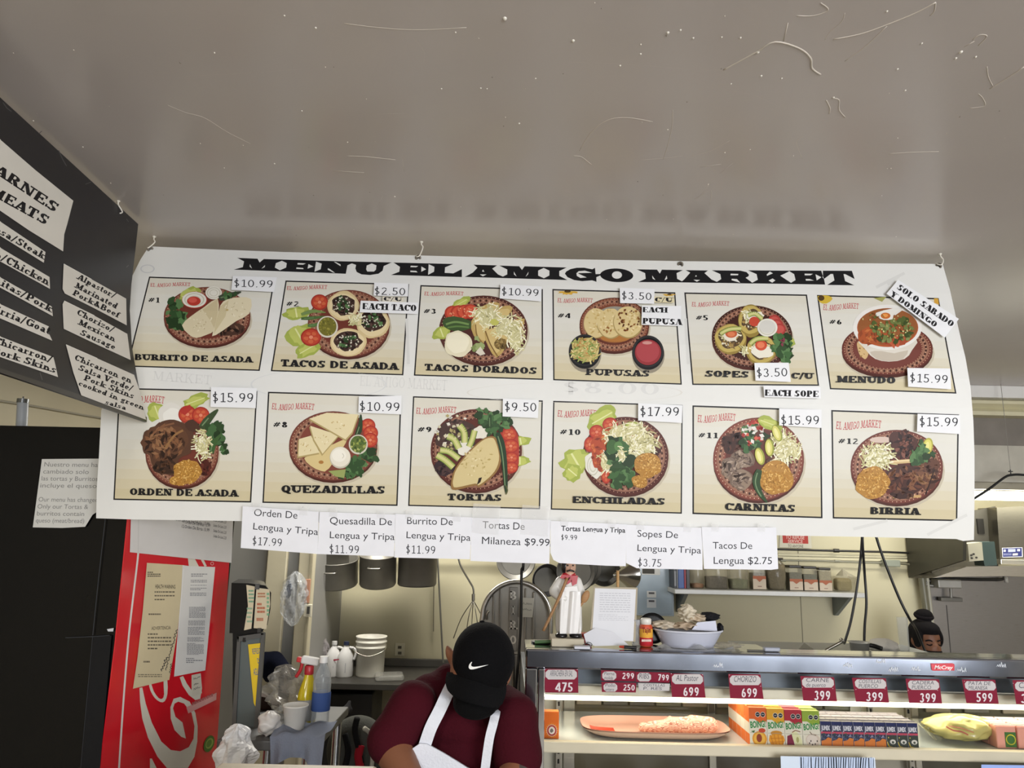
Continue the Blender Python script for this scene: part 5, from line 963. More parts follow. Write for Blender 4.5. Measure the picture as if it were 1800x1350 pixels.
# pots on a rail
zr = P(680, 952, 5.05).z; xa, xb = P(540, 952, 5.05).x, P(1130, 952, 5.05).x
m = MB(); m.cyl((xa, 5.08, zr), (xb, 5.08, zr), .009, .009, '#77756f')
for x in (xa + .05, (xa + xb) / 2, xb - .05): m.cyl((x, 5.08, zr), (x, BY, zr), .007, .007, '#77756f')
m.build('pot_rail', 'dull_steel', label='steel rail on the back wall carrying pots and pans', cat='rail')
def pot(px0, px1, pyt, pyb, tilt, label, col='#8f8c84', hand=1, nest=0, Y=4.9):
    s = mpp(Y); r = (px1 - px0) * s / 2; h = (pyb - pyt) * s; c = P((px0 + px1) / 2, pyb, Y); c = V((c.x, Y, c.z + .03)); M = rot(tilt, 0, 0); ax = M @ V((0, 0, 1))
    T = thing('stock_pot', label, 'pot', c, 'stock pots hung on the back wall')
    m = MB(); m.lathe([(.001, 0), (r * .95, 0), (r, .01), (r, h), (r * 1.04, h), (r * 1.04, h + .006), (r * .97, h + .004), (r * .96, .02), (.001, .012)], c, col, 36, ax); m.build('pot_body', 'dull_steel', T)
    if hand:
        o = c + ax * h * .72 + M @ V((0, -r * 1.0, 0)); m = MB(); m.tube([o + V((-.035, 0, .01)), o + V((-.035, -.03, 0)), o + V((.035, -.03, 0)), o + V((.035, 0, .01))], .005, '#b3b0a8'); m.build('handle', 'steel', T)
    # wire loop by which the pot hangs on the rail
    m = MB(); o = c + ax * (h + .003) + M @ V((0, r, 0)); m.tube([o, o + V((0, .02, .04)), V((o.x, 5.08, zr + .012)), V((o.x, 5.095, zr - .01))], .004, '#8a877f'); m.build('hanging_hook', 'steel', T)
pot(551, 627, 992, 1036, 14, 'wide low steel pot, lower of the nested pair under the signs'); pot(556, 612, 965, 1004, 14, 'smaller steel pot nested in the wide low pot', hand=0, Y=4.86)
pot(632, 695, 984, 1036, 14, 'steel stock pot with front loop handle between two other pots'); pot(699, 766, 965, 1037, 4, 'tallest dark steel stock pot beside the thin pole', '#6f6c66')
m = MB(); m.cyl(P(768, 960, 5.1), P(779, 1165, 5.1), .006, .006, '#7c7a72'); m.build('thin_pole', 'dull_steel', label='thin metal pole leaning on the back wall', cat='pole')
m = MB(); m.cyl(P(763, 985, 5.2), P(762, 1110, 5.2), .003, .003, '#8a8574'); m.build('hanging_string', 'dull_steel', label='thin string hanging on the wall beside the pole', cat='string')
# balloon wire frame hanging on a bent wire
W = thing('wire_whisk', 'large wire whisk hanging head down beside the grey saw', 'whisk', P(832, 1055, 5.05))
m = MB(); m.tube([P(803, 955, 5.05), P(808, 990, 5.05), P(824, 1020, 5.05), P(832, 1035, 5.05), P(832, 1056, 5.05)], .006, '#8e8b84'); m.cyl(P(832, 1044, 5.05), P(832, 1056, 5.05), .011, .011, '#a8a59d'); m.build('shaft', 'steel', W)
for ex, ey, dy in ((797, 1122, 0), (818, 1130, -.03), (828, 1135, .03), (843, 1130, -.04), (858, 1118, .02)):
    m = MB(); p = P(ex, ey, 5.05); m.tube([P(832, 1055, 5.05), P((832 + ex) / 2 + (ex - 832) * .08, 1085, 5.05) + V((0, dy, 0)), p], .003, '#8e8b84'); m.build('wire', 'steel', W)
# ------------------------------------------------------------------ meat band saw behind the man
SY = 3.25; sp = lambda x, y, k=0: P(x, y, SY - k)
SAW = thing('meat_saw', 'grey cast meat band saw with arched head behind the man in the cap', 'saw', V((P(908, 1200, SY).x, SY + .1, 0)))
def arch(cx, cy, rx, ry, yb, n=16, x0=None):
    return [(cx - rx, yb)] + [(cx - rx * math.cos(math.pi * i / n), cy - ry * math.sin(math.pi * i / n)) for i in range(n + 1)] + [(cx + rx, yb)]
m = MB(); m.prism([sp(x, y) for x, y in arch(908, 1085, 61, 62, 1150)], (0, .2, 0), '#aeaba4'); m.build('head_housing', 'dull_steel', SAW, label='arched grey head housing')
m = MB(); m.tube([sp(x, y, .012) for x, y in ([(846, 1150), (846, 1100)] + arch(908, 1085, 60, 62, 1150)[1:-1] + [(968, 1110), (967, 1150)])], .0105, '#c9c7c2', 10, 2); m.build('rim', 'steel', SAW, label='bright steel rim')
for x0, x1, yt, yb in ((864, 870, 1042, 1145), (876, 881, 1035, 1145), (921, 926, 1034, 1145), (935, 941, 1040, 1145)):
    m = MB(); a, b = sp(x0, yb, .012), sp(x1, yt, 0); m.bx(a, b, '#a09d97', .004); m.build('rib', 'dull_steel', SAW)
m = MB(); a, b = sp(893, 1145, .008), sp(911, 1032, 0); m.bx(a, b, '#94928d', .003); m.build('name_bar', 'dull_steel', SAW)
a = Art(); a.layer = 1
for i, ch in enumerate('BIRO'): a.slab(ch, (899.5 if ch == 'I' else 896, 1054 + i * 26), (904.5 if ch == 'I' else 908, 1054 + i * 26), 15, '#dedbd4', .24, .18)
a.build('raised_letters', 'dull_steel', depthmap(SY - .0105), SAW, label='raised letters running down the bar')
for y in (1088, 1135): m = MB(); p = sp(856, y, .01); m.tube([p, p + V((0, -.012, .02)), p + V((.008, -.014, .035))], .005, '#cfccc6'); m.build('latch', 'steel', SAW)
m = MB(); m.bx(sp(872, 1150), V((sp(926, 1150).x, SY + .16, sp(900, 1345).z)), '#918e88', .006); m.build('column', 'dull_steel', SAW)
for x in (902, 914): m = MB(); m.cyl(sp(x, 1150, .01), sp(x, 1300, .01), .006, .006, '#8f8c86'); m.build('guide_rod', 'steel', SAW)
m = MB(); m.bx(V((sp(850, 1345).x, SY - .02, sp(900, 1345).z - .02)), V((sp(962, 1345).x, SY + .3, sp(900, 1345).z)), '#8f8d88', .004); m.build('saw_table', 'dull_steel', SAW)
m = MB(); m.bx(V((sp(858, 1345).x, SY, 0)), V((sp(956, 1345).x, SY + .28, sp(900, 1345).z - .02)), '#8a8782', .01); m.build('base_cabinet', 'dull_steel', SAW)
m = MB(); m.bx(sp(912, 1185, .03), sp(922, 1235, 0), '#3a3835', .003); m.cyl(sp(921, 1208, .03), sp(921, 1208, .06), .012, .012, '#b9b7b2'); m.build('control_box', 'plastic', SAW)
a = Art(seed=2); a.layer = 300; a.poly([(916, 1050), (939, 1051), (936, 1085), (914, 1084)], '#dcdad0'); a.scrawl((919, 1062), (935, 1063), 4, 6, '#8a8a84'); a.scrawl((918, 1072), (934, 1073), 4, 6, '#8a8a84')
a.build('taped_note', 'paper', depthmap(SY - .012), label='small pale note taped on the arched saw head', cat='note', k=.9)
m = MB(); m.tube([V((P(921, 960, 2.95).x, 2.95, CEIL - .001)), P(921, 960, 2.95), P(917, 1000, 2.95), P(916, 1080, 2.95), P(912, 1150, 2.95), P(909, 1182, 2.95), P(905, 1240, 3.0)], .0055, '#101012'); m.build('power_cable', 'plastic', label='thick black cord hanging in front of the meat saw', cat='cable')
# pans on the rail
def pan(px, py, rpx, col, label, Y=5.0, dep=.045, ang=0, hand=True, inner='#5c5a55'):
    s = mpp(Y); r = rpx * s; c = P(px, py, Y); T = thing('frying_pan', label, 'pan', c, 'pans hung on the rail')
    ax = V((math.sin(R(ang)), -1, -.05)).normalized(); m = MB()
    m.lathe([(.001, -dep), (r * .8, -dep), (r, 0), (r * 1.03, .003), (r * .97, .002), (r * .78, -dep + .006), (.001, -dep + .006)], c, col, 36, ax); m.build('pan_body', 'dull_steel', T)
    m = MB(); m.lathe([(.001, -dep + .008), (r * .76, -dep + .008)], c, inner, 30, ax); m.build('cooking_face', 'dull_steel', T)
    t = c + V((0, 0, r)); m = MB(); m.tube([t, t + V((0, .02, .04)), V((t.x, 5.08, zr + .03)), V((t.x, 5.096, zr - .005))], .007, col); m.build('handle', 'dull_steel', T); return T
pan(907, 985, 33, '#8d8b85', 'large round pale pan above the arched saw', inner='#8f8d87'); pan(962, 1020, 27, '#39383a', 'dark skillet with grey inside beside the chef figure', ang=18, inner='#77756f')
pan(1012, 1006, 33, '#54524e', 'grey pan behind the chef figure, right side', Y=4.9, ang=-14, inner='#6b6964'); pan(1026, 1000, 30, '#6a6863', 'second grey pan behind the chef figure', Y=5.0, ang=-18)
pan(1062, 1002, 27, '#3f3d39', 'dark square looking pan behind the clipboard', Y=5.07, inner='#4b4943')
c0, c1 = P(1078, 1011, 4.85), P(1108, 1010, 4.95); F_ = thing('funnel', 'shiny steel funnel hanging with its tip to the left', 'funnel', c1)
m = MB(); ax = (c1 - c0).normalized(); L = (c1 - c0).length; m.lathe([(.004, 0), (.012, .01), (.02, L * .25), (.085, L), (.088, L + .004), (.084, L)], c0, '#b5b3ad', 30, ax); m.build('cone', 'mirror_steel', F_)
m = MB(); o = c1 + V((0, 0, .087)); m.tube([o, o + V((0, .03, .04)), V((o.x, 5.08, zr + .012)), V((o.x, 5.094, zr - .008))], .004, '#9a988f'); m.build('hanging_hook', 'steel', F_)

# ------------------------------------------------------------------ backpack
c = P(628, 1300, 3.2); zc = .34
m = MB(); m.bx((c.x - .2, 3.03, 0), (c.x + .2, 3.42, zc), '#5d5143', .006); m.build('storage_crate', 'wood', label='low crate under the grey backpack', cat='crate')
BP = thing('backpack', 'grey and black backpack with red strap standing behind the counter', 'backpack', V((c.x, 3.22, zc)))
m = MB(); zt_ = P(628, 1262, 3.2).z
m.ell((c.x - .01, 3.22, zc + .2), (.14, .1, .2), '#4c4d48'); m.ell((c.x + .0, 3.21, zt_ - .12), (.125, .09, .13), '#4c4d48'); m.ell((c.x - .02, 3.15, zc + .13), (.11, .07, .12), '#4c4d48')
organic(m, 'bag_body', 'cloth', .014, BP)
for pts, r, col, nm in (([(628, 1262), (624, 1285), (632, 1320), (636, 1350)], .012, '#1a1a1b', 'zip_trim'), ([(634, 1310), (630, 1330), (634, 1352)], .016, '#a3202e', 'red_strap'), ([(640, 1280), (652, 1292), (655, 1320), (653, 1350)], .009, '#b5b2a6', 'piping'), ([(606, 1290), (612, 1320), (606, 1350)], .012, '#19191a', 'shoulder_strap')):
    m = MB(); m.tube([P(x, y, 3.085 + abs(x - 628) * .0018) for x, y in pts], r, col, 8); m.build(nm, 'cloth', BP)
m = MB(); m.cap(P(608, 1255, 3.3), .012, P(614, 1234, 3.35), .01, '#55565a'); m.cap(P(590, 1260, 3.3), .03, P(612, 1248, 3.35), .02, '#3b3b3b'); m.ell(P(588, 1256, 3.26), (.012, .01, .01), '#c23a2c')
organic(m, 'black_pouch', 'cloth', .008, label='dark pouch with red clip lying beside the backpack', cat='pouch', colf=lambda c: '#2f2f31')
# ------------------------------------------------------------------ service counter at the lower edge
ZK = P(520, 1347, 1.9).z
m = MB(); xa, xb = P(383, 1345, 1.9).x, P(662, 1348, 1.9).x
K = thing('service_counter', 'low service counter with cream top along the lower edge', 'counter', V(((xa + xb) / 2, 1.7, 0)))
m = MB(); m.bx((xa, 1.5, ZK - .03), (xb, 1.92, ZK), '#b9b09a', .008); m.build('counter_top', 'plastic', K)
m = MB(); m.bx((xa + .02, 1.54, 0), (xb - .02, 1.9, ZK - .03), '#4a4640'); m.build('counter_body', 'paint', K)

# ------------------------------------------------------------------ the man in the cap
PY = 2.12; pp = lambda x, y, k=0: P(x, y, PY - k)
MAN = thing('person', 'person in black cap, maroon T-shirt and white apron bending over the counter', 'person', V((P(835, 1200, PY).x, PY + .1, 0)))
SK = '#8a5a40'; m = MB(); u = mpp(PY)
hc = pp(840, 1185, .03)
m.ell(hc, (.076, .095, .1), SK); m.ell(pp(840, 1222, .05), (.06, .06, .05), SK)         # head bowed forward, jaw
m.ell(pp(838, 1222, .085), (.012, .016, .014), SK)                                        # nose under the brim
m.cap(pp(838, 1205), .06, P(835, 1235, PY + .14), .07, SK)                               # neck
for x, y, t in ((791, 1152, -20), (892, 1188, 15)): m.ell(pp(x, y, .0), (.012, .02, .03), SK, rot(0, t, 10))
sh = [(728, 1242, .0), (900, 1268, -.02)]
m.cap(P(815, 1250, PY + .16), .1, P(820, 1330, PY + .18), .12, SK); m.cap(P(820, 1330, PY + .18), .13, V((P(795, 1300, PY).x, PY + .36, .92)), .14, SK)
hip = V((P(795, 1300, PY).x, PY + .36, .9))
for sx in (-.09, .09):
    m.cap(hip + V((sx, 0, 0)), .085, hip + V((sx * 1.1, .0, -.44)), .058, SK); m.cap(hip + V((sx * 1.1, 0, -.44)), .055, hip + V((sx * 1.15, .05, -.82)), .04, SK); m.cap(hip + V((sx * 1.15, .05, -.85)), .04, hip + V((sx * 1.3, -.12, -.87)), .03, SK)
for (x, y, k), el, wr in ((sh[0], (690, 1318, .02), (738, 1400, .2)), (sh[1], (912, 1350, .02), (872, 1430, .2))):
    s0, e0, w0 = pp(x, y, k), pp(*el), pp(*wr); m.cap(s0, .055, e0, .05, SK); m.cap(e0, .05, w0, .03, SK)
    hd = w0 + V((0, -.06, -.02)); m.cap(w0, .03, hd, .034, SK)
    for f in range(4):
        q = hd + V(((f - 1.5) * .019, -.02, -.004)); m.cap(q, .0095, q + V((0, -.04, -.012 - .004 * f)), .009, SK); m.cap(q + V((0, -.04, -.012 - .004 * f)), .009, q + V((0, -.058, -.036)), .008, SK)
    sg = 1 if x < 800 else -1; m.cap(hd + V((sg * .025, 0, 0)), .012, hd + V((sg * .05, -.035, -.015)), .009, SK)
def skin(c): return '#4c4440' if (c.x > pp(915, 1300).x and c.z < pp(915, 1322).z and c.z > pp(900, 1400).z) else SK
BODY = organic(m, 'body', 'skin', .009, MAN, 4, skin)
# beard / black mask under the brim
m = MB(); m.ell(pp(836, 1236, .075), (.06, .055, .04), '#050506'); m.ell(pp(838, 1215, .06), (.066, .06, .04), '#050506'); m.cap(pp(812, 1228, .05), .02, pp(795, 1180, .02), .008, '#050506'); m.cap(pp(868, 1236, .05), .02, pp(888, 1200, .02), .008, '#050506')
organic(m, 'face_mask', 'cloth', .006, MAN, 5)
# T-shirt
m = MB(); C_ = '#3c0814'
m.cap(P(757, 1232, PY + .1), .075, P(880, 1255, PY + .1), .07, C_); m.ell(P(815, 1262, PY + .12), (.165, .13, .085), C_); m.ell(P(822, 1330, PY + .13), (.165, .14, .14), C_)
m.cap(P(790, 1200, PY + .13), .055, P(840, 1215, PY + .14), .06, C_); m.cap(P(822, 1330, PY + .17), .15, hip + V((0, -.02, .1)), .155, C_)
m.cap(pp(726, 1240, 0), .066, pp(695, 1294, .02), .062, C_); m.cap(pp(692, 1292, .02), .062, pp(686, 1302, .025), .064, C_)
m.cap(pp(898, 1262, -.02), .07, pp(910, 1330, .015), .068, C_); m.cap(pp(880, 1240, -.06), .06, pp(905, 1262, 0), .066, C_)
organic(m, 'shirt', 'cloth', .010, MAN, 6, k=1.0)
# trousers
m = MB()
for sx in (-.09, .09):
    m.cap(hip + V((sx, 0, .04)), .1, hip + V((sx * 1.1, 0, -.44)), .072, '#23252c'); m.cap(hip + V((sx * 1.1, 0, -.44)), .072, hip + V((sx * 1.15, .05, -.8)), .06, '#23252c')
organic(m, 'trousers', 'cloth', .014, MAN)
# cap: crown, brim, emblem
m = MB(); cc = pp(850, 1158, .05); cr = (.083, .1, .094)
cm_ = rot(0, -4, 0)
def crown(u_, v_):
    a, t = 2 * math.pi * u_, v_ * math.pi; q = V((math.sin(t) * math.cos(a) * cr[0], math.sin(t) * math.sin(a) * cr[1], math.cos(t) * cr[2]))
    if q.z < 0: q.x *= 1 - .12 * (q.z / cr[2]) ** 2
    return cc + cm_ @ q
m.grid(crown, 40, 20, '#050507'); m.build('cap_crown', 'cloth', MAN)
def brim(u_, v_):
    a = (u_ - .5) * 2; x = 838 - 3 * v_ + a * (52 + 2 * math.sin(v_ * 3)) * (1 - .08 * v_ ** 3); yb = 1186 + (52 - 13 * abs(a) ** 4) * v_ + (5 + 7 * v_) * a
    return P(x, yb, PY - .125 - .055 * v_ + .075 * a * a)
m = MB(); m.grid(brim, 24, 12, '#09090b'); m.grid(lambda a, b: brim(a, b) + V((0, .005, -.002)), 24, 12, '#09090b'); m.build('cap_brim', 'cloth', MAN)
m = MB(); m.ell(cc + cm_ @ V((0, 0, cr[2])), (.007, .007, .004), '#050507'); m.build('cap_button', 'cloth', MAN)
def ellmap(c, r, off=0.0):
    def f(px, py, ly=0):
        d = ray(px, py); o = EYEP - c; A = sum((d[i] / r[i]) ** 2 for i in range(3)); B = 2 * sum(d[i] * o[i] / r[i] ** 2 for i in range(3)); Cc = sum((o[i] / r[i]) ** 2 for i in range(3)) - 1
        t = (-B - math.sqrt(max(0, B * B - 4 * A * Cc))) / (2 * A); return o + c + d * (t - off - ly * EPS)
    return f
a = Art(640, 1050, .22222); a.layer = 1
sw = [(p.x, p.y) for p in catmull([(850, 510, 0), (832, 532, 0), (828, 556, 0), (845, 570, 0), (890, 563, 0), (985, 533, 0)], 6)] + [(p.x, p.y) for p in catmull([(985, 533, 0), (890, 548, 0), (858, 548, 0), (846, 535, 0), (855, 512, 0)], 6)]
a.poly(sw, '#e8e8e6'); a.build('cap_emblem', 'paper', ellmap(cc, cr, .004), MAN, label='white swoosh emblem on the cap')
# apron
def ribbon(pts, w, nm, col='#d3d6de'):
    pts = catmull(pts, 8); m = MB(); vs = []
    for i, p in enumerate(pts):
        d = (pts[min(len(pts) - 1, i + 1)] - pts[max(0, i - 1)]).normalized(); s_ = d.cross((EYEP - p).normalized()).normalized() * w / 2; vs += [p - s_, p + s_]
    m.add(vs, [[2 * i, 2 * i + 1, 2 * i + 3, 2 * i + 2] for i in range(len(pts) - 1)], col, True)
    n = V((0, .004, 0)); m.add([v + n for v in vs], [[2 * i, 2 * i + 1, 2 * i + 3, 2 * i + 2] for i in range(len(pts) - 1)], col, True); m.build(nm, 'cloth', MAN)
fy = lambda x, y: pp(x, y, .055 if y > 1270 else .03 + .025 * (y - 1210) / 60)
ribbon([P(800, 1190, PY + .12), fy(785, 1222), fy(772, 1250), fy(757, 1280), fy(746, 1312)], 20 * u, 'apron_strap'); ribbon([P(875, 1225, PY + .1), fy(872, 1250), fy(867, 1272), fy(860, 1300), fy(853, 1350), fy(850, 1380)], 14.5 * u, 'apron_strap')
m = MB(); bib = [(738, 1307), (750, 1308), (760, 1313), (780, 1324), (803, 1338), (822, 1350), (845, 1358), (862, 1362), (872, 1420), (880, 1520), (690, 1520), (694, 1400), (703, 1348), (712, 1332), (725, 1316)]
m.prism([pp(x, y, .062) for x, y in bib], (0, .006, 0), '#d3d6de'); m.build('apron_bib', 'cloth', MAN)

# ------------------------------------------------------------------ woman behind the display case
WY = 4.75; wp = lambda x, y, k=0: P(x, y, WY - k); s = mpp(WY); hc = wp(1628, 1123)
WOM = thing('person', 'person with dark top bun and black face mask looking down behind the display case', 'person', V((hc.x, WY + .1, 0)))
SK2 = '#6e4630'; m = MB(); m.ell(hc, (.074, .092, .1), SK2); m.ell(hc + V((0, -.06, -.05)), (.05, .05, .05), SK2); m.ell(hc + V((.004, -.098, -.03)), (.011, .016, .018), SK2)
for sx in (-1, 1): m.ell(hc + V((sx * .078, .01, -.015)), (.01, .02, .028), SK2)
nk = hc + V((0, .05, -.14)); m.cap(hc + V((0, .02, -.06)), .045, nk, .05, SK2); bt = V((hc.x, WY + .14, .42)); m.cap(nk + V((0, .02, -.1)), .1, bt, .12, SK2)
for sx in (-1, 1):
    sh_ = nk + V((sx * .15, .03, -.07)); el = sh_ + V((sx * .04, -.08, -.24)); wr = el + V((-sx * .06, -.2, .02)); m.cap(sh_, .05, el, .04, SK2); m.cap(el, .04, wr, .028, SK2); m.cap(wr, .028, wr + V((0, -.07, -.01)), .03, SK2)
    for f in range(4): q = wr + V(((f - 1.5) * .018, -.09, -.01)); m.cap(q, .009, q + V((0, -.05, -.02)), .008, SK2)
    m.cap(bt + V((sx * .08, 0, 0)), .085, bt + V((sx * .1, -.3, -.06)), .06, SK2); m.cap(bt + V((sx * .1, -.3, -.06)), .055, bt + V((sx * .1, -.28, -.38)), .04, SK2)
organic(m, 'body', 'skin', .01, WOM)
m = MB(); m.ell(hc + V((0, .028, .03)), (.083, .1, .088), '#141214'); m.ell(hc + V((0, .05, -.02)), (.082, .07, .09), '#141214')
m.ell(hc + V((0, -.018, .058)), (.072, .078, .05), '#141214')
for sx in (-1, 1): m.ell(hc + V((sx * .062, -.01, .01)), (.022, .06, .06), '#141214')
organic(m, 'hair', 'cloth', .007, WOM)
m = MB(); bn = hc + V((.008, .02, .138)); m.ell(bn, (.052, .052, .038), '#121012'); m.tube([bn + V((.043 * math.cos(t * .63), .043 * math.sin(t * .63), -.004 + .012 * math.sin(t * .63))) for t in range(11)], .014, '#171417'); m.build('hair_bun', 'cloth', WOM)
m = MB(); m.lathe([(.036, 0), (.042, .01), (.036, .02)], hc + V((.006, .02, .096)), '#3a3638', 20); m.build('hair_band', 'cloth', WOM)
m = MB(); m.ell(hc + V((0, -.062, -.085)), (.058, .056, .05), '#0e0e10'); m.build('face_mask', 'cloth', WOM)
for sx in (-1, 1):
    m = MB(); m.tube([hc + V((sx * .016, -.094, -.002)), hc + V((sx * .032, -.094, .004)), hc + V((sx * .05, -.082, -.002))], .004, '#171214'); m.tube([hc + V((sx * .018, -.095, -.02)), hc + V((sx * .032, -.094, -.025)), hc + V((sx * .046, -.084, -.02))], .0035, '#171214'); m.build('eyebrow_and_lashes', 'cloth', WOM)
m = MB(); m.cap(nk + V((-.13, .03, -.07)), .075, nk + V((.13, .03, -.07)), .075, '#dcdcdc'); m.cap(nk + V((0, .03, -.09)), .12, bt + V((0, 0, .02)), .14, '#dcdcdc')
for sx in (-1, 1): sh_ = nk + V((sx * .15, .03, -.07)); m.cap(sh_, .065, sh_ + V((sx * .03, -.05, -.15)), .06, '#dcdcdc')
organic(m, 'shirt', 'cloth', .014, WOM)
m = MB(); m.lathe([(.001, 0), (.16, 0), (.16, .02), (.03, .03), (.03, .26), (.15, .27), (.15, .29), (.001, .29)], (bt.x, bt.y + .02, 0), '#4a4a4c', 24); m.build('stool', 'plastic', label='low stool under the person behind the case', cat='stool')
# ------------------------------------------------------------------ wall shelf with spice jars
SH0, SH1 = 4.93, BY
zs = P(1350, 1039, SH0).z; xa, xb = P(1186, 1042, SH0).x, P(1523, 1050, SH0).x
S = thing('wall_shelf', 'pale steel wall shelf carrying jars of spices', 'shelf', V(((xa + xb) / 2, 5.1, zs - .16)))
m = MB(); m.bx((xa, SH0, zs - .03), (xb, SH1, zs), '#b9b9b6', .003); m.build('shelf_board', 'dull_steel', S)
for px in (1200, 1483):
    x = P(px, 1060, 5.1).x; m = MB(); m.prism([V((x - .012, SH0 + .05, zs - .031)), V((x - .012, SH1, zs - .031)), V((x - .012, SH1, zs - .17)), V((x - .012, SH1 - .03, zs - .17))], (.024, 0, 0), '#7d868c'); m.build('bracket', 'dull_steel', S)
JY = 5.06; js = mpp(JY); jz = zs + .001
def jx(px): return P(px, 1030, JY).x
def jar(px0, px1, pyt, label, fill, fillfr, kind='barrel', lid='#26221f', lab=None):
    x = (jx(px0) + jx(px1)) / 2; r = (px1 - px0) * js / 2; h = (1038 - pyt) * js; b = V((x, JY, jz)); T = thing('spice_jar', label, 'jar', b, 'spice jars on the wall shelf')
    if kind == 'box':
        m = MB(); m.bx(b + V((-r, -r, 0)), b + V((r, r, h * .9)), '#b9b5a4', .008); m.build('jar_body', 'jar_plastic', T)
        m = MB(); m.bx(b + V((-r * .93, -r * .93, .003)), b + V((r * .93, r * .93, h * fillfr)), fill, .004); m.build('contents', 'food', T)
        m = MB(); m.bx(b + V((-r * .95, -r * .95, h * .9)), b + V((r * .95, r * .95, h)), lid, .004); m.build('lid', 'plastic', T)
        y = JY - r - .002; m = MB(); m.bx((x - r * .97, y, b.z + h * .02), (x + r * .97, y + .001, b.z + h * .46), '#c7b9a8'); m.bx((x - r * .97, y - .0005, b.z + h * .36), (x + r * .97, y, b.z + h * .46), '#a8674f')
        m.add([V((x - r * .5, y - .001, b.z + h * .36)), V((x + r * .5, y - .001, b.z + h * .36)), V((x, y - .001, b.z + h * .26))], [[0, 1, 2]], '#a8674f'); m.bx((x - r * .3, y - .0005, b.z + h * .1), (x + r * .3, y, b.z + h * .13), '#8d7468'); m.build('jar_label', 'paper', T, label='cream label with red band')
    else:
        pr = [(r * .9, 0), (r * .97, .01), (r, h * .3), (r, h * .7), (r * .9, h * .86), (r * .78, h * .9), (r * .78, h * .94)] if kind == 'round' else [(r * .75, 0), (r * .86, h * .08), (r, h * .35), (r, h * .55), (r * .85, h * .82), (r * .6, h * .93), (r * .6, h * .95)]
        m = MB(); m.lathe([(.001, 0)] + pr, b, '#b3ac98' if kind == 'round' else '#97907c', 28); m.build('jar_body', 'jar_plastic', T)
        f = [(max(.001, q * .95), z) for q, z in pr if z <= h * fillfr] + [(r * .93, h * fillfr), (.001, h * fillfr + .006)]
        m = MB(); m.lathe([(.001, .004)] + [(q, max(z, .004)) for q, z in f], b, fill, 28); m.build('contents', 'food', T)
        m = MB(); m.lathe([(.001, h * .94), (r * .82, h * .94), (r * .82, h), (.001, h)], b, lid, 28); m.build('lid', 'plastic', T)
jar(1213, 1237, 992, 'clear jar with a little orange powder, beside the books', '#a8683a', .16, 'round'); jar(1239, 1279, 978, 'wide clear jar a third full of dark dried chiles', '#2d2527', .33, 'round'); jar(1280, 1315, 984, 'clear jar a third full of green leaves', '#5f6a45', .3, 'round')
jar(1320, 1343, 988, 'square spice tub with cream label between the green jar and the brown jar', '#6b5f45', .55, 'box', '#5f5a50'); jar(1345, 1381, 984, 'large brown barrel shaped jar in the middle of the shelf', '#6d624a', .8, 'barrel')
jar(1384, 1407, 996, 'square spice tub with cream label just right of the brown barrel jar', '#4c4a36', .7, 'box'); jar(1409, 1433, 997, 'square spice tub with cream label, second from the brown barrel jar', '#3d4332', .66, 'box'); jar(1436, 1458, 999, 'square spice tub with pale contents and cream label, beside the plastic container', '#a39878', .85, 'box')
b = V((jx(1481), JY, jz)); T = thing('food_container', 'open plastic container with a bag of tan powder at the shelf end', 'container', b); w = 17 * js; h = 25 * js
m = MB(); q0 = [V((b.x + sx * w * .86, JY + sy * w * .8, b.z)) for sx, sy in ((-1, -1), (1, -1), (1, 1), (-1, 1))]; q1 = [V((b.x + sx * w * 1.05, JY + sy * w, b.z + h)) for sx, sy in ((-1, -1), (1, -1), (1, 1), (-1, 1))]
m.add(q0 + q1, [[0, 1, 5, 4], [1, 2, 6, 5], [2, 3, 7, 6], [3, 0, 4, 7], [0, 1, 2, 3]], '#a49c80'); m.bx(q1[0] + V((-.012, -.01, -.005)), q1[1] + V((.012, .004, .002)), '#b3ab90'); m.build('tub', 'jar_plastic', T)
m = MB(); m.box(b + V((0, 0, h * .45)), (w * 1.5, w * 1.4, h * .85), '#8f8258', None, .02); m.build('contents', 'food', T); 
m = MB(); m.add([q1[0] * .6 + q1[1] * .4 + V((0, .01, 0)), q1[1] + V((0, .01, 0)), q1[2], q1[3] * .6 + q1[2] * .4, b + V((.005, 0, h * 1.5))], [[0, 1, 4], [1, 2, 4], [2, 3, 4], [3, 0, 4]], '#c4beac'); m.build('bag_tip', 'film', T)
# folders
def book(px0, px1, pyt, col, label, spine=None):
    m = MB(); a, c = P(px0, 1035, 5.03), P(px1, 1035, 5.03); h = (1035 - pyt) * js; m.bx((a.x, 5.0, jz), (c.x, 5.2, jz + h), col, .002)
    o = m.build('folder', 'plastic', label=label, cat='folder', group='folders on the shelf end')
    if spine: m = MB(); m.bx((a.x + .003, 4.999, jz + h * .1), (c.x - .003, 5.0, jz + h * .85), spine); m.build('spine_label', 'paper', o)
book(1183, 1188, 1002, '#2a2b30', 'black folder at the left end of the shelf', '#8f9298'); book(1188.4, 1190.6, 1000, '#77797d', 'thin grey folder between black and blue folders'); book(1191, 1201, 1000, '#2f4f8e', 'blue folder on the shelf'); book(1201.4, 1204.5, 1002, '#8f1f2c', 'thin dark red folder beside the blue folder'); book(1205, 1211, 997, '#232326', 'black folder beside the orange powder jar')
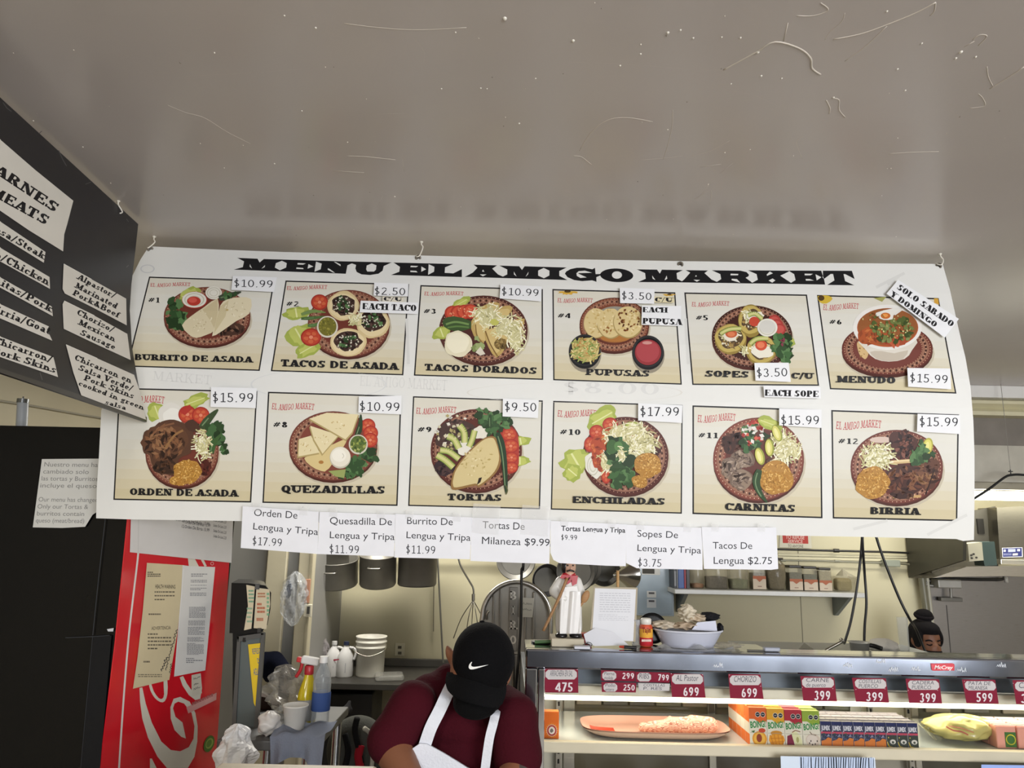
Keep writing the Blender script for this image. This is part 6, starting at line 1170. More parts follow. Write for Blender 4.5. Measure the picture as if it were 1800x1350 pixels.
# electrical panel
q = lambda x, y: P(x, y, BY - .1); a_, b_ = q(1119, 1082), q(1183, 978)
E = thing('electrical_panel', 'grey steel electrical panel on the back wall with stickers', 'electrical panel', V(((a_.x + b_.x) / 2, BY - .05, a_.z)))
m = MB(); m.bx(a_, (b_.x, BY - .002, b_.z), '#93a1ac', .004); m.build('cabinet', 'plastic', E)
m = MB(); m.bx(a_ + V((.012, -.004, .012)), V((b_.x - .012, BY - .099, b_.z - .012)), '#9aa9b5', .003); m.build('door', 'gloss', E)
for nm, x0, y0, x1, y1, c in (('inspection_window', 1129, 1000, 1150, 1008, '#4f4d49'), ('nameplate', 1128, 998, 1160, 1010, '#d8d8d4'), ('sticker', 1137, 1039, 1153, 1050, '#c9cbc9'), ('sticker', 1137, 1053, 1153, 1068, '#c3c8cc')):
    m = MB(); k = .0055 if nm != 'inspection_window' else .007; m.bx(P(x0, y1, BY - .1) + V((0, -k, 0)), P(x1, y0, BY - .1) + V((0, -k + .001, 0)), c)
    if nm == 'sticker': m.bx(P(x0 + 3, y0 + 5, BY - .1) + V((0, -k - .001, 0)), P(x1 - 3, y0 + 2, BY - .1) + V((0, -k, 0)), '#55555a')
    m.build(nm, 'paper', E)
# refuse-service sign
a = Art(); a.layer = 3; a.poly([(1372, 905), (1423, 907), (1427, 964), (1370, 962)], '#cdc9b8'); a.poly([(1375, 935), (1420, 936.5), (1421, 956), (1376, 954.5)], '#b0443f'); a.text('TO REFUSE', (1381, 947), (1414, 948), 6.5, '#d9b9b0', .02); a.text('SERVICE', (1385, 954), (1411, 954.6), 5.5, '#d9b9b0', .02); a.text('TO ANYONE', (1385, 962), (1412, 962.6), 5, '#6d6a60', .02); a.text('WE RESERVE', (1378, 920), (1418, 921), 7, '#4a4842', .02); a.text('THE RIGHT', (1382, 931), (1414, 932), 7, '#4a4842', .02)
a.build('wall_sign', 'paper', depthmap(BY - .006), label='red and white refuse service sign on the back wall', cat='sign')
# pipes and conduit on the back wall
def pipe(name, pts, r, col, label, kind='plastic', cat='pipe', n=3, extra=()):
    m = MB(); m.tube([P(x, y, Y) for x, y, Y in pts], r, col, 10, n)
    for x, y, Y, rr in extra: p = P(x, y, Y); m.cyl(p - V((.018, 0, 0)), p + V((.018, 0, 0)), rr, rr, col)
    return m.build(name, kind, label=label, cat=cat)
e = BY - .04
pipe('gas_pipe', [(1330, 964.5, e), (1366, 965.5, e), (1440, 967.5, e), (1560, 970.5, e), (1602, 972, e), (1610, 968, e), (1612, 961, e), (1624, 960, e), (1650, 957, e), (1690, 953, e)], .0075, '#1d1b19', 'black gas pipe running along the top of the back wall', extra=((1470, 968, e, .013),))
pipe('conduit', [(1360, 984.5, e), (1378, 985, e), (1430, 985.5, e), (1500, 988, e), (1554, 989.5, e)], .0055, '#8d8c7c', 'grey conduit along the back wall above the jars', extra=((1376, 985, e, .009), (1472, 986.5, e, .009)))
m = MB(); m.bx(P(1555, 996, e - .03), P(1575, 984, e + .03), '#8f9486', .006); m.build('junction_box', 'plastic', label='small grey green junction box on the wall conduit', cat='junction box')
pipe('conduit', [(1575, 990, e), (1610, 993, e), (1640, 995, e), (1652, 1002, e - .02), (1664, 1008, e - .05), (1676, 1006, e - .06), (1692, 994, e - .1), (1703, 987, e - .15)], .008, '#75725f', 'bent grey conduit leading to the hood switch box')
# pipes in the wall's corner
pipe('riser_pipe', [(1613, 930, e - .03), (1615, 960, e - .03), (1621, 1020, e - .03), (1632, 1100, e - .03), (1640, 1170, e - .03)], .022, '#7a7764', 'grey green vertical riser pipe left of the steel wall panel', n=2)
pipe('riser_pipe', [(1622, 930, e - .01), (1624, 960, e - .01), (1630, 1020, e - .01), (1638, 1090, e - .01), (1645, 1170, e - .01)], .012, '#bdb9a6', 'pale thinner riser pipe beside the grey green riser', n=2)
pipe('riser_pipe', [(1607, 940, e - .0), (1608, 952, e), (1609, 962, e), (1610, 977, e)], .02, '#d6d2c2', 'short white pipe stub above the black pipe elbow', n=2)
# stainless wall lining
x0 = P(1640, 1100, BY - .012).x; m = MB(); zt_ = P(1720, 1012, BY - .02).z; m.bx((x0, BY - .012, .3), (RX, BY - .001, zt_), '#8f8c8a'); o = m.build('wall_lining', 'steel', label='brushed stainless wall lining under the hood', cat='wall panel')
m = MB(); xq = P(1668, 1100, BY - .016).x; m.bx((xq - .004, BY - .015, .3), (xq, BY - .0125, zt_ - .2), '#55524f'); m.build('seam_strip', 'dull_steel', o)
m = MB(); pq = lambda x, y, k=.05: P(x, y, BY - k)
m.bx(pq(1650, 1034, .12), pq(1677, 1018, .03), '#a3a19b', .008); o = m.build('junction_box', 'dull_steel', label='rounded grey junction box on the stainless wall', cat='junction box')
m = MB(); m.cyl(pq(1671, 1034, .06), pq(1672, 1052, .06), .009, .009, '#8b8983'); m.bx(pq(1655, 1057, .07), pq(1686, 1050, .03), '#6b6963', .003); m.build('mounting_bracket', 'dull_steel', o)
m = MB(); m.tube([pq(1634, 1020, .05), pq(1626, 1026, .05), pq(1632, 1029, .05), pq(1650, 1030, .06)], .011, '#8b8983'); m.build('conduit_elbow', 'dull_steel', o)
pipe('gas_pipe', [(1636, 1015, BY - .05), (1690, 1018, BY - .05), (1750, 1019, BY - .05), (1766, 1016, BY - .05), (1768, 1009, BY - .05), (1850, 1008, BY - .05)], .01, '#1c1b1a', 'black gas pipe across the stainless wall', n=2)
pipe('drop_pipe', [(1768, 1014, BY - .06), (1769, 1024, BY - .06)], .012, '#b5b2aa', 'short steel pipe stub hanging from the black pipe', n=1)
# ------------------------------------------------------------------ exhaust hood over the grill
HY = KY + .12; hp = lambda x, y, k=0: P(x, y, HY + k)
hx0 = P(1560, 800, HY).x; zt0, zb0 = hp(1750, 729).z, hp(1750, 862).z
H = thing('exhaust_hood', 'stainless exhaust hood hanging beyond the ceiling edge on the right', 'hood', V(((hx0 + RX) / 2, HY + .3, zb0 - .3)))
m = MB(); m.bx((hx0, HY, hp(1750, 783).z), (RX - .02, HY + .02, CEIL - .02), '#7f7972'); m.build('upper_panel', 'dull_steel', H)
m = MB(); zA, zB = hp(1750, 783).z, hp(1750, 848).z
m.add([V((hx0, HY, zA)), V((RX - .02, HY, zA)), V((RX - .02, HY - .02, zB)), V((hx0, HY - .02, zB))], [[0, 1, 2, 3]], '#c4c0b4'); m.add([V((hx0, HY + .02, zA)), V((RX - .02, HY + .02, zA)), V((RX - .02, HY + .0, zB)), V((hx0, HY, zB))], [[0, 1, 2, 3]], '#eeebe0'); m.build('front_panel', 'dull_steel', H)
m = MB(); m.bx((hx0, HY - .03, hp(1750, 861).z), (RX - .02, HY + .02, zB), '#a9a598', .003); m.build('lower_lip', 'steel', H)
m = MB(); m.bx((hx0, HY + .0, hp(1750, 878).z), (RX - .02, HY + .10, hp(1750, 863).z), '#fff6e2', .006); m.build('light_tube', 'lamp', H, label='glowing tube lamp under the hood lip')
# end wall and sloping filter bank inside
m = MB(); xe = P(1625, 960, 5.0).x
m.prism([V((xe, HY + .12, hp(1700, 868).z)), V((xe, BY - .02, P(1640, 950, BY).z + .35)), V((xe, BY - .02, P(1640, 1016, BY).z)), V((xe, HY + .2, P(1700, 985, HY + .2).z))], (.02, 0, 0), '#45433a'); m.build('end_panel', 'dull_steel', H)
m = MB(); m.prism([P(x, y, 5.0) for x, y in ((1630, 960), (1700, 900), (1750, 890), (1755, 1000), (1700, 1000), (1640, 1016))], (0, .02, 0), '#56534a'); m.bx(P(1720, 938, 4.99), P(1727, 912, 5.0), '#25231f'); m.build('inner_baffle', 'dull_steel', H)
m = MB(); m.prism([P(x, y, 4.9) for x, y in ((1752, 892), (1830, 888), (1830, 980), (1758, 982))], (0, .2, 0), '#8d897d'); m.build('filter_box', 'steel', H)
m = MB(); m.bx(P(1760, 992, 4.88), P(1850, 984, 5.05), '#d3d0c4', .003); m.build('drip_rail', 'steel', H)
a = Art(); a.layer = 3; a.poly([(1761, 963), (1797, 962), (1798, 979), (1762, 980)], '#d6d6dc'); a.poly([(1762.5, 964), (1796, 963), (1796.5, 978), (1763, 979)], '#30366e'); a.poly([(1772, 965), (1785, 965), (1785, 970), (1772, 970.5)], '#aab0c4'); a.poly([(1780, 973), (1789, 972.5), (1789, 976), (1780, 976.5)], '#e0d9c4'); a.poly([(1764, 966), (1768, 966), (1768, 970), (1764, 970)], '#c9ccd6'); a.poly([(1788, 965), (1793, 965), (1793, 969), (1788, 969)], '#c9ccd6'); a.rules(1764, 973, 1778, 977, 2, '#9da3c4', .5)
a.build('data_plate', 'paper', depthmap(4.897), H, label='small blue data plate')
m = MB(); m.prism([P(x, y, 4.8) for x, y in ((1640, 1016), (1700, 996), (1830, 994), (1830, 1012), (1660, 1014))], (0, .3, -.02), '#b5afa4'); m.build('bottom_rim', 'steel', H)
b0, b1 = P(1701, 987, 4.72), P(1729, 953, 4.72)
o = thing('switch_box', 'cream switch box with teal side below the hood end', 'switch box', V(((b0.x + b1.x) / 2, 4.75, b0.z)))
m = MB(); m.prism([P(x, y, 4.72) for x, y in ((1701, 956), (1726, 953), (1729, 985), (1704, 987))], (0, .1, 0), '#b9b4a0'); m.build('front_plate', 'plastic', o)
m = MB(); m.prism([P(x, y, 4.725) for x, y in ((1726.5, 953), (1748, 952), (1753, 994), (1731, 995), (1729, 985))], (0, .1, 0), '#3d4f4c'); m.build('side_cover', 'plastic', o, label='dark teal side cover')
m = MB()
for x, y in ((1707, 976), (1711, 974), (1716, 980), (1708, 981)): p = P(x, y, 4.718); m.cyl(p, p + V((0, -.006, 0)), .006, .006, '#3a3733', 10)
m.build('push_button', 'plastic', o)
# hanging black cables
def cable(pts, label): m = MB(); q0 = P(*pts[0]); m.tube([V((q0.x, q0.y, CEIL - .001))] + [P(*p) for p in pts], .006, '#121214'); m.build('power_cable', 'plastic', label=label, cat='cable', group='black cables behind the banner')
cable([(1515, 880, 3.5), (1515, 950, 3.5), (1508, 1020, 3.5), (1496, 1090, 3.5), (1482, 1142, 3.5), (1478, 1200, 3.52)], 'black cable slanting down left from behind the banner'); cable([(1515, 880, 3.46), (1516, 950, 3.46), (1520, 1010, 3.5), (1523, 1060, 3.5), (1520, 1100, 3.5), (1519, 1142, 3.5), (1519, 1200, 3.52)], 'black cable hanging nearly straight down from behind the banner')
cable([(1530, 900, 3.5), (1541, 946, 3.5), (1556, 990, 3.5), (1580, 1050, 3.5), (1600, 1090, 3.5), (1612, 1110, 3.6), (1640, 1180, 3.6)], 'black cable slanting down right toward the person with the bun')
pipe('power_cable', [(1690, 890, 4.2), (1735, 862, 4.2), (1765, 840, 4.2), (1778, 835, 4.2), (1800, 835, 4.2), (1850, 842, 4.2)], .007, '#1a1a1c', 'black cable looped under the ceiling edge at the right', cat='cable', n=5)
m = MB(); p = P(1777, 835, 4.2); m.cyl(p, p + V((0, 0, .03)), .003, .003, '#2a2a2a'); m.tube([p + V((-.012, 0, .02)), p + V((.012, 0, .02))], .003, '#2a2a2a'); t = V((p.x, 4.2, CEIL)); m.cyl(p + V((0, 0, .03)), t, .0015, .0015, '#8a8780'); m.build('cable_hanger', 'dull_steel', label='thin wire hanger holding the looped black cable', cat='hanger')
# ------------------------------------------------------------------ meat display case
CF = 2.22
def cp(x, y, Y=CF): return P(x, y, Y)
cxl, cxr = cp(924, 1150).x, 2.1
ztop, zband = cp(1200, 1147).z, cp(1200, 1181).z
CASE = thing('display_case', 'long stainless meat display case with glass front and price tags', 'display case', V(((cxl + cxr) / 2, CF + .4, 0)))
LD = CF + .2
m = MB(); m.bx((cxl, CF, zband), (cxr, CF + .03, ztop), '#a3a9b6', .005); m.build('top_band', 'mirror_steel', CASE, label='polished steel band along the top front')
xm = P(1370, 1150, CF).x
for x_0, x_1, d_ in ((cxl, xm, .2), (xm, cxr, .11)): m = MB(); m.bx((x_0, CF + .03, ztop - .03), (x_1, CF + d_, ztop), '#b1b4b8', .002); m.build('top_ledge', 'mirror_steel', CASE)
zs2 = P(1200, 1316, CF + .04).z; zb2 = zs2 - .62
m = MB(); m.bx((cxl, CF + .0, .12), (P(944, 1250, CF).x, CF + .05, zband), '#b9bdc3', .004); m.bx((P(945, 1250, CF).x, CF - .004, .12), (P(957, 1250, CF).x, CF + .05, zband), '#c6cad0', .003); m.build('corner_post', 'mirror_steel', CASE)
m = MB(); m.bx((cxl, CF + .05, .1), (cxl + .025, CF + .75, ztop - .12), '#a9adb0', .003); m.build('end_wall', 'steel', CASE)
m = MB(); m.bx((cxr - .03, CF, .1), (cxr, CF + .75, ztop - .12), '#a9adb0'); m.build('end_wall', 'steel', CASE)
m = MB(); m.bx((cxl, CF, .08), (cxr, CF + .75, .36), '#8f9294', .006); m.build('base', 'steel', CASE)
RY = CF + .48    # rear doors
# upper shelf / lamp canopy
zc0, zc1 = P(1200, 1218, CF + .05).z, P(1200, 1228, CF + .05).z
m = MB(); m.bx((cxl + .03, CF + .06, zc1), (cxr - .03, CF + .075, zc0 + .012), '#e9e2c8', .004); m.bx((cxl + .03, CF + .075, zc1 + .006), (cxr - .03, RY - .02, zc1 + .012), '#c7c9c8'); m.build('lamp_canopy', 'plastic', CASE)
m = MB(); m.bx((cxl + .03, CF + .085, zc0 + .013), (cxr - .03, CF + .095, ztop - .032), '#6c7986'); m.build('back_splash', 'plastic', CASE, label='grey blue inner panel behind the price tags')
m = MB(); m.cyl((cxl + .06, CF + .11, zc1 - .012), (cxr - .06, CF + .11, zc1 - .012), .011, .011, '#fff3d6'); m.build('lamp_tube', 'lamp', CASE)
l = area('case_light', ((cxl + cxr) / 2, CF + .16, zc1 - .02), (0, 0, 0), cxr - cxl - .1, .05, 1.5, (1, .93, .8))
# glass shelf with cream front lip, lower deck
m = MB(); m.bx((cxl + .03, CF + .035, zs2 - .018), (cxr - .03, CF + .06, zs2 + .012), '#e6dcc0', .004); m.build('shelf_lip', 'plastic', CASE)
m = MB(); m.bx((cxl + .03, CF + .06, zs2 - .004), (cxr - .03, RY - .03, zs2 + .003), '#c3c9c4'); m.build('glass_shelf', 'gloss', CASE)
m = MB(); m.bx((cxl + .03, CF + .06, zs2 - .34), (cxr - .03, RY + .15, zs2 - .32), '#9a9c98'); m.build('lower_deck', 'dull_steel', CASE)
# rear sliding doors
xs_ = [cxl + .03, P(990, 1260, RY).x, P(1010, 1260, RY).x, P(1243, 1260, RY).x, P(1256, 1260, RY).x, P(1492, 1260, RY).x, P(1512, 1260, RY).x, P(1600, 1260, RY).x, P(1612, 1260, RY).x, cxr - .03]
for i, (a_, b_, c) in enumerate(((0, 1, '#d6cfb8'), (2, 3, '#5f583f'), (4, 5, '#665e48'), (6, 7, '#cfc8b0'), (8, 9, '#55523f'))):
    m = MB(); m.bx((xs_[a_], RY, zs2 - .34), (xs_[b_], RY + .008, zc1), c); m.build('rear_door', 'gloss' if i in (1, 2, 4) else 'plastic', CASE, label=None)
    if i in (1, 2, 4):
        rr = random.Random(i); m = MB()      # blurred stock seen through the rear glass
        for k in range(5):
            x = xs_[a_] + (xs_[b_] - xs_[a_]) * (k + .5) / 5; h = rr.uniform(.02, .05); m.bx((x - .04, RY - .012, zs2 + .02), (x + .045, RY - .004, zs2 + .02 + h), rr.choice(['#8f836a', '#6c6a52', '#79806a', '#5f5a4a']), .003)
        m.build('inner_box', 'plastic', CASE)
for i in (1, 3, 5, 7): m = MB(); m.bx((xs_[i], RY - .012, zs2 - .34), (xs_[i + 1], RY + .012, zc1), '#a6a292', .002); m.build('door_stile', 'steel', CASE)
for px in (982, 1530, 1596):
    m = MB(); x = P(px, 1260, RY - .03).x; m.bx((x - .008, RY - .035, zs2 - .3), (x + .008, RY - .02, zc1), '#9d988a')
    for k in range(14): z = zs2 - .25 + k * .03; m.bx((x - .003, RY - .037, z), (x + .003, RY - .0345, z + .014), '#2a2825')
    m.build('shelf_standard', 'steel', CASE)
m = MB(); m.bx((xs_[2], RY + .1, .36), (xs_[9], RY + .12, zc1), '#5c594c'); m.bx((cxl + .03, RY + .2, .36), (cxr, RY + .22, ztop - .1), '#4a473e'); m.build('rear_frame', 'steel', CASE)
# front glass, leaning out towards its foot
m = MB(); gx0, gx1 = P(957, 1250, CF).x, cxr - .03; m.prism([V((gx0, CF + .02, zband + .004)), V((gx1, CF + .02, zband + .004)), V((gx1, CF - .0, .36)), V((gx0, CF - .0, .36))], (0, .004, 0), '#1c1e1f'); m.build('front_glass', 'pane', CASE)
# maker's badge
a = Art(1480, 1130, .17778); a.layer = 2; a.poly([(878, 205), (1095, 202), (1112, 212), (1113, 274), (900, 276), (888, 268)], '#b6202f'); a.poly([(886, 212), (1093, 209), (1104, 216), (1105, 268), (902, 269), (895, 263)], '#c92a38'); a.text('McCray', (915, 258), (1092, 262), 36, '#ecd9d6', .03, lean=.2)
a.build('badge', 'gloss', depthmap(CF - .0015), CASE, label='red badge with white script')
a = Art(seed=4); a.layer = 1      # scratches and tape residue on the band
for x, y in ((1262, 1172), (1548, 1165), (1490, 1172), (1570, 1180), (1610, 1178), (1760, 1172), (1690, 1180)): a.scrawl((x - 8, y), (x + 8, y + 1), 9, 5, '#dfe3e8', .7)
a.build('scratch_marks', 'plastic', depthmap(CF - .001), CASE)

# ------------------------------------------------------------------ price tags clipped under the band
def tagm(y0): # plane leaning out towards the camera at its foot
    p0 = P(1300, y0, CF - .006); return planemap(p0, V((0, -1, -.32)))
def ptag(z, quad, price, lab, win, num, scr, col='#7a1630', txt=None, seed=1):
    a = Art(*z, seed=seed); a.layer = 5; x0 = min(q[0] for q in quad); y0 = min(q[1] for q in quad)
    a.poly(quad, col)
    (wx0, wy0, wx1, wy1) = win; c = (wy1 - wy0) * .28; s = (quad[3][0] - quad[0][0]) / max(1, quad[3][1] - quad[0][1]); sh = s * (wy1 - wy0)
    a.poly([(wx0 + c, wy0), (wx1 - c, wy0), (wx1 + sh * .3, wy0 + c), (wx1 + sh * .7, wy1 - c), (wx1 - c + sh, wy1), (wx0 + c + sh, wy1), (wx0 + sh * .7, wy1 - c), (wx0 + sh * .3, wy0 + c)], '#bdb9b9')
    if txt:
        n = len(txt)
        for i, t in enumerate(txt): yy = wy0 + (wy1 - wy0) * (i + .82) / max(n, 1.25); a.text(t, (wx0 + (wx1 - wx0) * .14, yy), (wx0 + (wx1 - wx0) * (.86 - .1 * i), yy + 2), (wy1 - wy0) * (.62 / n ** .6), '#4a4a55', lean=.1)
    if price: nx0, ny, nx1, nh = num; a.text(price, (nx0, ny), (nx1, ny + 3), nh, '#d9d3d6', .06)
    for (x, y) in scr: a.ell(x, y, 4, 4, '#cbb6bb', n=8)
    return a.build('price_tag', 'plastic', tagm(z[1] + y0 * z[2]), label=lab, cat='price tag', group='price tags under the display case band', k=1.05)
A1, A2, A3 = (900, 1120, .19444), (1200, 1130, .17778), (1480, 1130, .17778)
ptag(A1, [(295, 285), (597, 290), (600, 503), (298, 500)], '475', 'maroon price tag reading 475, leftmost under the band', (302, 294, 586, 382), (390, 490, 552, 80), [(300, 290), (590, 292)], txt=['ARRACHERA EN SAL'])
ptag(A1, [(805, 298), (1112, 308), (1110, 400), (806, 392)], '299', 'small maroon price tag reading 299 above the 250 tag', (816, 310, 942, 388), (995, 375, 1105, 54), [], txt=['Pierna', 'molida'])
ptag(A1, [(808, 404), (1124, 413), (1120, 500), (812, 495)], '250', 'small maroon price tag reading 250 below the 299 tag', (826, 416, 950, 492), (1005, 480, 1110, 52), [], txt=['Pollo', 'entero'])
ptag(A1, [(1116, 312), (1428, 320), (1424, 412), (1118, 404)], '799', 'small maroon price tag reading 799 above a grey name slip', (1132, 322, 1256, 400), (1318, 392, 1420, 56), [], txt=['RIBS'])
ptag(A1, [(1140, 414), (1428, 420), (1422, 486), (1146, 482)], '', 'grey name slip with handwriting below the 799 tag', (1150, 420, 1418, 480), None, [], col='#b3b0b0', txt=['COSTILLAS', 'P. RES'])
ptag(A1, [(1428, 326), (1728, 335), (1750, 548), (1446, 540)], '699', 'maroon price tag reading 699 with cursive name, beside the grey slip', (1442, 335, 1722, 424), (1545, 532, 1692, 82), [(1440, 330), (1722, 340)], txt=['AL Pastor'])
ptag(A2, [(450, 307), (768, 312), (800, 554), (470, 548)], '699', 'maroon price tag reading 699 with the name CHORIZO', (462, 322, 768, 418), (578, 538, 738, 92), [(770, 428), (462, 318)], txt=['CHORIZO'])
ptag(A2, [(1163, 328), (1497, 340), (1526, 580), (1192, 573)], '399', 'maroon price tag reading 399 right of the CHORIZO tag', (1175, 345, 1488, 442), (1298, 566, 1462, 94), [(1484, 452), (1182, 440)], txt=['CARNE', 'de puerco'])
ptag(A3, [(98, 345), (434, 350), (466, 592), (138, 583)], '399', 'maroon price tag reading 399, third large tag left of the badge', (122, 360, 428, 452), (236, 576, 408, 90), [(138, 460), (425, 455)], txt=['COSTILLAS', 'PUERCO'])
ptag(A3, [(628, 354), (960, 360), (990, 602), (664, 594)], '399', 'maroon price tag reading 399 just below and left of the red badge', (648, 372, 952, 464), (766, 588, 932, 92), [(654, 470), (945, 468)], txt=['CADERA', 'PUERCO'])
ptag(A3, [(1186, 361), (1515, 365), (1550, 602), (1230, 595)], '599', 'maroon price tag reading 599 right of the red badge', (1208, 378, 1510, 470), (1326, 584, 1492, 90), [(1212, 380)], txt=['PATA DE', 'MILANESA'])
ptag(A3, [(1685, 368), (2010, 372), (2045, 612), (1722, 605)], '399', 'maroon price tag cut by the right edge of the photo', (1705, 385, 2005, 478), (1765, 594, 1990, 90), [(1692, 400)], txt=['CARNE'])
# ------------------------------------------------------------------ goods on the glass shelf
zsh = zs2 + .0035
def shp(px, py): q = PZ(px, py, zsh); return q
# baking soda carton
c = P(970, 1300, CF + .1); s = mpp(CF + .1); w, h = .5 * 25 * s, 42 * s; bx_ = V((P(969, 1300, CF + .1).x, CF + .1, zsh))
o = MB().bx(bx_ + V((-w, 0, 0)), bx_ + V((w, .03, h)), '#d9691e', .001).build('soda_carton', 'paper', label='orange carton with sunburst disc at the left end of the glass shelf', cat='carton')
a = Art(seed=3); a.layer = 3; cx, cy = 970, 1284
for i in range(20):
    t = 6.283 * i / 20; a.poly([(cx + 8 * math.cos(t - .1), cy + 9 * math.sin(t - .1)), (cx + 12 * math.cos(t), cy + 14.5 * math.sin(t)), (cx + 8 * math.cos(t + .1), cy + 9 * math.sin(t + .1))], '#e9b04a', up=False)
a.ell(cx, cy, 9.2, 10.5, '#d6b0a0').ell(cx, cy, 8.2, 9.5, '#a5362c').ell(cx, cy, 5.6, 6.8, '#dcd3cc').poly([(cx - 3, cy + 3), (cx - 3.4, cy - 1), (cx, cy - 4), (cx + 2, cy - 2), (cx + 3, cy + 1), (cx, cy + 4)], '#6d6a66'); a.build('disc_emblem', 'paper', depthmap(CF + .0995), o)
# tray with meat
TY = CF + .19; tc = V(((P(1021, 1300, TY).x + P(1278, 1305, TY).x) / 2, TY, zsh)); L = P(1278, 1305, TY).x - P(1021, 1300, TY).x
TR = thing('foam_tray', 'long pink foam tray holding tied pork feet on the glass shelf', 'tray', tc)
def tray(u, v):   # v: 0 centre .. 1 rim
    a = 2 * math.pi * u; k = 1 / max(abs(math.cos(a)) ** 4 + abs(math.sin(a)) ** 4, .2) ** .25
    r = v if v < .8 else .8 + (v - .8) * .6; z = .006 if v < .72 else .006 + ((v - .72) / .28) ** 1.3 * .02
    return tc + V((L / 2 * r * 1.087 * k * math.cos(a), .1 * r * 1.087 * k * math.sin(a), z))
m = MB(); m.grid(tray, 60, 16, '#d2a590'); m.grid(lambda u, v: tray(u, v) - V((0, 0, .004)), 60, 16, '#cdb09c'); m.build('tray_shell', 'plastic', TR)
a = MB(); a.grid(lambda u, v: tray(.44 + .12 * u, .5 + .3 * v) + V((0, .0, .001)), 10, 5, '#c9442c'); a.build('liquid', 'gloss', TR, label='red liquid in the tray')
m = MB(); mx = lambda px: P(px, 1300, TY).x
for p0, r0, p1, r1 in (((1128, .012), .014, (1175, .02), .022), ((1175, .02), .022, (1215, .024), .026), ((1215, .024), .026, (1246, .026), .024), ((1180, .022), .02, (1248, .034), .014)): m.cap((mx(p0[0]), TY - .02, zsh + p0[1] + .008), r0, (mx(p1[0]), TY - .02, zsh + p1[1] + .004), r1, '#c0937c')
for px in (1178, 1215, 1240): m.lathe([(.026, -.003), (.0275, 0), (.026, .003)], (mx(px), TY - .02, zsh + .028), '#8a5a48', 16, (1, 0, .1))
rm = random.Random(2)
organic(m, 'pork_feet', 'food', .0035, label='tied raw pork feet on the pink tray', cat='meat', smooth=3, colf=lambda c: ['#c9a188', '#b98470', '#d3b59c', '#a86f5c'][int(abs(math.sin(c.x * 90) * 2 + math.sin(c.z * 260) * 2 + rm.random())) % 4])
# juice cartons, four flavours in files of five
JF = CF + .075
def carton(px0, px1, pyt, pyb, front, name, side, top, draw, label, group, dep):
    a_, b_ = P(px0, pyb, JF), P(px1, pyb, JF); w = b_.x - a_.x - .0012; h = (pyb - pyt) * mpp(JF) * 1.0; c = V(((a_.x + b_.x) / 2, JF, zsh))
    T = thing(name, label, 'juice carton', c + V((0, dep / 2, 0)), group)
    m = MB(); x0, x1 = c.x - w / 2, c.x + w / 2; y0, y1 = JF, JF + dep - .0015
    v = [V((x0, y0, zsh)), V((x1, y0, zsh)), V((x1, y0, zsh + h)), V((x0, y0, zsh + h)), V((x0, y1, zsh)), V((x1, y1, zsh)), V((x1, y1, zsh + h)), V((x0, y1, zsh + h))]
    m.add(v, [[0, 1, 2, 3]], front); m.add(v, [[1, 5, 6, 2], [4, 0, 3, 7], [5, 4, 7, 6], [0, 4, 5, 1]], side); m.add(v, [[3, 2, 6, 7]], top)
    m.bx((x0, (y0 + y1) / 2 - .0008, zsh + h), (x1, (y0 + y1) / 2 + .0008, zsh + h + .003), top); m.bx((x0 - .0003, y0, zsh + h * .3), (x0, y1, zsh + h * .6), '#d8d4c4')
    m.build('carton_body', 'paper', T)
    A = Art(seed=int(px0)); A.layer = 4
    sc = h / (mpp(JF) * 100); X = lambda u, v_: (u, v_)
    A.draw = draw; draw(A); fm = lambda px, py, ly=0: V((x0 + w * px / 50, y0 - ly * EPS, zsh + h * (1 - py / 100)))
    A.build('front_print', 'paper', fm, T, k=1.0); return T, dep
def boing(col, fruit):
    def d(A):
        A.rect(0, 0, 50, 100, '#dedac9'); A.poly([(0, 0), (50, 0), (50, 36), (30, 40), (14, 30), (0, 30)], col)
        for x in (25, 40): A.ell(x, 18, 7, 7, '#e2ded8').ell(x, 18, 6, 6, '#17171a').rect(x - 3.6, 16.4, x + 3.6, 19.4, '#8d8d90')
        A.text('BOING!', (3, 54), (47, 50), 17, '#2f8a4a', .035, lean=.05)
        if fruit == 0: A.ell(28, 82, 21, 20, '#d8952c').ell(28, 82, 16, 16, '#e7b54a').ell(27, 80, 8, 11, '#8a3a24').ell(36, 60, 10, 6, '#c24a30').poly([(4, 62), (16, 60), (12, 67)], '#3f6a3a')
        if fruit == 1:
            A.ell(26, 66, 17, 7, '#c98a2c').poly([(6, 72), (46, 72), (44, 96), (10, 98)], '#e09a2c', smooth=2)
            for i in range(4): A.line([(8 + i * 11, 70), (16 + i * 9, 97)], 1.6, '#b86f1c')
            A.line([(8, 80), (46, 78)], 1.6, '#b86f1c').line([(8, 90), (46, 88)], 1.6, '#b86f1c')
        if fruit == 2: A.poly([(4, 98), (6, 72), (20, 66), (26, 98)], '#7d2340').poly([(18, 64), (34, 60), (48, 84), (44, 99), (30, 99)], '#dcdcae', smooth=2).ell(35, 82, 4, 8, '#a9a56c').line([(20, 62), (30, 56), (44, 60)], 2.4, '#8a5a3c')
        if fruit == 3:
            A.ell(28, 82, 21, 19, '#d2c3b4').line([(20, 58), (26, 66), (38, 68)], 2.4, '#7d6a58').ell(26, 80, 15, 13, '#dcd1c6')
            for x, y in ((18, 90), (26, 94), (34, 92), (40, 84), (22, 84)): A.ell(x, y, 1.6, 2.6, '#2c2522')
        A.line([(2, 66), (48, 66)], 1, '#9a9a8c')
    return d
FL = (('#d9642a', '#d9702f', '#c8733c', 'orange peach'), ('#d9a02a', '#cf8a2c', '#d3a54a', 'yellow mango'), ('#a82838', '#8d2430', '#b4545c', 'red apple'), ('#8fa83c', '#6d8a35', '#a5b05c', 'green guava'))
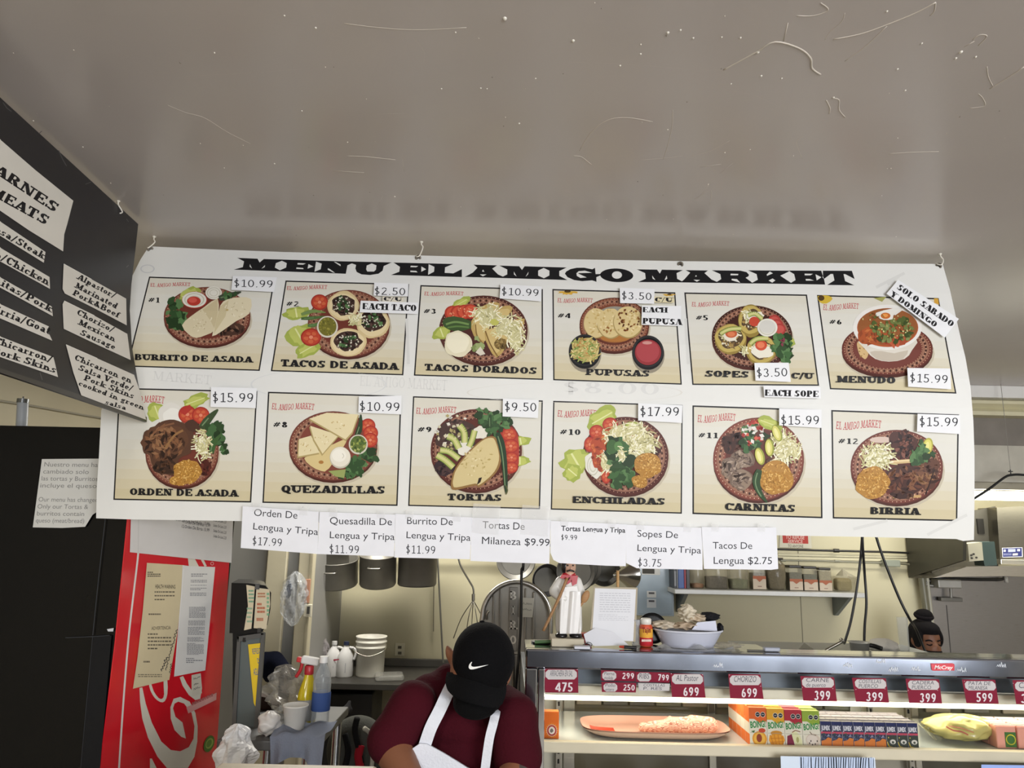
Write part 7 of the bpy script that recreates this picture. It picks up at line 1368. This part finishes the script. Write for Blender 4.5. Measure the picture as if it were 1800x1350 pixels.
for i, (c, sd, tp_, fl) in enumerate(FL):
    px0 = 1318.5 + i * 31.3
    T, dep = carton(px0, px0 + 31.3, 1258 + i * 1.6, 1317 + i * .5, c, 'juice_carton', sd, tp_, boing(c, i), 'front %s juice carton of the tall fruit cartons' % fl, 'tall fruit juice cartons', .042)
    for k in range(1, 5):
        o = copy_tree(T); o.location = V(T.location) + V((0, dep * k, 0)); o['label'] = '%s juice carton standing %s in its file of tall cartons' % (fl, ['', 'second', 'third', 'fourth', 'last'][k])
def jumex(kind):
    def d(A):
        A.rect(0, 0, 50, 100, '#2f3552'); A.rect(0, 0, 50, 12, '#272d5c'); A.text('JUMEX', (4, 34), (46, 34), 17, '#d9d9e2', .05); A.rect(0, 40, 50, 48, '#b9475c').scatter(25, 60, 22, 14, 14, 10, 5, ('#4a5a48', '#5d6480'))
        if kind == 0: A.poly([(0, 76), (20, 72), (34, 62), (50, 66), (50, 100), (0, 100)], '#d07a36').poly([(26, 60), (38, 48), (42, 58)], '#8b8fa5')
        else: A.rect(0, 50, 50, 100, '#38403a').ell(30, 74, 14, 9, '#d5d3cc').ell(30, 76, 6, 5, '#4a5048').line([(2, 74), (10, 92), (40, 99)], 4, '#c9b23c').ell(10, 58, 2.4, 2.4, '#d9c25c')
        for x in (4,): A.rect(0, 0, 1.4, 100, '#8f93a8')
    return d
ords = ('first', 'second', 'third', 'fourth', 'fifth', 'sixth', 'seventh', 'eighth')
for k, kd, x0, n, w in (('orange', 0, 1444, 6, 19.2), ('banana', 1, 1559.5, 3, 18.9)):
    T, dep = carton(x0, x0 + w, 1280, 1320, '#2f3552', 'small_juice_carton', '#3a3f5c', '#8d8786', jumex(kd), 'small dark blue carton with %s picture, %s in the front row' % (k, 'first'), 'small dark blue juice cartons', .033)
    T['label'] = 'small dark blue %s juice carton, leftmost of its kind in the front row' % k; ww = P(x0 + w, 1320, JF).x - P(x0, 1320, JF).x
    for i in range(n):
        for r in range(4):
            if i == 0 and r == 0: continue
            o = copy_tree(T); o.location = V(T.location) + V((ww * i, dep * r, 0)); o['label'] = 'small dark blue %s carton, %s from the left of its kind, %s row' % (k, ords[i], ['front', 'second', 'third', 'back'][r])
# bag of masa and pink packs at the right
bc = P(1692, 1300, CF + .17); bag('dough_bag', (bc.x - .01, CF + .16, zsh + .043), (.1, .06, .036), '#b3aa6a', 'clear bag of pale yellow dough lying on the glass shelf', 'gloss', 3, .2, cat='bag', n=34)
m = MB(); p = lambda x, y, k=.13: P(x, y, CF + k); m.grid(lambda u, v: p(1612 + 45 * u + 12 * v, 1270 + 6 * u + 40 * v * u + 12 * v, .15 + .05 * u) + V((0, .006 * math.sin(9 * u) * math.sin(7 * v), 0)), 14, 10, '#cdc9a5'); m.build('bag_corner', 'film', bpy.data.objects['dough_bag'])
a = Art(seed=2); a.layer = 5; a.curve([(1663, 1277), (1676, 1284), (1690, 1286), (1702, 1292)], 2.4, '#a8584c'); a.curve([(1668, 1276), (1690, 1280), (1712, 1288)], 1.4, '#b56a5c'); a.build('red_print', 'paper', ellmap(V((bc.x - .01, CF + .16, zsh + .043)), (.112, .07, .042), .002), bpy.data.objects['dough_bag'])
T = None; wz = .038
for r in range(3):
    for i in range(3):
        x = P(1745, 1300, CF + .12).x + i * .062; y = CF + .1 + r * .04
        if T is None:
            T = thing('snack_pack', 'pink wrapped pack with green label, nearest at the right end of the shelf', 'pack', V((x + .03, y + .018, zsh)), 'pink packs on the glass shelf')
            m = MB(); m.bx((x, y, zsh), (x + .058, y + .036, zsh + .062), '#d9998a', .003); m.bx((x, y + .004, zsh + .0621), (x + .058, y + .01, zsh + .064), '#e3dcd2'); m.bx((x, y + .02, zsh + .0621), (x + .058, y + .026, zsh + .064), '#e3dcd2'); m.build('pack_body', 'gloss', T)
            m = MB(); m.bx((x + .024, y - .001, zsh + .004), (x + .056, y, zsh + .045), '#3f6a34'); m.lathe([(.012, 0), (.015, .0005), (.012, .001)], (x + .04, y - .001, zsh + .025), '#c9c23c', 20, (0, -1, 0)); m.build('front_label', 'paper', T)
        else: o = copy_tree(T); o.location = V(T.location) + V((i * .062, r * .04, 0)); o['label'] = 'pink wrapped pack, %s from the left in the %s row at the shelf end' % (ords[i], ['front', 'middle', 'back'][r])
# papers taped to the glass below the shelf
a = Art(seed=6); a.layer = 3; a.poly([(1372, 1329), (1538, 1332), (1545, 1420), (1375, 1420)], '#c3cfde'); a.poly([(1405, 1330), (1536, 1332), (1540, 1420), (1410, 1420)], '#aebdd6')
for i in range(30): x = 1408 + i * 4.4; a.line([(x, 1331), (x + a.rnd.uniform(-9, 5), 1420)], a.rnd.uniform(.8, 2.2), a.rnd.choice(['#5f7396', '#dfe6f0', '#42567f', '#e8edf4']), up=False)
a.build('paper_sign', 'paper', depthmap(CF - .004), label='pale blue printed sheet taped low on the case glass', cat='sign')
a = Art(seed=7); a.layer = 3; a.poly([(1725, 1344), (1850, 1346), (1850, 1420), (1725, 1420)], '#8fa5dc'); a.build('paper_sign', 'paper', depthmap(CF - .004), label='blue sheet taped low on the case glass at the right edge', cat='sign')
# trays on the lower deck
rt = random.Random(8)
for i in range(9):
    x = cxl + .12 + i * .19; z = zs2 - .319; bagc = rt.choice(['#a0524a', '#b5675a', '#8f4a44', '#c2a18c']); m = MB(); m.box((x + .07, CF + .25, z + .03), (.17, .28, .06), '#c9c9c4', None, .012); o = m.build('meat_tray', 'plastic', label='white meat tray on the lower deck, %s from the left post' % (ords + ('ninth',))[i], cat='tray', group='meat trays on the lower deck')
    m = MB(); m.ell((x + .07, CF + .25, z + .07), (.07, .12, .03), bagc, n=16); m.build('meat_pile', 'food', o)
# ------------------------------------------------------------------ things on the case's top ledge
zl = ztop + .0008; LY = CF + .1; ls = mpp(LY)
def L_(px, py=1130, Y=LY): q = P(px, py, Y); return q
bx0, bx1 = L_(968).x, L_(1024).x
m = MB(); m.bx((bx0, CF + .05, zl), (bx1, CF + .16, zl + 13 * ls), '#b7ae9a', .002); m.build('card_box', 'paper', label='low tan box under the chef figure', cat='box'); zf = zl + 13 * ls + .0005
# chef figure
FX = V((L_(1000).x, LY, zf)); f = lambda px, py, k=0: P(px, py, LY - k)
CH = thing('chef_figurine', 'white painted chef figurine with red neckerchief holding wooden utensils', 'figurine', FX)
m = MB()
for p0, r0, p1, r1 in (((988, 1105), .020, (990, 1068), .024), ((1012, 1105), .020, (1009, 1068), .024), ((1000, 1070), .034, (1000, 1035), .033), ((1000, 1035), .033, (1000, 1018), .026)): m.cap(f(*p0), r0, f(*p1), r1, '#d6d4d0')
m.cap(f(985, 1022), .016, f(974, 1040), .0165, '#cfc8b8'); m.cap(f(974, 1040), .0165, f(984, 1050, .03), .013, '#cfc8b8'); m.cap(f(1014, 1022), .015, f(1021, 1042), .014, '#cfc8b8'); m.cap(f(1021, 1042), .014, f(1024, 1056, .02), .011, '#cfc8b8')
m.cap(f(984, 1050, .03), .012, f(992, 1052, .035), .009, '#d9d6d2')
organic(m, 'figure_body', 'ceramic', .004, CH, 4)
m = MB(); m.prism([f(x, y, .036) for x, y in ((992, 1032), (1014, 1030), (1020, 1055), (1019, 1112), (985, 1114), (988, 1050))], (0, .004, 0), '#dad8d6'); m.grid(lambda u, v: f(984 + 37 * u, 1040 + 74 * v, .034 + .006 * math.sin(12 * u + 2 * v) + .02 * math.sin(math.pi * u) ** .5 * .3), 24, 10, '#dcdad8'); m.build('apron', 'ceramic', CH)
m = MB()
for x0, x1 in ((976, 997), (1001, 1023)): m.ell(f((x0 + x1) / 2, 1117, .012), ((x1 - x0) * ls / 2, .024, .011), '#19181a')

m.build('shoes', 'gloss', CH, label='black shoes')
hc = f(1001, 997, .008); m = MB(); m.ell(hc, (.020, .022, .026), '#c8a08a'); m.ell(hc + V((.004, -.022, -.002)), (.005, .006, .006), '#b98470'); m.ell(hc + V((0, -.004, -.02)), (.014, .014, .01), '#c8a08a'); organic(m, 'head', 'ceramic', .003, CH, 3)
m = MB(); m.ell(hc + V((-.014, .004, .004)), (.012, .022, .026), '#17161a'); m.tube([hc + V((-.01, -.026, -.011)), hc + V((.0, -.031, -.008)), hc + V((.012, -.027, -.011))], .0025, '#17161a'); m.build('hair_and_moustache', 'ceramic', CH)
m = MB(); m.lathe([(.018, 0), (.021, .004), (.021, .018), (.028, .03), (.030, .042), (.022, .052), (.001, .055)], hc + V((0, .004, .016)), '#dedcd8', 24); m.build('chef_hat', 'ceramic', CH)
for dx in (-.007, .009): m = MB(); m.ell(hc + V((dx, -.0205, .006)), (.0028, .002, .0025), '#19181a'); m.build('eye', 'ceramic', CH)
m = MB(); m.lathe([(.018, -.006), (.023, 0), (.019, .007)], f(1000, 1011, .004), '#a51c28', 20)
for pts in (((1003, 1012), (988, 1010), (984, 1016), (1000, 1020)), ((1002, 1012), (1016, 1012), (1014, 1026), (1006, 1030)), ((1000, 1014), (996, 1028), (1006, 1022))): m.prism([f(x, y, .03) for x, y in pts], (0, .006, 0), '#a51c28')
m.build('neckerchief', 'ceramic', CH, label='red neckerchief')
m = MB(); m.tube([f(997, 1016, .04), f(984, 1048, .045), f(968, 1082, .045), f(955, 1109, .045)], .0045, '#8f6a44', 8, 3); m.build('wooden_stick', 'wood', CH)
m = MB(); m.ell(f(1029, 1049, .03), (.011, .005, .02), '#9a7248', rot(0, 25, 0)); m.cyl(f(1025, 1058, .03), f(1019, 1066, .03), .004, .004, '#9a7248'); m.build('wooden_spoon', 'wood', CH)
# green lidded marker, keys, folder
m = MB(); m.cyl(L_(940, 1128) * 1 + V((0, 0, 0)), L_(969, 1127), .005, .005, '#3f5f34'); o = m.build('marker_pen', 'plastic', label='green marker lying left of the chef figure', cat='marker'); o.location.z = zl
m = MB(); m.lathe([(.001, 0), (.03, 0), (.03, .004), (.001, .004)], (L_(952).x, CF + .13, zl), '#17181a', 20); m.build('lid', 'plastic', label='black round lid beside the green marker', cat='lid')
K_ = thing('key_ring', 'bunch of keys on a ring in front of the tan box', 'keys', V((L_(1028).x, CF + .05, zl)))
for i in range(4): m = MB(); m.lathe([(.007, 0), (.009, .001), (.007, .002)], (L_(1014).x + i * .011, CF + .05 + .006 * (i % 2), zl + .002 + .0022 * i), '#4a4a4c', 14, (.2 * (i - 1.5), -.5, 1)); m.bx((L_(1014).x + i * .011 - .002, CF + .022, zl + .001 + .002 * i), (L_(1014).x + i * .011 + .002, CF + .044, zl + .003 + .002 * i), '#6a6a6c'); m.build('key', 'dull_steel', K_)
m = MB(); m.bx((L_(1005).x, CF + .012, zl), (L_(1032).x, CF + .04, zl + .008), '#b9bac2', .002); m.build('key_tag', 'plastic', K_)
# notice on a clipboard with a wooden stick
cb = planemap(P(1075, 1090, CF + .1), V((.05, -1, .18)))
CB = thing('notice_board', 'white printed notice on a board with a wooden stick behind', 'notice', V((P(1075, 1130, CF + .09).x, CF + .09, zl)))
m = MB(); bo = [cb(1044, 1031), cb(1121, 1033), cb(1117, 1128), cb(1036, 1128)]; m.prism(bo, (0, .005, 0), '#a49a86'); m.build('backing_board', 'paper', CB)
a = Art(seed=12); a.layer = 8; a.poly([(1046, 1034), (1118, 1036), (1113, 1127), (1040, 1125)], '#d4d5da'); a.rules(1054, 1042, 1108, 1078, 9, '#b3b4bc', .3, .02); a.rules(1052, 1080, 1104, 1092, 4, '#babbc2', .3, .02); a.build('printed_sheet', 'paper', cb, CB)
a = Art(seed=13); a.layer = 40; a.poly([(1026, 1115), (1046, 1104), (1080, 1112), (1105, 1134), (1046, 1136), (1030, 1130)], '#cfd0d6'); a.build('loose_sheet', 'paper', planemap(P(1060, 1128, CF + .075), V((0, -1, .35))), label='loose white sheet leaning at the foot of the printed notice', cat='paper')
m = MB(); m.cyl(P(1086, 1060, CF + .125), P(1086, 1003, CF + .125), .0045, .0045, '#b08a58', 8); m.build('stick', 'wood', CB)
m = MB(); m.bx((L_(1024).x, CF + .13, zl), (L_(1042).x, CF + .17, zl + 16 * ls), '#c23b30', .002); m.build('red_box', 'plastic', label='small red box behind the chef figure and the notice', cat='box')
# plastic cup stack, seasoning bottle, round black lid, tub
m = MB(); b = V((L_(1121).x, CF + .12, zl)); m.lathe([(.001, 0), (.014, 0), (.019, .07), (.02, .075), (.018, .075), (.013, .004)], b, '#cfd2d6', 20); m.build('plastic_cup', 'jar_plastic', label='tall white plastic cup beside the seasoning bottle', cat='cup')
b = V((L_(1136).x, CF + .1, zl)); SB = thing('seasoning_bottle', 'seasoning bottle with red and yellow label and white cap', 'bottle', b); r = 11 * ls
m = MB(); m.lathe([(.001, 0), (r * .95, 0), (r, .004), (r, 32 * ls), (r * .8, 36 * ls)], b, '#c04a2c', 24); m.build('bottle_body', 'plastic', SB)
m = MB(); m.lathe([(r * 1.01, .004), (r * 1.015, .006), (r * 1.015, 14 * ls), (r * 1.01, 14.5 * ls)], b, '#b3202c', 24); m.lathe([(r * 1.01, 15 * ls), (r * 1.02, 16 * ls), (r * 1.02, 28 * ls), (r * 1.01, 29 * ls)], b, '#d9a03a', 24); m.build('label_wrap', 'paper', SB)
a = Art(); a.layer = 2; a.text('Tajin', (1129, 1112), (1144, 1112), 9, '#7a2018', .02); a.rules(1128, 1124, 1145, 1129, 1, '#e3c9c0', .8); a.build('brand_lettering', 'paper', depthmap(CF + .1 - r * 1.04), SB)
m = MB(); m.lathe([(.001, 36 * ls), (r * .82, 36 * ls), (r * .82, 44 * ls), (r * .7, 46 * ls), (.001, 46 * ls)], b, '#d9d6cf', 20); m.build('cap', 'plastic', SB)
m = MB(); c = V((P(1146, 1096, CF + .16).x, CF + .155, zl + 26 * ls)); m.lathe([(.001, -.004), (26 * ls, -.004), (26 * ls, .004), (20 * ls, .006), (.001, .006)], c, '#141416', 36, (0, -1, .12)); m.build('round_tray', 'black_gloss', label='round black plate standing upright behind the seasoning bottle', cat='plate')
c = P(1121, 1090, CF + .17); bag('plastic_bag', (c.x, CF + .172, zl + 30 * ls), (.012, .01, .016), '#c9b8a8', 'bit of wrinkled wrap beside the upright black plate', 'plastic', 31, .4)
tb = V(((L_(1152).x + L_(1272).x) / 2, CF + .118, zl)); hw = (L_(1272).x - L_(1152).x) / 2; TB_ = thing('serving_tub', 'oval grey white tub on the case ledge filled with wrapped bundles', 'tub', tb); h = 27 * ls
def tub(sc, k=1): return lambda u, v: tb + V(((hw * (.74 + .26 * v)) * sc * math.cos(2 * math.pi * u), (.055 + .022 * v) * sc * math.sin(2 * math.pi * u), .001 + h * v))
m = MB(); m.grid(tub(1), 44, 6, '#b5b8c6'); m.grid(tub(.97), 44, 6, '#aeb1bf'); m.grid(lambda u, v: tb + V((hw * .74 * v * math.cos(6.2832 * u), .055 * v * math.sin(6.2832 * u), .0015)), 30, 3, '#b5b8c6')
m.tube([tub(1)(i / 40, 1) for i in range(41)], .003, '#c3c6d2', 8, 0); m.build('tub_shell', 'plastic', TB_)
def lump(px, py, r, col, label, seed, kind='cloth', Y=CF + .12, name='wrapped_bundle', cat='bundle'): q = P(px, py, Y); bag(name, q, r, col, label, kind, seed, .62, 30, cat)
lump(1165, 1098, (.032, .03, .012), '#c3b7a4', 'cream crumpled paper bundle at the left of the grey tub', 41); lump(1205, 1100, (.035, .03, .011), '#b3a08a', 'tan crumpled bundle in the middle of the grey tub', 42); lump(1208, 1078, (.022, .02, .026), '#c7bdaa', 'tall cream crumpled cloth rising from the grey tub', 43); lump(1224, 1086, (.026, .025, .012), '#bfae98', 'cream crumpled cloth behind the white paper in the tub', 45)
lump(1246, 1084, (.03, .02, .013), '#1d1d20', 'black crumpled mesh bag on top of the grey tub', 44, Y=CF + .13)
lump(1266, 1104, (.008, .02, .014), '#26262a', 'black cloth edge at the right end of the tub', 46)
a = Art(); a.layer = 3; a.poly([(1226, 1094), (1258, 1091), (1261, 1110), (1216, 1107)], '#c6c9d9'); a.build('folded_paper', 'paper', planemap(P(1240, 1100, CF + .085), V((0, -1, .3))), label='folded bluish white paper sticking out of the grey tub', cat='paper')
# clear wrap, pens and small tools
def wrap(u, v): x = L_(1138).x + (L_(1278).x - L_(1138).x) * u; return V((x, CF + .012 + .05 * v, zl + .002 + (.010 + .006 * math.sin(13 * u)) * math.sin(math.pi * v) * (.6 + .4 * math.sin(31 * u + 5 * v)) ** 2))
m = MB(); m.grid(wrap, 60, 12, '#c3c6c9', sm=False); m.build('plastic_wrap', 'film', label='crumpled clear wrap along the ledge in front of the tub', cat='wrap')
m = MB(); m.cyl((L_(1092).x, CF + .04, zl + .005), (L_(1112).x, CF + .03, zl + .005), .005, .005, '#17171a', 10); m.cyl((L_(1084).x, CF + .045, zl + .005), (L_(1092).x, CF + .04, zl + .005), .003, .005, '#b5402c', 10); m.build('marker_pen', 'plastic', label='black marker with red tip in front of the notice', cat='marker')
m = MB(); m.bx((L_(1305).x, CF + .05, zl), (L_(1336).x, CF + .06, zl + .003), '#3a3836', .001); m.bx((L_(1333).x, CF + .045, zl), (L_(1360).x, CF + .065, zl + .012), '#8f93a0', .003); m.build('paring_knife', 'plastic', label='small knife with grey handle lying on the case ledge', cat='knife')
c = P(1290, 1128, CF + .1); bag('plastic_bag', (c.x - .02, CF + .1, zl + .008), (.04, .03, .009), '#b9b3a5', 'flattened clear bag end beside the small knife', 'film', 51, .4, sm=False)
# behind the ledge: pot with handle, white cloth, clear panel, pan lid handle
BYy = 3.1; bz = zl - .12
m = MB(); m.bx((P(1400, 1150, 2.6).x, 3.0, bz - .03), (P(1800, 1150, 2.6).x, 3.4, bz), '#8f918f', .003); sh2 = m.build('rear_counter', 'dull_steel', label='narrow steel counter behind the display case', cat='counter')
m = MB(); m.bx((P(1410, 1150, 2.6).x, 3.04, 0), (P(1790, 1150, 2.6).x, 3.36, bz - .03), '#6f716f'); m.build('cabinet', 'dull_steel', sh2)
b = V((P(1511, 1140, BYy).x, BYy, bz)); T = thing('steel_pan', 'small steel pan with black handle behind the display case', 'pan', b); s = mpp(BYy); zz = P(1511, 1129, BYy).z - bz
m = MB(); m.lathe([(.001, 0), (14 * s, 0), (16 * s, zz), (19 * s, zz + .002), (15.5 * s, zz - .002), (13 * s, .005)], b, '#b9b8b2', 28); m.build('pan_body', 'dull_steel', T)
m = MB(); m.tube([b + V((15 * s, -.01, zz * .8)), b + V((22 * s, -.02, zz * .75)), b + V((30 * s, -.04, zz * .6))], .009, '#151516'); m.build('handle', 'plastic', T)
c = P(1553, 1143, 3.15); bag('cloth_bundle', (c.x, 3.15, bz + (c.z - bz) * .5 + .02), (25 * s, .06, max(.03, (P(1553, 1132, 3.15).z - bz) * .5)), '#cfccc4', 'white crumpled cloth behind the display case', 'cloth', 61, .2, cat='cloth')
m = MB(); m.prism([P(1578, 1085, 3.2), P(1595, 1085, 3.2), V((P(1600, 1150, 3.2).x, 3.2, bz)), V((P(1585, 1150, 3.2).x, 3.2, bz))], (0, .012, 0), '#cfd3d2'); m.build('clear_panel', 'jar_plastic', label='upright narrow clear panel beside the person with the bun', cat='panel')
m = MB(); m.cyl(P(1452, 1143, 3.15), P(1480, 1128, 3.15), .006, .006, '#a9a59a', 12); m.lathe([(.001, 0), (.014, 0), (.014, .008), (.001, .01)], P(1480, 1128, 3.15), '#b5b2aa', 14, (.7, 0, .6)); m.build('ladle', 'steel', label='steel ladle handle leaning behind the display case', cat='ladle')
m = MB(); m.prism([P(1402, 1142, 3.2), P(1414, 1130, 3.2), P(1432, 1142, 3.2)], (0, .01, -.1), '#9a9686'); m.build('folded_card', 'paper', label='small grey folded card corner behind the case ledge', cat='card')
